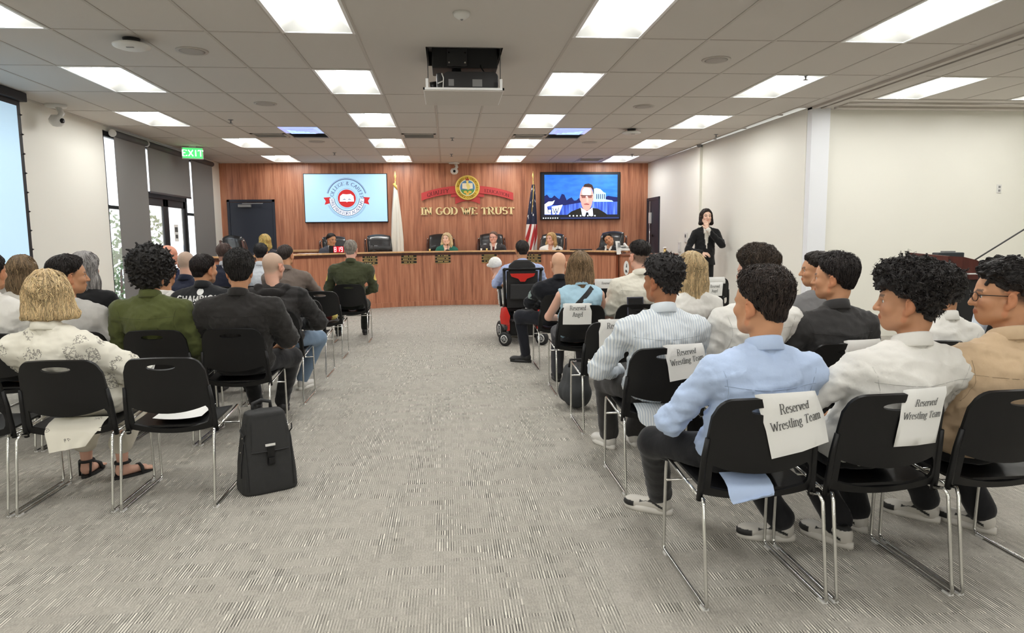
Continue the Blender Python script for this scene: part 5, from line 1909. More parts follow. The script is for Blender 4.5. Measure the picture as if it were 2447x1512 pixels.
# ------------------------------------------------------------------ person
def person(label, loc, head, yaw=0., hyaw=0., hpitch=0., hroll=0., skin='tan', hair=None, scalp=None, sline=0., shirt=(.5, .5, .5), sleeve='long', collar=None, pants=(.03, .03, .035), shoes=((.02, .02, .02), (.02, .02, .02), None), build=1., sh=.19, knees=None, feet=None, toes=(0., 0.), elbows=None, wrists=None, hands=None, vox=1, hip=(0, 0, .545), colfn=None, face=True, brow=None, jaw=1., beard=0., hs=1., eyes=False, wr=1., mat_shirt=None, group=None, sand=False, seam=False, loose=0., curlh=.6, slouch=.035, skirt=False, nosez=1., hoff=(0, -.045, -.19), cuff=.11):
    hb, hc, hh, hd = {0: (.012, .0125, .0055, .0055), 1: (.014, .014, .006, .006), 2: (.016, .018, .0075, .007), 3: (.018, .02, .009, .008)}[vox]
    g = empty('person', loc, yaw, label, 'person', group)
    M = Matrix.Translation(loc) @ Matrix.Rotation(yaw, 4, 'Z')
    Hd = np.array(M.inverted() @ Vector(head))
    R = rotm(hyaw - yaw, hpitch, hroll)
    sk = np.array(SKIN[skin] if isinstance(skin, str) else skin)
    H = np.array(hip, float)
    N_ = Hd + np.array(hoff) * hs
    b = build
    lerp = lambda t_: H * (1 - t_) ** 2 + 2 * t_ * (1 - t_) * ((H + N_) / 2 + np.array((0, -slouch * 2, 0))) + N_ * t_ * t_
    S = [N_ + np.array((q * sh, .005, -.078)) for q in (-1, 1)]
    if elbows is None:
        elbows = [S[i] + np.array((q * .06, .05, -.27)) for i, q in enumerate((-1, 1))]
    if wrists is None:
        wrists = [np.array((H[0] + q * .09, H[1] + .27, .65)) for q in (-1, 1)]
    elbows = [np.array(e, float) for e in elbows]
    wrists = [np.array(e, float) for e in wrists]
    if knees is None:
        knees = [np.array((H[0] + q * .12, H[1] + .42, .5)) for q in (-1, 1)]
    if feet is None:
        feet = [np.array((H[0] + q * .13, H[1] + .40, .0)) for q in (-1, 1)]
    knees = [np.array(e, float) for e in knees]
    feet = [np.array(e, float) for e in feet]
    feet = [np.array((e[0], e[1], e[2] if len(e) > 2 else 0.)) for e in feet]
    allp = np.array([H, N_] + S + elbows + wrists + knees)
    # ---- body: torso core and arms, head, hands
    s = SDF(allp.min(0) - .2, allp.max(0) + .2, hb)
    s.ell(H, (.13, .1, .1), .0)
    s.cone(lerp(.15), lerp(.5), .095, .1, .05)
    s.cone(lerp(.5), lerp(.85), .1, .08, .05)
    s.cone(N_ + (0, .02, -.04), N_ + np.array((0, .01, .02)), .045, .048, .03)
    s.cone(S[0], S[1], .045, .045, .03)
    for i in range(2):
        s.cone(S[i], elbows[i], .045 * b ** .5, .037 * b ** .5, .02)
        s.cone(elbows[i], wrists[i], .038 * b ** .5, .026, .02)
    V, Fq = s.extract()
    body = [(V, Fq, np.clip(sk * (1 + .04 * snoise(V, 40, 1))[:, None], 0, 1))]
    V, Fq, C = build_head(hh, sk, scalp, sline, face, jaw, brow, beard, nosez)
    w_ = np.clip((V[:, 2] + .19) / .12, 0, 1)
    w_ = (w_ * w_ * (3 - 2 * w_))[:, None]
    V = V * hs
    body.append((Hd + w_ * (V @ R.T) + (1 - w_) * V, Fq, np.clip(C, 0, 1)))
    for i, q in enumerate((-1, 1)):
        if hands and hands[i]:
            fw, dn, cu = hands[i]
        else:
            fw = (wrists[i] - elbows[i])
            fw = np.array((-q * .35, .8, -.25)) if knees[i][2] < .7 and hip[2] < .8 else fw
            dn, cu = (0, .1, -1), curlh
        body.append(build_hand(hd, wrists[i], fw, dn, q, sk, cu))
    if sand:
        for i in range(2):
            s = SDF((-.06, -.06, .008), (.06, .22, .32), .007)
            s.cone((0, 0, .3), (0, 0, .08), .042, .031, .0)
            s.cone((0, -.012, .045), (0, .13, .03), .032, .022, .03)
            for q in range(5):
                s.cone((-.024 + .012 * q, .13, .026), (-.028 + .014 * q, .185 - .004 * abs(q - 1), .02), .0095, .008, .004)
            s.clip(lambda X, Y, Z: .014 - Z)
            V, Fq = s.extract()
            c_, s_ = math.cos(toes[i]), math.sin(toes[i])
            V = np.stack([V[:, 0] * c_ - V[:, 1] * s_ + feet[i][0], V[:, 0] * s_ + V[:, 1] * c_ + feet[i][1], V[:, 2]], 1)
            body.append((V, Fq, sk))
    link('body', qmesh('body', body, M_skin), None, g)
    if eyes:
        for q in (-1, 1):
            s = SDF((-.016,) * 3, (.016,) * 3, .004)
            s.ell((0, 0, 0), (.0125,) * 3, 0)
            V, Fq = s.extract()
            C = np.where((V[:, 1] > .0088)[:, None], np.array((.03, .02, .015)), np.array((.75, .72, .68)))
            c = np.array((q * .031, .0768, .006))
            link('eye', qmesh('eye', [(Hd + ((V + c) * hs) @ R.T, Fq, C)], M_eye), None, g)
    # ---- hair
    if hair:
        hp = build_hair(hh * 1.02, **hair)
        if hp:
            link('hair', qmesh('hair', [(Hd + (V * hs) @ R.T, Fq, C) for V, Fq, C in hp], M_hair), None, g)
    # ---- shirt
    s = SDF(allp.min(0) - .24, allp.max(0) + .22, hc)
    lo = loose
    s.ell(H + np.array((0, -.005, .03)), ((.172 + lo) * b, (.128 + lo) * b, .115), .0)
    s.ell(lerp(.33), ((.166 + lo) * b, (.124 + lo) * b, .16), .05)
    s.ell(lerp(.68), ((.162 + lo * .6) * min(b, 1.15) * (sh / .19), (.122 + lo * .5) * min(b, 1.12), .17), .06)
    s.cone(S[0] + (.02, 0, -.02), S[1] + (-.02, 0, -.02), .074 * b ** .5, .074 * b ** .5, .05)
    for i, q in enumerate((-1, 1)):
        s.cone(N_ + np.array((q * .045, -.012, -.0)), S[i] + np.array((-q * .02, 0, .008)), .05, .062, .035)
        ar = .061 * b ** .6 * wr
        if sleeve == 'none':
            continue
        e = elbows[i]
        s.cone(S[i], S[i] + (e - S[i]) * (1 if sleeve != 'short' else .82), ar, ar * (.9 if sleeve != 'short' else 1.05), .03)
        if sleeve == 'long':
            s.cone(e, e + (wrists[i] - e) * .96, ar * .92, .043 * wr, .03)
    if sleeve == 'none':
        for i in range(2):
            s.ell(S[i] + np.array(((-1, 1)[i] * .05, 0, -.03)), (.06, .075, .09), .015, 's')
    s.ell(N_ + np.array((0, .016, .105)), (.062, .066, .1), .012, 's')
    V, Fq = s.extract()
    Nn = normals(V, Fq)
    sd = abs(hash(label)) % 1000 if False else sum(map(ord, label)) % 997
    wk = .0045 * snoise(V * np.array((1, 1, 1.7)), 26, sd) + .003 * snoise(V * np.array((1.3, 1, 2.2)), 60, sd + 1)
    wk = wk + .0075 * (1 - np.abs(snoise(V * np.array((.8, .8, 1.9)) + .35 * V[:, [2, 0, 1]], 17, sd + 7))) ** 4 + .005 * (1 - np.abs(snoise(V * np.array((1.6, 1, 1.1)), 30, sd + 8))) ** 5 - .003
    wk = wk * (1 + .8 * np.exp(-((V[:, 2] - lerp(.4)[2]) / .1) ** 2))
    V = V + Nn * wk[:, None]
    C = np.tile(np.array(shirt, float), (len(V), 1)) * (1 + .04 * snoise(V, 18, sd + 2))[:, None]
    if colfn:
        C = colfn(V, C, dict(N=N_, S=S, E=elbows, H=H, W=wrists))
    so = link('shirt', qmesh('shirt', [(V, Fq, np.clip(C, 0, 1))], mat_shirt or M_cloth), None, g)
    bvs = BVHTree.FromPolygons(V.tolist(), Fq.tolist())
    if collar is not None:
        kind, ccol = collar
        cb = N_ + np.array((0, .004, .022))
        mb = MB()
        hgt = .034 if kind != 'crew' else .012
        for r0, prof in ((0, [(.066, -.075), (.060, hgt), (.063, hgt + .006), (.070, hgt + .002), (.081, -.012), (.079, -.016), (.068, -.02)]),):
            if kind == 'crew':
                prof = [(.066, -.03), (.062, .002), (.066, .008), (.073, -.004), (.076, -.03)]
            def fn(u, v):
                a = u * 2 * PI
                k = v * (len(prof) - 1)
                i = min(int(k), len(prof) - 2)
                rr, zz = [prof[i][j] + (prof[i + 1][j] - prof[i][j]) * (k - i) for j in (0, 1)]
                fr_ = max(0, math.sin(a))
                zz -= .03 * fr_ ** 2
                return tuple(cb + np.array((rr * math.cos(a), rr * math.sin(a) * 1.06 - .004 + .01 * fr_, zz + .004 * (1 - fr_) - .02 * math.sin(a))))
            mb.grid(fn, 36, len(prof) - 1)
        me = mb.mesh('collar', True)
        at = me.color_attributes.new('Col', 'FLOAT_COLOR', 'POINT')
        at.data.foreach_set('color', list((*ccol, 1)) * len(me.vertices))
        link('collar', me, M_cloth, g)
    if seam:       # yoke seam line across the back and the armhole seams
        mb = MB()
        zz = S[0][2] - .035
        pts = []
        for k in range(25):
            x = N_[0] + (-1 + 2 * k / 24) * sh * .92
            hit = bvs.ray_cast(Vector((x, N_[1] - .5, zz - .012 * math.sin(PI * k / 24))), Vector((0, 1, 0)))
            if hit[0]:
                pts.append(hit[0] + Vector((0, -.0004, 0)))
        if len(pts) > 4:
            mb.tube(pts, .0014, 4)
        for q in (-1, 1):
            pts = []
            for k in range(12):
                hit = bvs.ray_cast(Vector((N_[0] + q * sh * (.94 - .1 * math.sin(k / 11 * PI)), N_[1] - .5, zz + .06 - .2 * k / 11)), Vector((0, 1, 0)))
                if hit[0]:
                    pts.append(hit[0] + Vector((0, -.0002, 0)))
            if len(pts) > 4:
                mb.tube(pts, .0013, 4)
        if mb.v:
            me = mb.mesh('seam', True)
            at = me.color_attributes.new('Col', 'FLOAT_COLOR', 'POINT')
            at.data.foreach_set('color', list((*[c * .72 for c in shirt], 1)) * len(me.vertices))
            link('seam', me, M_cloth, g)
    # ---- trousers
    ap = np.array([H] + knees + [f + (0, 0, .05) for f in feet])
    s = SDF(ap.min(0) - .2, ap.max(0) + .2, hc)
    s.ell(H + np.array((0, 0, -.005)), (.165 * b, .125 * b, .1), 0)
    for i, q in enumerate((-1, 1)):
        j = H + np.array((q * .085, .02, -.02))
        kk = knees[i]
        an = feet[i] + np.array((0, 0, cuff))
        s.cone(j, kk, .088 * b ** .5, .066 * b ** .5, .03)
        s.cone(kk, an, .066 * b ** .5, .058 + lo * .5, .03)
    if hip[2] < .8:
        s.clip(lambda X, Y, Z: np.where(Y < H[1] + .2, .462 - Z - .0 * Y, -1.))
    V, Fq = s.extract()
    Nn = normals(V, Fq)
    V = V + Nn * (.005 * snoise(V, 30, sd + 5))[:, None]
    link('trousers', qmesh('trousers', [(V, Fq, np.clip(np.array(pants) * (1 + .12 * snoise(V, 22, sd + 6))[:, None], 0, 1))], M_cloth), None, g)
    # ---- shoes
    for i in range(2):
        an = feet[i]
        if sand:
            sd_ = empty('sandal', (an[0], an[1], 0), toes[i], parent=g)
            MB().prism([(.04 * math.cos(a) * (1 + .1 * math.sin(a)), .065 + .125 * math.sin(a)) for a in [2 * PI * k / 24 for k in range(24)]], 0, .016, 'z').obj('sole', M_blk2, sd_)
            MB().tube([(.037 * math.cos(a), .0 + .042 * math.sin(a), .1) for a in [2 * PI * k / 16 for k in range(16)]], .009, 6, closed=True).obj('ankle_strap', M_blk2, sd_, True)
            MB().tube([(-.042, .1, .012), (-.03, .1, .05), (0, .1, .06), (.03, .1, .05), (.042, .1, .012)], .011, 6).obj('toe_strap', M_blk2, sd_, True)
            MB().tube([(-.03, -.03, .012), (-.034, -.02, .1)], .007, 6).tube([(.03, -.03, .012), (.034, -.02, .1)], .007, 6).obj('side_strap', M_blk2, sd_, True)
            continue
        up, sole = build_shoe((.004 if shoes[2] is not None else hd) if vox < 2 else .011, (an[0], an[1], an[2]), toes[i], shoes[0], shoes[1], 1., shoes[2])
        sh_ = link('shoe', qmesh('shoe', [up], M_shoe), None, g)
        link('sole', qmesh('sole', [sole], M_shoe), None, sh_)
    g['_bv'] = 1
    del g['_bv']
    return g, dict(bv=bvs, N=N_, S=S, E=elbows, Hd=Hd, R=R, hs=hs, H=H, M=M)


def glasses(g, info, col=M_black):
    mb = MB()
    Rm, Hd, hs = info['R'], info['Hd'], info['hs']
    T = lambda p: tuple(Hd + Rm @ (np.array(p) * hs))
    for q in (-1, 1):
        mb.tube([T((q * .033 + .024 * math.cos(a), .112 - .01 * abs(q * .033 + .024 * math.cos(a)) / .05, .004 + .019 * math.sin(a))) for a in [2 * PI * k / 18 for k in range(18)]], .0016, 6, closed=True)
        mb.tube([T((q * .057, .103, .012)), T((q * .075, .06, .012)), T((q * .081, -.005, .01)), T((q * .08, -.025, -.01))], .002, 6)
    mb.tube([T((-.01, .115, .008)), T((.01, .115, .008))], .0016, 6)
    o = mb.obj('glasses', col, g, True)
    return o
# ------------------------------------------------------------------ chairs of the audience
def seat_r(r, k, lab):
    return chair(RX(k), RR[r], lab)


def seat_l(r, k, lab):
    return chair(LX(k), LR[r], lab)


seat_r(1, 0, 'black stacking chair of the boy in pale blue shirt')
seat_r(1, 1, 'black stacking chair of the curly haired boy in white shirt')
seat_r(1, 2, 'black stacking chair of the boy with glasses')
seat_r(2, 0, 'black stacking chair of the boy in striped shirt')
seat_r(2, 1, 'black stacking chair of the brown haired boy in white shirt')
seat_r(2, 2, 'black stacking chair of the boy in black shirt')
seat_r(2, 3, 'black stacking chair of the person in white behind the curly haired boy')
seat_r(3, 0, 'empty black stacking chair with reserved sign before the boy in striped shirt')
seat_r(3, 1, 'black stacking chair of the woman with long blonde hair')
seat_r(3, 2, 'empty black stacking chair beside the woman with long blonde hair')
seat_r(3, 3, 'black stacking chair of the boy in grey shirt')
seat_r(3, 6, 'black stacking chair of the person in pale shirt by the podium')
seat_r(4, 0, 'black stacking chair of the woman in sleeveless blue top')
seat_r(4, 1, 'black stacking chair of the man in cream polo')
seat_r(5, 0, 'black stacking chair of the bald police officer')
seat_r(6, 2, 'empty black stacking chair with sign ahead of the man in cream polo')
seat_r(6, 4, 'empty black stacking chair with half covered reserved sign past the blonde woman')
seat_r(7, 2, 'empty black stacking chair with sign facing the wing desk')
seat_r(7, 5, 'empty black stacking chair with blank sheet at the interpreter feet')
seat_l(1, 0, 'empty black stacking chair beside the backpack')
seat_l(1, 1, 'black stacking chair of the blond person in printed shirt')
seat_l(1, 2, 'black stacking chair next to the blond person in printed shirt')
seat_l(2, 0, 'black stacking chair of the man in black polo')
seat_l(2, 1, 'black stacking chair of the curly haired person in olive shirt')
seat_l(2, 2, 'black stacking chair of the boy in light grey shirt')
seat_l(2, 3, 'black stacking chair of the person in white by the projection screen')
seat_l(3, 0, 'black stacking chair of the man in black hoodie')
seat_l(3, 1, 'black stacking chair of the man in champions shirt')
seat_l(3, 2, 'black stacking chair of the person in white tee')
seat_l(3, 3, 'black stacking chair of the woman with grey hair')
seat_l(3, 4, 'black stacking chair of the woman with long brown hair')
seat_l(4, 0, 'empty black stacking chair ahead of the man in black hoodie')
seat_l(4, 2, 'black stacking chair of the bald man in navy suit')
seat_l(4, 3, 'empty black stacking chair by the grey roller shade')
seat_l(5, 0, 'empty black stacking chair holding a small bag')
seat_l(5, 1, 'black stacking chair of the man in brown blazer')
seat_l(5, 3, 'black stacking chair of the bald man with reddish skin')
seat_l(6, 1, 'empty black stacking chair next to the officer in green')
chair(-1.372, 9.58, 'black stacking chair of the officer in green')
seat_l(6, 2, 'black stacking chair of the dark haired person in white')
seat_l(6, 3, 'black stacking chair of the man in navy jacket')

# reserved signs
sign(RX(0), RR[1], -.055, .205, .235, 'reserved wrestling team sign, slanted, on the chair of the pale blue shirt', [('Reserved', .065), ('Wrestling Team', .125)], .3, tilt=.2)
sign(RX(1), RR[1], .0, .2, .23, 'reserved wrestling team sign behind the curly haired boy', [('Reserved', .062), ('Wrestling Team', .115)], -.05, size=.029)
sign(RX(0), RR[2], -.03, .205, .19, 'reserved wrestling team sign behind the boy in striped shirt', [('Reserved', .05), ('Wrestling Team', .1)], .2, size=.033, tilt=.16)
sign(RX(0), RR[3], -.13, .13, .24, 'reserved sign half hidden by the boy in striped shirt', [('Reserved', .06), ('Angel', .12)], .05, size=.042)
sign(RX(0), RR[4], -.18, .08, .19, 'reserved sign behind the woman in sleeveless blue top', [('Reserved', .055), ('Angel', .115)], 0, size=.042)
sign(RX(4), RR[6], -.04, .19, .17, 'half covered reserved sign on an empty chair past the blonde woman', [('Reserved', .06), ('Angel', .12)], 0, size=.038)
sign(RX(5), RR[7], -.14, .14, .09, 'blank white sheet over the chair at the interpreter feet', [], .1)
sign(RX(2), RR[7], -.19, .12, .13, 'white reserved sheet over the chair facing the wing desk', [('Reserved', .07)], 0, size=.034)
sign(RX(2), RR[6], -.21, .05, .16, 'white sheet over the chair ahead of the man in cream polo', [], 0)
sign(RX(2), RR[2], -.04, .2, .16, 'blank white sheet over the chair of the boy in black shirt', [], .1)

# loose paper on seats
for x, y, z, r, w_, lab in ((LX(0) + .0, LR[1] + .33, .452, .06, .26, 'white sheet of paper lying on the empty chair seat by the backpack'), (RX(0) - .02, RR[3] + .3, .452, -.1, .25, 'white sheet of paper on the empty seat before the striped shirt')):
    o = MB().grid(lambda u, v: ((u - .5) * w_, (v - .5) * .3, .008 + .012 * (2 * u - 1) ** 2), 8, 2).obj('paper_sheet', M_paper, None, loc=(x, y, z), rot=(0, 0, r))
    tag(o, lab, 'paper', 'papers on empty seats')

# ------------------------------------------------------------------ audience on the lectern side
WHT, CRM = lin(232, 230, 224), lin(226, 222, 208)
SNK = (lin(206, 202, 194), lin(214, 210, 202), (.015, .015, .015))
SNW = (lin(212, 209, 203), lin(220, 217, 210), None)
BLK = ((.014, .014, .015), (.012, .012, .012), None)
PB = (.016, .016, .018)


def P(label, x, y, head, **k):
    return person(label, (x, y + .305, 0), head, **k)


M_stripe = mat('striped shirting', (.8, .8, .8), .88, spec=.2, sheen=.15)
_t = NT(M_stripe)
_v = _t.coord((1, 1, 1))
_w = _t.n('TexWave', wave_type='BANDS', bands_direction='X')
_w.inputs['Scale'].default_value = 21
_w.inputs['Distortion'].default_value = 2.5
_w.inputs['Detail'].default_value = 2
_w.inputs['Detail Scale'].default_value = .6
_t.l(_v, _w.inputs[0])
_t.l(_t.ramp(_w.outputs['Fac'], [(.25, lin(196, 206, 216)), (.6, lin(222, 228, 232)), (.9, lin(230, 234, 236))]), _t.b.inputs['Base Color'])
M_print = mat('sketch print shirting', (.85, .83, .77), .88, spec=.2, sheen=.15)
_t = NT(M_print)
_v = _t.coord((1, 1, 1))
_n = _t.noise(_v, 42, 3, .6)
_m = _t.noise(_v, 8.5, 1)
_ln = _t.math('MULTIPLY', _t.math('LESS_THAN', _t.math('ABSOLUTE', _t.math('SUBTRACT', _n, .5)), .035), _t.math('GREATER_THAN', _m, .585))
_t.l(_t.mix(_t.math('MULTIPLY', _ln, .75), lin(234, 230, 216), lin(104, 98, 92)), _t.b.inputs['Base Color'])

blue8 = lin(186, 205, 236)
g8, i8 = P('boy with dark textured hair in pale blue shirt', RX(0), RR[1], (1.262, 2.68, 1.165), hyaw=.55, skin='tan', scalp=lin(66, 50, 42), sline=.03, hair=dict(style='tex', col=DKBR, line='crop', top=.034, side=.014, strands=1300, tuft=900, seed=8, slen=.08, flow='back', mess=.006, hi=2.4), shirt=blue8, collar=('shirt', blue8), seam=True, vox=0, sh=.205, loose=.012, eyes=True, brow=BLACKH,
    knees=[(-.28, .30, .5), (.1, .4, .49)], feet=[(-.13, .66, 0), (.34, .28, 0)], toes=(.9, 1.25), shoes=SNK, pants=PB, elbows=[(-.29, .02, .68), (.27, .03, .69)], wrists=[(-.2, .22, .62), (.1, .27, .62)])
g11, i11 = P('curly haired boy in white shirt looking aside', RX(1), RR[1], (1.895, 2.68, 1.165), hyaw=1.0, skin='olive', scalp=lin(40, 32, 29), hair=dict(style='curly', col=lin(30, 26, 25), line='crop', top=.05, side=.016, curl=1100, curl_r=.009, seed=11, strands=2000, flow='rand', slen=.04, fringe=.015, hi=1.6), shirt=WHT, collar=('shirt', WHT), seam=True, vox=0, sh=.225, loose=.022, eyes=True, brow=BLACKH,
    knees=[(-.1, .42, .5), (.14, .42, .5)], feet=[(.06, .2, 0), (.24, .36, 0)], toes=(.5, .3), shoes=SNK, pants=PB, elbows=[(-.33, .0, .7), (.31, .02, .7)], wrists=[(-.16, .25, .62), (.12, .27, .62)], wr=1.12)
tan12 = lin(206, 180, 148)
g12, i12 = P('boy with glasses in tan shirt looking aside', RX(2), RR[1], (2.322, 2.68, 1.18), hyaw=1.15, skin='tan', scalp=lin(52, 42, 38), sline=.01, hair=dict(style='tex', col=lin(32, 28, 27), line='fade', top=.036, side=.012, strands=1000, seed=12, slen=.06, flow='fwd', curl=160, curl_r=.012), shirt=tan12, collar=('shirt', tan12), seam=True, vox=0, sh=.225, loose=.015, eyes=True, brow=BLACKH,
    knees=[(-.05, .42, .5), (.16, .42, .5)], feet=[(.12, .42, 0), (.3, .27, 0)], toes=(.7, .5), shoes=SNK, pants=PB, elbows=[(-.3, .02, .7), (.3, .02, .7)], wr=1.05)
glasses(g12, i12)
g5, i5 = P('boy with black curls in striped shirt', RX(0), RR[2], (1.236, 3.9, 1.185), hyaw=.6, skin='brown', scalp=lin(46, 36, 30), hair=dict(style='curly', col=lin(28, 24, 24), line='crop', top=.034, side=.012, curl=900, curl_r=.0075, seed=5, strands=300, flow='rand', slen=.03), shirt=lin(216, 224, 230), mat_shirt=M_stripe, collar=('shirt', lin(216, 224, 230)), seam=True, vox=0, sh=.21, loose=.02, eyes=True, brow=BLACKH,
    knees=[(-.2, .43, .5), (.12, .42, .5)], feet=[(-.13, .6, 0), (.06, .64, 0)], toes=(.35, -.1), shoes=SNW, pants=lin(58, 56, 56), elbows=[(-.32, .06, .66), (.29, .04, .68)], wrists=[(-.15, .3, .6), (.12, .3, .6)], wr=1.1)
g7, i7 = P('brown haired boy in white shirt', RX(1), RR[2], (1.808, 3.92, 1.225), hyaw=.5, skin='fair', hair=dict(style='tex', col=lin(52, 42, 34), line='short', top=.042, side=.018, strands=1500, seed=7, slen=.06, flow='up', mess=.009, hi=2), shirt=WHT, collar=('shirt', WHT), seam=True, vox=0, sh=.215, loose=.015, wr=1.1, eyes=True, brow=DKBR, pants=PB, shoes=SNW)
P('boy with straight black hair in black shirt', RX(2), RR[2], (2.286, 3.9, 1.185), hyaw=.9, skin='tan', scalp=lin(60, 48, 42), hair=dict(style='straight', col=lin(34, 29, 28), line='crop', top=.034, side=.02, strands=1300, tuft=300, seed=10, slen=.1, flow='back', mess=.004, hi=1.6), shirt=lin(58, 57, 57), collar=('shirt', lin(58, 57, 57)), seam=True, vox=0, sh=.205, build=1.05, eyes=True, brow=BLACKH, pants=PB, shoes=SNW)
P('person with dark curls in white shirt behind the curly haired boy', RX(3), RR[2], (2.99, 3.92, 1.1), hyaw=.3, skin='tan', hair=dict(style='curly', col=lin(30, 26, 25), line='crop', top=.026, side=.018, curl=500, curl_r=.011, seed=13, strands=400, flow='rand', slen=.05), shirt=WHT, collar=('shirt', WHT), vox=1, seam=True, pants=PB, shoes=SNW)
P('boy in grey shirt seen in profile', RX(3), RR[3], (2.86, 5.13, 1.165), hyaw=1.25, skin='tan', hair=dict(style='short', col=DKBR, line='crop', top=.03, side=.012, strands=500, seed=9, slen=.06, flow='back'), shirt=lin(128, 127, 128), collar=('crew', lin(120, 119, 120)), vox=1, eyes=True, brow=BLACKH, pants=PB, shoes=SNW)
P('person in pale shirt sitting by the podium', RX(6), RR[3], (4.46, 5.12, 1.1), skin='tan', hair=dict(style='short', col=DKBR, line='short', top=.02, side=.01, strands=300, seed=14), shirt=lin(214, 222, 232), collar=('shirt', lin(214, 222, 232)), vox=2, pants=PB)
P('woman with long straight blonde hair in white top', RX(1), RR[3], (1.845, 5.1, 1.19), hyaw=.1, skin='fair', hair=dict(style='long', col=lin(196, 172, 132), line='low', top=.02, side=.02, long_=.32, wide=1.12, strands=1500, seed=6, slen=.34, flow='down', hi=.5), shirt=WHT, collar=None, vox=1, sh=.18, pants=PB, shoes=SNW)
bl3 = lin(172, 206, 224)
g3, i3 = P('woman with long brown blonde hair in sleeveless blue top', RX(0), RR[4], (1.217, 6.3, 1.18), skin='fair', hair=dict(style='long', col=lin(122, 100, 74), line='low', top=.02, side=.018, long_=.17, wide=1.05, strands=1300, seed=33, slen=.26, flow='down', hi=1.4), shirt=bl3, sleeve='none', collar=('shirt', bl3), vox=1, sh=.18, build=1.08, pants=lin(66, 66, 70), shoes=BLK, loose=.01, elbows=[(-.27, .03, .7), (.27, .04, .7)])
# bag strap across the back
pts = []
for k in range(14):
    x, z = .1 - .26 * k / 13, .99 - .26 * k / 13
    h_ = i3['bv'].ray_cast(Vector((x, -.6, z)), Vector((0, 1, 0)))
    if h_[0]:
        pts.append(h_[0] + Vector((0, -.006, 0)))
mb = MB()
for a_, b_ in zip(pts[:-1], pts[1:]):
    d_ = Vector((.016, 0, -.016))
    mb.add([a_ - d_, a_ + d_, b_ + d_, b_ - d_], [(0, 1, 2, 3)])
mb.obj('bag_strap', M_blk2, g3)
P('man with faded haircut in cream polo', RX(1), RR[4], (1.794, 6.35, 1.26), hyaw=.25, skin='fair', scalp=lin(96, 80, 68), sline=-.02, hair=dict(style='straight', col=lin(36, 31, 29), line='fade', top=.03, side=.008, strands=700, seed=4, slen=.1, flow='back'), shirt=CRM, sleeve='short', collar=('shirt', CRM), vox=1, sh=.22, build=1.22, eyes=True, brow=BLACKH, pants=PB, seam=True)
nv2 = (.012, .013, .017)


def badge(g, info, col, sides=(0, 1)):
    for i in sides:
        q = -1 if i == 0 else 1
        c = info['S'][i] + (info['E'][i] - info['S'][i]) * .42
        mb = MB()
        pts = []
        for r in (0, .55, 1.):
            for k in range(14):
                a = 2 * PI * k / 14
                y, z = c[1] - .012 + r * .036 * math.cos(a), c[2] + r * .05 * math.sin(a)
                h_ = info['bv'].ray_cast(Vector((c[0] + q * .4, y, z)), Vector((-q, 0, 0)))
                pts.append((h_[0] if h_[0] else Vector((c[0] + q * .05, y, z))) + Vector((q * .004, 0, 0)))
        mb.add(pts, [(j * 14 + k, j * 14 + (k + 1) % 14, j * 14 + 14 + (k + 1) % 14, j * 14 + 14 + k) for j in (0, 1) for k in range(14)])
        mb.obj('shoulder_badge', col, g, True)


g2_, i2_ = P('bald police officer in black uniform', RX(0), RR[5], (1.215, 7.5, 1.16), hyaw=-.1, skin=lin(218, 172, 142), shirt=nv2, collar=('shirt', nv2), vox=1, sh=.225, build=1.15, pants=(.02, .021, .028), shoes=BLK, knees=[(-.4, .22, .55), (.05, .42, .5)], feet=[(-.33, .27, 0), (.1, .45, 0)], toes=(1.1, 0), elbows=[(-.3, .05, .72), (.3, .05, .72)])

badge(g2_, i2_, mat('badge grey', lin(150, 168, 164), .8))

# ------------------------------------------------------------------ audience on the window side
pr1 = lin(234, 230, 216)
gL1, iL1 = P('blond person with bob in white printed shirt', LX(1), LR[1] + .04, (-2.185, 3.98, 1.15), hyaw=.25, skin='fair', hair=dict(style='bob', col=lin(206, 180, 138), line='low', top=.028, side=.026, strands=1600, seed=21, slen=.15, long_=-.085, wide=1.04, hi=.5, flow='back', mess=.007), shirt=pr1, mat_shirt=M_print, sleeve='short', collar=('shirt', pr1), vox=0, sh=.18, build=1.05, loose=.022, wr=1.2, pants=lin(226, 220, 204), sand=True, cuff=.22, feet=[(-.2, .3, 0), (.04, .24, 0)], toes=(0, -.7), knees=[(-.14, .42, .5), (.12, .4, .5)], elbows=[(-.26, .05, .68), (.29, .04, .66)], wrists=[(-.1, .27, .62), (.24, .26, .58)], slouch=.02)
P('person in white shirt by the projection screen', LX(3), LR[2], (-3.2, 5.15, 1.24), skin='tan', hair=dict(style='short', col=DKBR, line='short', top=.02, side=.01, strands=400, seed=22), shirt=WHT, collar=('shirt', WHT), vox=1, sh=.21, build=1.1, pants=PB, shoes=SNW)
P('woman with long brown hair by the projection screen', LX(4), LR[3], (-3.66, 6.32, 1.2), skin='fair', hair=dict(style='long', col=lin(116, 96, 72), line='low', top=.022, side=.022, long_=.12, wide=1.2, strands=1000, seed=23, slen=.24, flow='down', hi=1.2), shirt=lin(200, 196, 188), vox=2, sh=.18, pants=PB)
lg4 = lin(196, 194, 190)
P('boy with straight dark hair in light grey shirt', LX(2), LR[2], (-2.675, 5.15, 1.205), hyaw=-1.0, skin='tan', scalp=lin(60, 48, 42), hair=dict(style='straight', col=lin(34, 28, 26), line='crop', top=.032, side=.022, strands=1200, seed=24, slen=.11, flow='back', hi=1.6), shirt=lg4, collar=('crew', lg4), vox=0, sh=.2, eyes=True, brow=BLACKH, pants=PB, shoes=SNW)
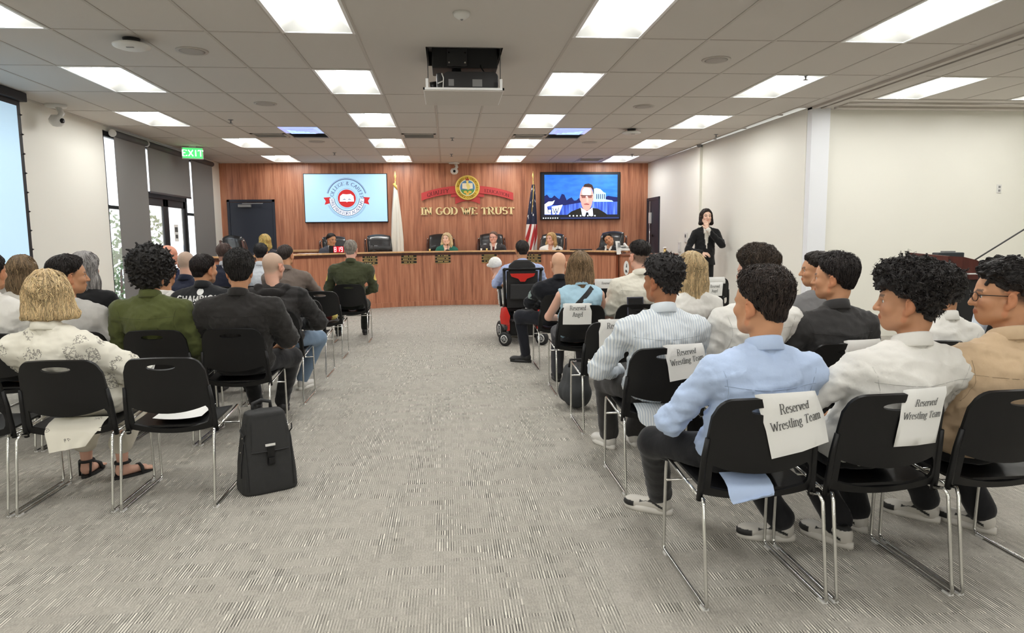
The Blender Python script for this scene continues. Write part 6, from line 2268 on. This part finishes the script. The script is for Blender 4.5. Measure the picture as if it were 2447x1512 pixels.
P('woman with wavy grey hair in black jacket', LX(3), LR[3], (-3.146, 6.32, 1.215), skin='fair', hyaw=-.3, hair=dict(style='long', col=lin(150, 146, 144), line='low', top=.03, side=.025, long_=.16, wide=1.1, strands=900, seed=25, slen=.22, mess=.008, flow='down'), shirt=(.012, .012, .013), vox=2, sh=.2, build=1.1, pants=PB)
ol6 = lin(86, 92, 52)
P('person with big black curls in olive shirt', LX(1), LR[2], (-2.118, 5.15, 1.225), hyaw=-.1, skin='tan', hair=dict(style='curly', col=lin(24, 21, 20), line='low', top=.06, side=.045, curl=1100, curl_r=.012, seed=26, strands=700, flow='rand', slen=.05), shirt=ol6, collar=('shirt', ol6), vox=0, sh=.215, build=1.12, seam=True, loose=.02, wr=1.15, pants=PB, shoes=SNW)
gt, it_ = P('dark haired person in white printed tee', LX(2), LR[3], (-2.5, 6.35, 1.165), skin='tan', hair=dict(style='curly', col=BLACKH, line='low', top=.02, side=.012, curl=300, curl_r=.01, seed=27), shirt=WHT, sleeve='short', collar=('crew', WHT), vox=2, sh=.205, pants=PB)
P('bald man in navy suit', LX(2) - .13, LR[4], (-2.728, 7.5, 1.215), skin='fair', scalp=lin(176, 156, 138), sline=-.0, shirt=lin(38, 41, 58), collar=('shirt', lin(34, 38, 56)), vox=2, sh=.21, build=1.15, pants=PB)
P('bald man with reddish skin and glasses in navy', LX(3) - .24, LR[5], (-3.363, 8.7, 1.275), hyaw=-.7, skin=lin(226, 158, 132), shirt=lin(40, 44, 66), collar=('shirt', lin(40, 44, 66)), vox=2, sh=.2, eyes=True, pants=PB)
gc, ic_ = P('man in black champions shirt', LX(1) - .03, LR[3], (-2.146, 6.32, 1.19), hyaw=-.55, skin='tan', scalp=lin(60, 48, 44), hair=dict(style='short', col=lin(40, 33, 32), line='crop', top=.018, side=.012, strands=900, seed=28, slen=.06), shirt=(.022, .023, .026), sleeve='short', collar=('shirt', (.02, .021, .024)), vox=1, sh=.21, build=1.15, beard=.5, pants=PB, hoff=(0, -.06, -.165))
P('broad man with black hair in black polo', LX(0), LR[2], (-1.509, 5.15, 1.225), hyaw=.25, skin='tan', hair=dict(style='tex', col=lin(30, 27, 26), line='short', top=.036, side=.022, strands=1400, tuft=700, seed=29, slen=.08, mess=.006, hi=1.8), shirt=lin(46, 44, 43), sleeve='short', collar=('shirt', lin(46, 44, 43)), vox=0, sh=.235, build=1.32, seam=True, wr=1.12, pants=(.016, .016, .018), shoes=BLK, knees=[(-.1, .43, .5), (.27, .36, .52)], feet=[(-.1, .62, 0), (.12, .6, 0)], toes=(.2, .1), elbows=[(-.33, .03, .7), (.33, .05, .68)], wrists=[(-.12, .3, .62), (.2, .28, .62)])
# hoodie
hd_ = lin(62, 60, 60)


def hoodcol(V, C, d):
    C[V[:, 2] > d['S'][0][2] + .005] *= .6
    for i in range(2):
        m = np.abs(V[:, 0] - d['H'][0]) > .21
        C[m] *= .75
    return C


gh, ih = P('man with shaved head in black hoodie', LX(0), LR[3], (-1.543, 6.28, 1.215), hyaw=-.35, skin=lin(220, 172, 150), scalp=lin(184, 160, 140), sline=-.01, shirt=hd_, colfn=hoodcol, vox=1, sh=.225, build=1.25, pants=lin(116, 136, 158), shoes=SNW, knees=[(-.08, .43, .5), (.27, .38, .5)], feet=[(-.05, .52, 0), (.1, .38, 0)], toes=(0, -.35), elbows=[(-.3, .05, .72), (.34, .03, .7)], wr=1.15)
s = SDF((-.25, -.25, .75), (.25, .2, 1.2), .012)
c = ih['N']
s.ell(c + np.array((0, -.065, -.035)), (.12, .07, .045), .0)
for q in (-1, 1):
    s.cone(c + np.array((0, -.1, -.1)), c + np.array((q * .12, -.02, .0)), .035, .04, .03)
    s.cone(c + np.array((q * .12, -.02, .0)), c + np.array((q * .07, .07, -.02)), .035, .025, .03)
s.ell(c + np.array((0, .01, .06)), (.068, .07, .07), .015, 's')
Vh, Fh = s.extract()
Vh = Vh + normals(Vh, Fh) * (.006 * snoise(Vh, 40, 5))[:, None]
link('hood', qmesh('hood', [(Vh, Fh, lin(40, 38, 38))], M_cloth), None, gh)
bz = lin(116, 104, 96)
P('balding man in brown blazer', LX(1) + .12, LR[5], (-1.962, 8.62, 1.26), hyaw=-.3, skin='tan', hair=dict(style='short', col=lin(60, 50, 46), line='bald', top=.008, side=.012, strands=300, seed=30), scalp=lin(176, 140, 116), shirt=bz, collar=('shirt', bz), vox=2, sh=.225, build=1.15, pants=PB, elbows=[(-.3, .06, .75), (.36, .1, .74)])
P('dark haired person in white shirt near the dais', LX(2), LR[6], (-2.586, 9.88, 1.27), skin='tan', hair=dict(style='short', col=lin(32, 30, 32), line='short', top=.018, side=.012, strands=300, seed=31), shirt=lin(220, 224, 230), collar=('shirt', lin(220, 224, 230)), vox=2, pants=PB)
P('man with receding hair in navy jacket', LX(3), LR[6], (-3.066, 9.88, 1.28), skin=lin(176, 130, 110), hyaw=-.6, hair=dict(style='short', col=lin(84, 66, 60), line='bald', top=.012, side=.012, strands=200, seed=32), scalp=lin(120, 92, 80), shirt=lin(44, 46, 60), collar=('shirt', lin(200, 200, 205)), vox=2, pants=PB)
gr = lin(70, 74, 52)
g16, i16 = P('grey haired officer in green uniform', -1.372, LR[6], (-1.348, 9.82, 1.3), skin='pink', scalp=lin(150, 136, 122), sline=.0, hair=dict(style='short', col=lin(150, 142, 132), line='crop', top=.016, side=.01, strands=700, seed=16, slen=.05), shirt=gr, collar=('shirt', gr), vox=1, sh=.24, build=1.2, seam=True, pants=lin(28, 32, 26), shoes=BLK, knees=[(-.22, .42, .5), (.14, .44, .5)], feet=[(-.3, .62, 0), (.09, .68, 0)], elbows=[(-.31, .03, .76), (.31, .03, .76)], wr=1.05)

badge(g16, i16, mat('badge gold', lin(222, 196, 110), .8))
# print on the champions shirt, projected onto the cloth
def on_back(info, u, v):
    N_ = info['N']
    h_ = info['bv'].ray_cast(Vector((N_[0] + u, N_[1] - .6, N_[2] + v)), Vector((0, 1, 0)))
    p = h_[0] if h_[0] else Vector((N_[0] + u, N_[1] - .13, N_[2] + v))
    return p + Vector((0, -.006, 0))


m_wp = mat('white print', lin(232, 232, 230), .8)
for tx, v, sz in (('CHAMPIONS', -.098, .05), ('202', -.15, .042)):
    polys, wd = letters(tx, .26, .22, 0, .08)
    x = -wd / 2
    for ch in tx:
        pl_, w1 = letters(ch, .26, .22, 0, 0)
        mb = MB()
        for q in pl_:
            mb.add([on_back(ic_, (x + p.x) * sz * .9, v + p.y * sz) for p in q], [tuple(range(len(q)))])
        mb.obj('letter', m_wp, gc)
        x += w1 + .08
mb = MB()
mb.add([on_back(ic_, .028 * math.cos(a), -.015 + .028 * math.sin(a)) for a in [2 * PI * k / 20 for k in range(20)]], [tuple(range(20))])
mb.obj('emblem', m_wp, gc)
mb = MB()
for k in range(4):
    mb.add([on_back(ic_, u, v) for u, v in ((-.07 + .035 * k, -.185), (-.045 + .035 * k, -.185), (-.045 + .035 * k, -.17), (-.07 + .035 * k, -.17))], [(0, 1, 2, 3)])
mb.obj('small_print', m_wp, gc)['kind'] = 'stuff'
mb = MB()
ring_ = [2 * PI * k / 20 for k in range(20)]
for a, b in zip(ring_, ring_[1:] + ring_[:1]):
    mb.add([on_back(it_, .08 + r * 1.5 * math.cos(t_), -.075 + r * math.sin(t_)) for r, t_ in ((.03, a), (.036, a), (.036, b), (.03, b))], [(0, 1, 2, 3)])
mb.obj('tee_print', M_ink, gt)

# shirt tails showing under the chair backs
def tail(g, x0, x1, drop, col, skew=0., m=None):
    yo = -g.location.y
    cy = g.location.y - .305 if g is not gL1 else g.location.y - .345
    mb = MB()
    prof = [(.22, .48), (.16, .466), (.128, .45), (.113, .425), (.108, .40), (.104, .40 - drop * .5), (.1, .40 - drop)]

    def fn(u, v):
        k = v * (len(prof) - 1)
        i = min(int(k), len(prof) - 2)
        y, z = [prof[i][j] + (prof[i + 1][j] - prof[i][j]) * (k - i) for j in (0, 1)]
        x = x0 + (x1 - x0) * u
        sh_ = max(0, v - .5) * 2
        x = x + skew * sh_ + (-(u - .5) * (x1 - x0) * .35 * sh_)
        return (x, y + (cy - g.location.y) + .004 * math.sin(u * 17 + v * 3) * sh_, z + (.03 * (u - .5) if v > .5 else 0))
    mb.grid(fn, 16, 12)
    me = mb.mesh('shirt_tail', True)
    at = me.color_attributes.new('Col', 'FLOAT_COLOR', 'POINT')
    at.data.foreach_set('color', list((*col, 1)) * len(me.vertices))
    link('shirt_tail', me, m or M_cloth, g)


tail(gL1, -.13, .16, .07, pr1, -.03, M_print)
tail(g8, -.12, .07, -.012, blue8, .02)
tail(g5, -.15, .12, .03, lin(216, 224, 230), .02, M_stripe)

# ------------------------------------------------------------------ board members (face the room)
def suit(tie, white=lin(234, 232, 226), w_=.075):
    def f(V, C, d):
        N_ = d['N']
        t_ = np.clip((V[:, 2] - (N_[2] - .36)) / .36, 0, 1.1)
        dx = np.abs(V[:, 0] - N_[0])
        m = (V[:, 1] > N_[1] + .02) & (dx < w_ * t_) & (V[:, 2] > N_[2] - .36)
        C[m] = white
        if tie is not None:
            C[m & (dx < .022)] = tie
        return C
    return f


def B(label, x, y, face_to, head, **k):
    return person(label, (x, y, PZ), head, yaw=face_to, hyaw=k.pop('hyaw', face_to), vox=k.pop('vox', 2), knees=[(-.1, .24, .5), (.1, .24, .5)], feet=[(-.1, .06, 0), (.1, .06, 0)], hoff=(0, -.02, -.155), wrists=[(-.12, .13, .72), (.12, .13, .72)], **k)


PI_ = PI
hipb = (0, 0, .545)
B('man with dark hair in grey suit behind the timer', -2.33, 14.72, PI_ + .5, (-2.4, 14.66, 1.44), hyaw=PI_ + .75, hpitch=-.15, skin='tan', hair=dict(style='short', col=DKBR, line='crop', top=.016, side=.01, seed=41, strands=200), shirt=lin(84, 88, 98), colfn=suit(lin(70, 30, 40)), eyes=True, brow=BLACKH, sh=.2)
B('smiling blonde woman in green jacket', -.05, 15.42, PI_, (-.018, 15.36, 1.43), hyaw=PI_ - .35, hpitch=.05, skin='pale', hair=dict(style='long', col=lin(232, 204, 160), line='low', top=.02, side=.02, long_=.02, wide=1.1, seed=42, strands=500, slen=.14), shirt=lin(46, 112, 98), colfn=suit(None, lin(238, 206, 186), .07), eyes=True, brow=BRN, sh=.18, elbows=[(-.26, .12, .8), (.26, .12, .8)])
g_, i_ = B('man with glasses in grey suit and tie', 1.01, 15.42, PI_ - .1, (1.02, 15.36, 1.455), hyaw=PI_ - .4, skin='pink', hair=dict(style='short', col=lin(120, 96, 84), line='crop', top=.014, side=.01, seed=43, strands=200), shirt=lin(62, 60, 62), colfn=suit(lin(96, 40, 36)), eyes=True, sh=.215, build=1.1)
glasses(g_, i_)
B('blonde woman in white jacket', 2.2, 15.0, PI_ - .35, (2.252, 14.95, 1.41), hyaw=PI_ - .75, skin='fair', hair=dict(style='long', col=lin(206, 168, 116), line='low', top=.022, side=.024, long_=.03, wide=1.15, seed=44, strands=500, slen=.13), shirt=lin(238, 236, 230), colfn=suit(None, lin(216, 164, 140), .05), eyes=True, brow=BRN, sh=.19, build=1.12)
B('man in black suit leaning his head to one side', 3.3, 14.28, PI_ - .55, (3.36, 14.2, 1.385), hyaw=PI_ - .3, hroll=.62, skin='tan', hair=dict(style='short', col=BLACKH, line='crop', top=.02, side=.014, seed=45, strands=200), shirt=(.02, .02, .022), colfn=suit((.02, .02, .02)), eyes=True, brow=BLACKH, sh=.21, build=1.1)
B('blonde woman sitting before the navy door', -3.62, 14.2, .7, (-3.64, 14.2, 1.42), skin='fair', hair=dict(style='bob', col=lin(216, 186, 118), line='low', top=.03, side=.03, long_=.03, wide=1.1, seed=46, strands=500, slen=.14), shirt=lin(60, 62, 70), sh=.18)
g_ = empty('stool', (-3.62, 14.2, PZ), .7, 'dark upholstered stool under the blonde woman by the navy door', 'stool')
MB().lathe([(.2, .4), (.22, .42), (.21, .45), (.0, .452)], 24).obj('seat', M_leather, g_, True)
MB().tube([(0, 0, .02), (0, 0, .41)], .03).obj('column', M_dgrey, g_, True)
MB().lathe([(.22, 0), (.22, .02), (.04, .03)], 24).obj('base', M_dgrey, g_, True)

# ------------------------------------------------------------------ standing interpreter
bk = (.014, .014, .015)
ix, iy = 4.47, 11.7
sc_ = 1.06
g_, i_ = person('standing interpreter with dark bob in black suit, hand raised to face', (ix, iy, PZ), (ix + .02, iy - .02, 1.775), yaw=PI_ - .25, hyaw=PI_ - .1, hs=1.04, skin='pale', hair=dict(style='bob', col=lin(40, 30, 26), line='low', top=.014, side=.014, long_=-.06, wide=.92, seed=47, strands=500, slen=.14), shirt=bk, colfn=suit(None, lin(236, 232, 222), .05), vox=1, sh=.185, hip=(0, 0, .96), knees=[(-.09, .03, .5), (.1, .02, .5)], feet=[(-.1, -.03, .0), (.1, -.02, .0)], eyes=True, brow=DKBR, pants=bk, shoes=BLK, slouch=0.,
    elbows=[(-.27, .16, 1.17), (.28, .05, 1.08)], wrists=[(-.02, .24, 1.43), (.06, .2, 1.02)], hands=[((.25, -.12, .97), (.35, -.9, -.1), .12), ((-.8, .25, -.1), (0, -.5, -.8), .9)], hoff=(0, -.02, -.2))
# jacket skirt
s = SDF((-.3, -.25, .72), (.3, .25, 1.25), .014)
s.cone((0, 0, 1.17), (0, 0, .97), .13, .17, .0)
s.cone((0, 0, .97), (0, -.005, .83), .17, .195, .02)
s.clip(lambda X, Y, Z: .81 - Z)
Vh, Fh = s.extract()
Vh[:, 1] *= .78
link('jacket_skirt', qmesh('jacket_skirt', [(Vh, Fh, bk)], M_cloth), None, g_)

# ------------------------------------------------------------------ power wheelchair, its user and a child
wx, wy = 1.0, 9.55
g = empty('power_wheelchair', (wx, wy, 0), 0, 'black and red power wheelchair at the end of the aisle', 'wheelchair')
MB().b2((-.2, -.35, .12), (.2, .3, .36)).obj('chassis', M_black, g, bevel=.03)
for s_ in (-1, 1):
    MB().prism([(-.42, .3), (-.3, .42), (-.05, .44), (.1, .34), (.05, .26), (-.3, .24), (-.42, .2)], s_ * .21 - .025, s_ * .21 + .025, 'x').obj('red_shroud', M_red, g, bevel=.012, smooth=.6)
    MB().prism([(-.06, .3), (.05, .28), (.07, .4), (.02, .53), (-.05, .52), (-.07, .4)], -.44, -.4).obj('rear_shroud', M_red, g, bevel=.012, smooth=.6, loc=(s_ * .25, 0, 0))
    MB().b2((s_ * .24 - .02, -.44, .22), (s_ * .24 + .02, .35, .27)).obj('side_rail', M_dgrey, g, bevel=.006)
    for y, r in ((-.42, .095), (.3, .13)):
        rz_ = -.85 if y < 0 else (-.25 if s_ < 0 else 0)
        wl_ = MB().lathe([(r * .55, -.03), (r * .9, -.034), (r, -.02), (r, .02), (r * .9, .034), (r * .55, .03)], 28, axis='x').obj('tyre', M_blk2, g, True, loc=(s_ * .25, y, r), rot=(0, 0, rz_ * -1))
        MB().lathe([(.02, -.034), (r * .3, -.028), (r * .6, -.032), (r * .6, .032), (r * .3, .028), (.02, .034)], 24, axis='x').obj('wheel_hub', M_plast, wl_, True)
        for k in range(5):
            a = 2 * PI * k / 5
            MB().tube([(-.034, 0, 0), (-.034, r * .5 * math.cos(a), r * .5 * math.sin(a))], .008, 6).obj('spoke', M_grey, wl_)
    MB().tube([(s_ * .25, -.42, .21), (s_ * .25, -.36, .26), (s_ * .22, -.28, .27)], .02, 8).obj('caster_fork', M_dgrey, g, True)
    MB().tube([(s_ * .27, -.05, .5), (s_ * .29, -.02, .74), (s_ * .29, .3, .75)], .018, 8).obj('armrest_post', M_dgrey, g, True)
    MB().b2((s_ * .29 - .035, -.03, .74), (s_ * .29 + .035, .32, .78)).obj('armrest_pad', M_black, g, bevel=.01)
    MB().tube([(s_ * .23, -.24, .42), (s_ * .24, -.3, .75), (s_ * .25, -.34, 1.02)], .02, 8).obj('back_tube', M_black, g, True)
    MB().tube([(s_ * .25, -.34, 1.02), (s_ * .25, -.44, 1.03)], .024, 8).obj('push_grip', M_black, g, True)
MB().tube([(-.25, -.34, 1.03), (.25, -.34, 1.03)], .016, 8).obj('push_bar', M_black, g, True)
MB().b2((-.23, -.2, .44), (.23, .25, .5)).obj('seat_cushion', M_blk2, g, bevel=.02)
MB().grid(lambda u, v: ((u - .5) * .42, -.22 - .05 * v + .02 * math.cos((u - .5) * 3), .5 + .5 * v), 10, 8).grid(lambda u, v: ((u - .5) * .42, -.28 - .05 * v, .5 + .5 * v), 10, 8).obj('backrest', M_blk2, g, True)
MB().prism([(-.19, 0), (.19, 0), (.18, .1), (.1, .17), (-.1, .17), (-.18, .1)], -.31, -.25).obj('headrest_cover', M_blk2, g, bevel=.02, loc=(0, 0, .98))
MB().prism([(-.17, .14), (.17, .14), (.15, .1), (.06, .07), (.03, .03), (-.03, .03), (-.06, .07), (-.15, .1)], -.352, -.335).obj('red_panel', M_red, g, loc=(0, -.01, .83))
MB().b2((-.17, -.37, .62), (.17, -.33, .83)).obj('rear_pouch', M_blk2, g, bevel=.015)
MB().b2((.03, -.4, .48), (.09, -.37, .56)).obj('tag_card', M_plast, g)
MB().prism([(-.16, .32), (.2, .3), (.22, .4), (.12, .5), (-.02, .5)], -.42, -.36).obj('battery_bag', M_blk2, g, bevel=.02)
MB().b2((-.1, -.41, .33), (.17, -.37, .37)).obj('red_strip', M_red, g, bevel=.006)
MB().b2((-.18, .35, .06), (.18, .55, .09)).obj('footrest', M_dgrey, g, bevel=.006)
MB().tube([(0, .28, .25), (0, .4, .08)], .022, 8).obj('footrest_arm', M_dgrey, g, True)
MB().tube([(-.3, .28, .78), (-.3, .3, .84)], [.022, .012], 8).obj('joystick', M_black, g, True)
bl1 = lin(174, 188, 226)
person('man with short dark hair in blue shirt in the wheelchair', (wx, wy + .02, .0), (1.025, 9.5, 1.275), hyaw=.15, skin='tan', scalp=lin(120, 92, 78), hair=dict(style='short', col=lin(46, 40, 38), line='crop', top=.014, side=.012, strands=500, seed=51, slen=.05), shirt=bl1, collar=('shirt', bl1), vox=1, sh=.225, build=1.18, hip=(0, 0, .595), pants=PB, feet=[(-.1, .36, .09), (.1, .36, .09)], knees=[(-.12, .4, .56), (.12, .4, .56)], elbows=[(-.33, .05, .82), (.33, .05, .82)], wrists=[(-.28, .28, .8), (.28, .28, .8)])
gk, ik = person('child in white cap and white clothes beside the wheelchair', (.95, 10.2, 0), (.695, 10.1, 1.035), skin='fair', hs=.92, yaw=.1, hyaw=.5, hroll=-.3, shirt=WHT, vox=2, sh=.13, build=.8, hip=(0, 0, .5), knees=[(-.07, .02, .27), (.07, .02, .27)], feet=[(-.07, 0, 0), (.07, 0, 0)], pants=WHT, elbows=[(-.16, .0, .62), (.16, 0, .62)], wrists=[(-.15, .1, .48), (.15, .1, .48)], shoes=SNW, hoff=(.2, -.03, -.14), slouch=0.)
s = SDF((-.13, -.15, -.03), (.13, .16, .17), .009)
s.ell((0, -.018, .045), (.094, .114, .1), 0)
s.clip(lambda X, Y, Z: .0 - Z - .12 * np.maximum(0, Y) * 0 + .0)
s.cone((-.05, .1, .03), (.05, .1, .03), .03, .03, .02)
Vh, Fh = s.extract()
Vh = Vh + normals(Vh, Fh) * (.003 * snoise(Vh, 70, 9))[:, None]
link('knit_cap', qmesh('knit_cap', [(ik['Hd'] + (Vh * .98) @ ik['R'].T, Fh, np.clip(np.array(lin(236, 235, 230)) * (1 + .1 * snoise(Vh, 110, 3))[:, None], 0, 1))], M_cloth), None, gk)

# ------------------------------------------------------------------ bags
g = empty('backpack', (-1.09, 4.04, 0), .5, 'black camera backpack standing in the aisle by the empty chair', 'backpack')
s = SDF((-.2, -.16, -.01), (.2, .16, .52), .011)
X, Y, Z = s.pts((0, 0, 0), s.n)
zz = np.clip(Z / .47, 0, 1)
hw_ = .16 - .055 * zz ** 1.8
hd2 = .12 - .055 * zz ** 1.6
q1 = (np.abs(X) / hw_) ** 5 + (np.abs(Y + .01 * zz) / hd2) ** 4
s.v = np.maximum((q1 ** .22 - 1) * .1, np.maximum(-Z, Z - (.47 - .35 * (X ** 2 + Y ** 2)))).astype(np.float32)
Vh, Fh = s.extract()
Vh = relax(Vh, Fh, 3)
Vh = Vh + normals(Vh, Fh) * (.002 * snoise(Vh, 60, 2))[:, None]
m_bag = mat('backpack nylon', (.022, .022, .022), .75, bump=(300, .2, (1, 1, 1)))
me = qmesh('body', [(Vh, Fh, (.022, .022, .022))], m_bag)
link('body', me, None, g)
bvb = BVHTree.FromPolygons(Vh.tolist(), Fh.tolist())


def onb(u, z, o_=.006):
    h_ = bvb.ray_cast(Vector((u, -.5, z)), Vector((0, 1, 0)))
    return (h_[0] if h_[0] else Vector((u, -.1, z))) + Vector((0, -o_, 0))


def onx(y, z, o_=.006):
    h_ = bvb.ray_cast(Vector((-.5, y, z)), Vector((1, 0, 0)))
    return (h_[0] if h_[0] else Vector((-.14, y, z))) + Vector((-o_, 0, 0))


MB().grid(lambda u, v: onb((u - .5) * .2 * (1 - .1 * v), .25 + .19 * v, .01), 10, 8).grid(lambda u, v: onb((u - .5) * .2 * (1 - .1 * v), .25 + .19 * v, .002), 10, 8).obj('flap', m_bag, g, True)
MB().tube([onb(-.105 + .21 * k / 10, .25, .01) for k in range(11)], .004, 6).obj('flap_edge', M_blk2, g)
MB().b2((-.02, -.01, -.07), (.02, .0, .03)).obj('buckle_strap', M_black, g, loc=onb(.0, .24, .008))
MB().b2((-.017, -.012, -.02), (.017, .0, .015)).obj('buckle', M_black, g, loc=onb(.0, .2, .014), bevel=.003)
MB().b2((-.028, -.003, -.007), (.028, 0, .007)).obj('badge', M_plast, g, loc=onb(-.0, .285, .012))
MB().tube([onb(-.13, .03 + .4 * k / 12, .004) for k in range(13)], .004, 6).obj('zipper', M_blk2, g)
MB().tube([onb(.128, .03 + .36 * k / 12, .004) for k in range(13)], .004, 6).obj('zipper', M_blk2, g)
MB().tube([onx(-.06 + .12 * k / 6, .34 + .02 * k / 6, .004) for k in range(7)], .004, 6).tube([onx(-.06, .1 + .24 * k / 6, .004) for k in range(7)], .004, 6).obj('pocket_zipper', M_blk2, g)
for z in (.33, .25):
    MB().lathe([(.0, -.006), (.007, 0), (0, .006)], 10, tuple(onx(-.055, z, .01))).obj('zip_pull', M_chrome, g)
MB().tube([(-.05, .04, .455), (-.05, .045, .5), (0, .05, .515), (.05, .045, .5), (.05, .04, .46)], .011, 8).obj('carry_handle', M_blk2, g, True)
for s_ in (-1, 1):
    MB().tube([(s_ * .07, .08, .43), (s_ * .08, .13, .3), (s_ * .08, .12, .15), (s_ * .09, .09, .05)], [.02, .024, .018, .01], 8).obj('shoulder_strap', M_blk2, g, True)
MB().tube([(.145, 0, .1), (.165, 0, .08), (.16, 0, .05)], .004, 6).obj('cord_loop', M_blk2, g, True)

g = empty('duffel_bag', (1.06, 5.66, 0), .2, 'dark grey duffel bag on the carpet ahead of the empty reserved chair', 'bag')
s = SDF((-.2, -.2, -.01), (.2, .24, .44), .012)
s.cone((0, -.04, .14), (0, .08, .14), .125, .12, .0)
s.cone((.01, -.03, .29), (.01, .08, .29), .095, .09, .06)
s.clip(lambda X, Y, Z: -Z)
Vh, Fh = s.extract()
Vh = Vh + normals(Vh, Fh) * (.006 * snoise(Vh, 35, 4))[:, None]
Vh[:, 2] = np.maximum(Vh[:, 2], 0)
link('body', qmesh('body', [(Vh, Fh, lin(60, 62, 64))], mat('duffel canvas', lin(60, 62, 64), .85, bump=(200, .3, (1, 1, 1)))), None, g)
MB().tube([(-.06, .0, .36), (-.05, .0, .42), (.06, .0, .42), (.08, .0, .36)], .01, 8).obj('handle', M_blk2, g, True)
MB().tube([(.01, -.11, .33), (.01, 0, .389), (.01, .1, .385)], .004, 6).obj('zipper', M_blk2, g)
g = empty('snack_bag', (LX(0) + .05, LR[5] + .3, .455), .3, 'small maroon and yellow bag on the empty chair seat', 'bag')
s = SDF((-.14, -.12, -.005), (.14, .12, .16), .011)
s.ell((0, 0, .055), (.11, .09, .065), 0)
s.ell((.06, .02, .1), (.045, .04, .05), .02)
s.clip(lambda X, Y, Z: -Z)
Vh, Fh = s.extract()
C_ = np.where((Vh[:, 0] > .03)[:, None], np.array(lin(226, 206, 120)), np.array(lin(108, 40, 40)))
link('body', qmesh('body', [(Vh, Fh, C_)], M_cloth), None, g)
MB().tube([(-.05, 0, .11), (-.03, 0, .15), (.0, 0, .12)], .005, 6).obj('handle', M_plast, g, True)
g = empty('tablet', (RX(1) - .04, RR[4] + .07, .69), 0, 'dark slate tablet propped on the chair back of the cream polo', 'tablet')
MB().box((0, -.03, .1), (.16, .01, .22), .1, 0, -.12).obj('case', mat('tablet slate', lin(70, 70, 84), .4), g, bevel=.004)
MB().box((0, -.037, .1), (.14, .002, .2), .1, 0, -.12).obj('screen', M_black, g)
# folded programme in the hand of the person with the bob
g = empty('folded_programme', (-1.78, 4.13, .6), .3, 'folded white programme held by the blond person in printed shirt', 'paper')
mb = MB().grid(lambda u, v: ((u - .5) * .12, (v - .5) * .16, .07 + .05 * abs(u - .5) * 2 + .02 * v), 6, 3)
mb.obj('sheet', M_paper, g)
mb = MB().grid(lambda u, v: ((u - .5) * .1 + .01, (v - .5) * .14, .085 + .06 * abs(u - .5) * 2 + .02 * v), 6, 3)
mb.obj('inner_sheet', M_paper, g)
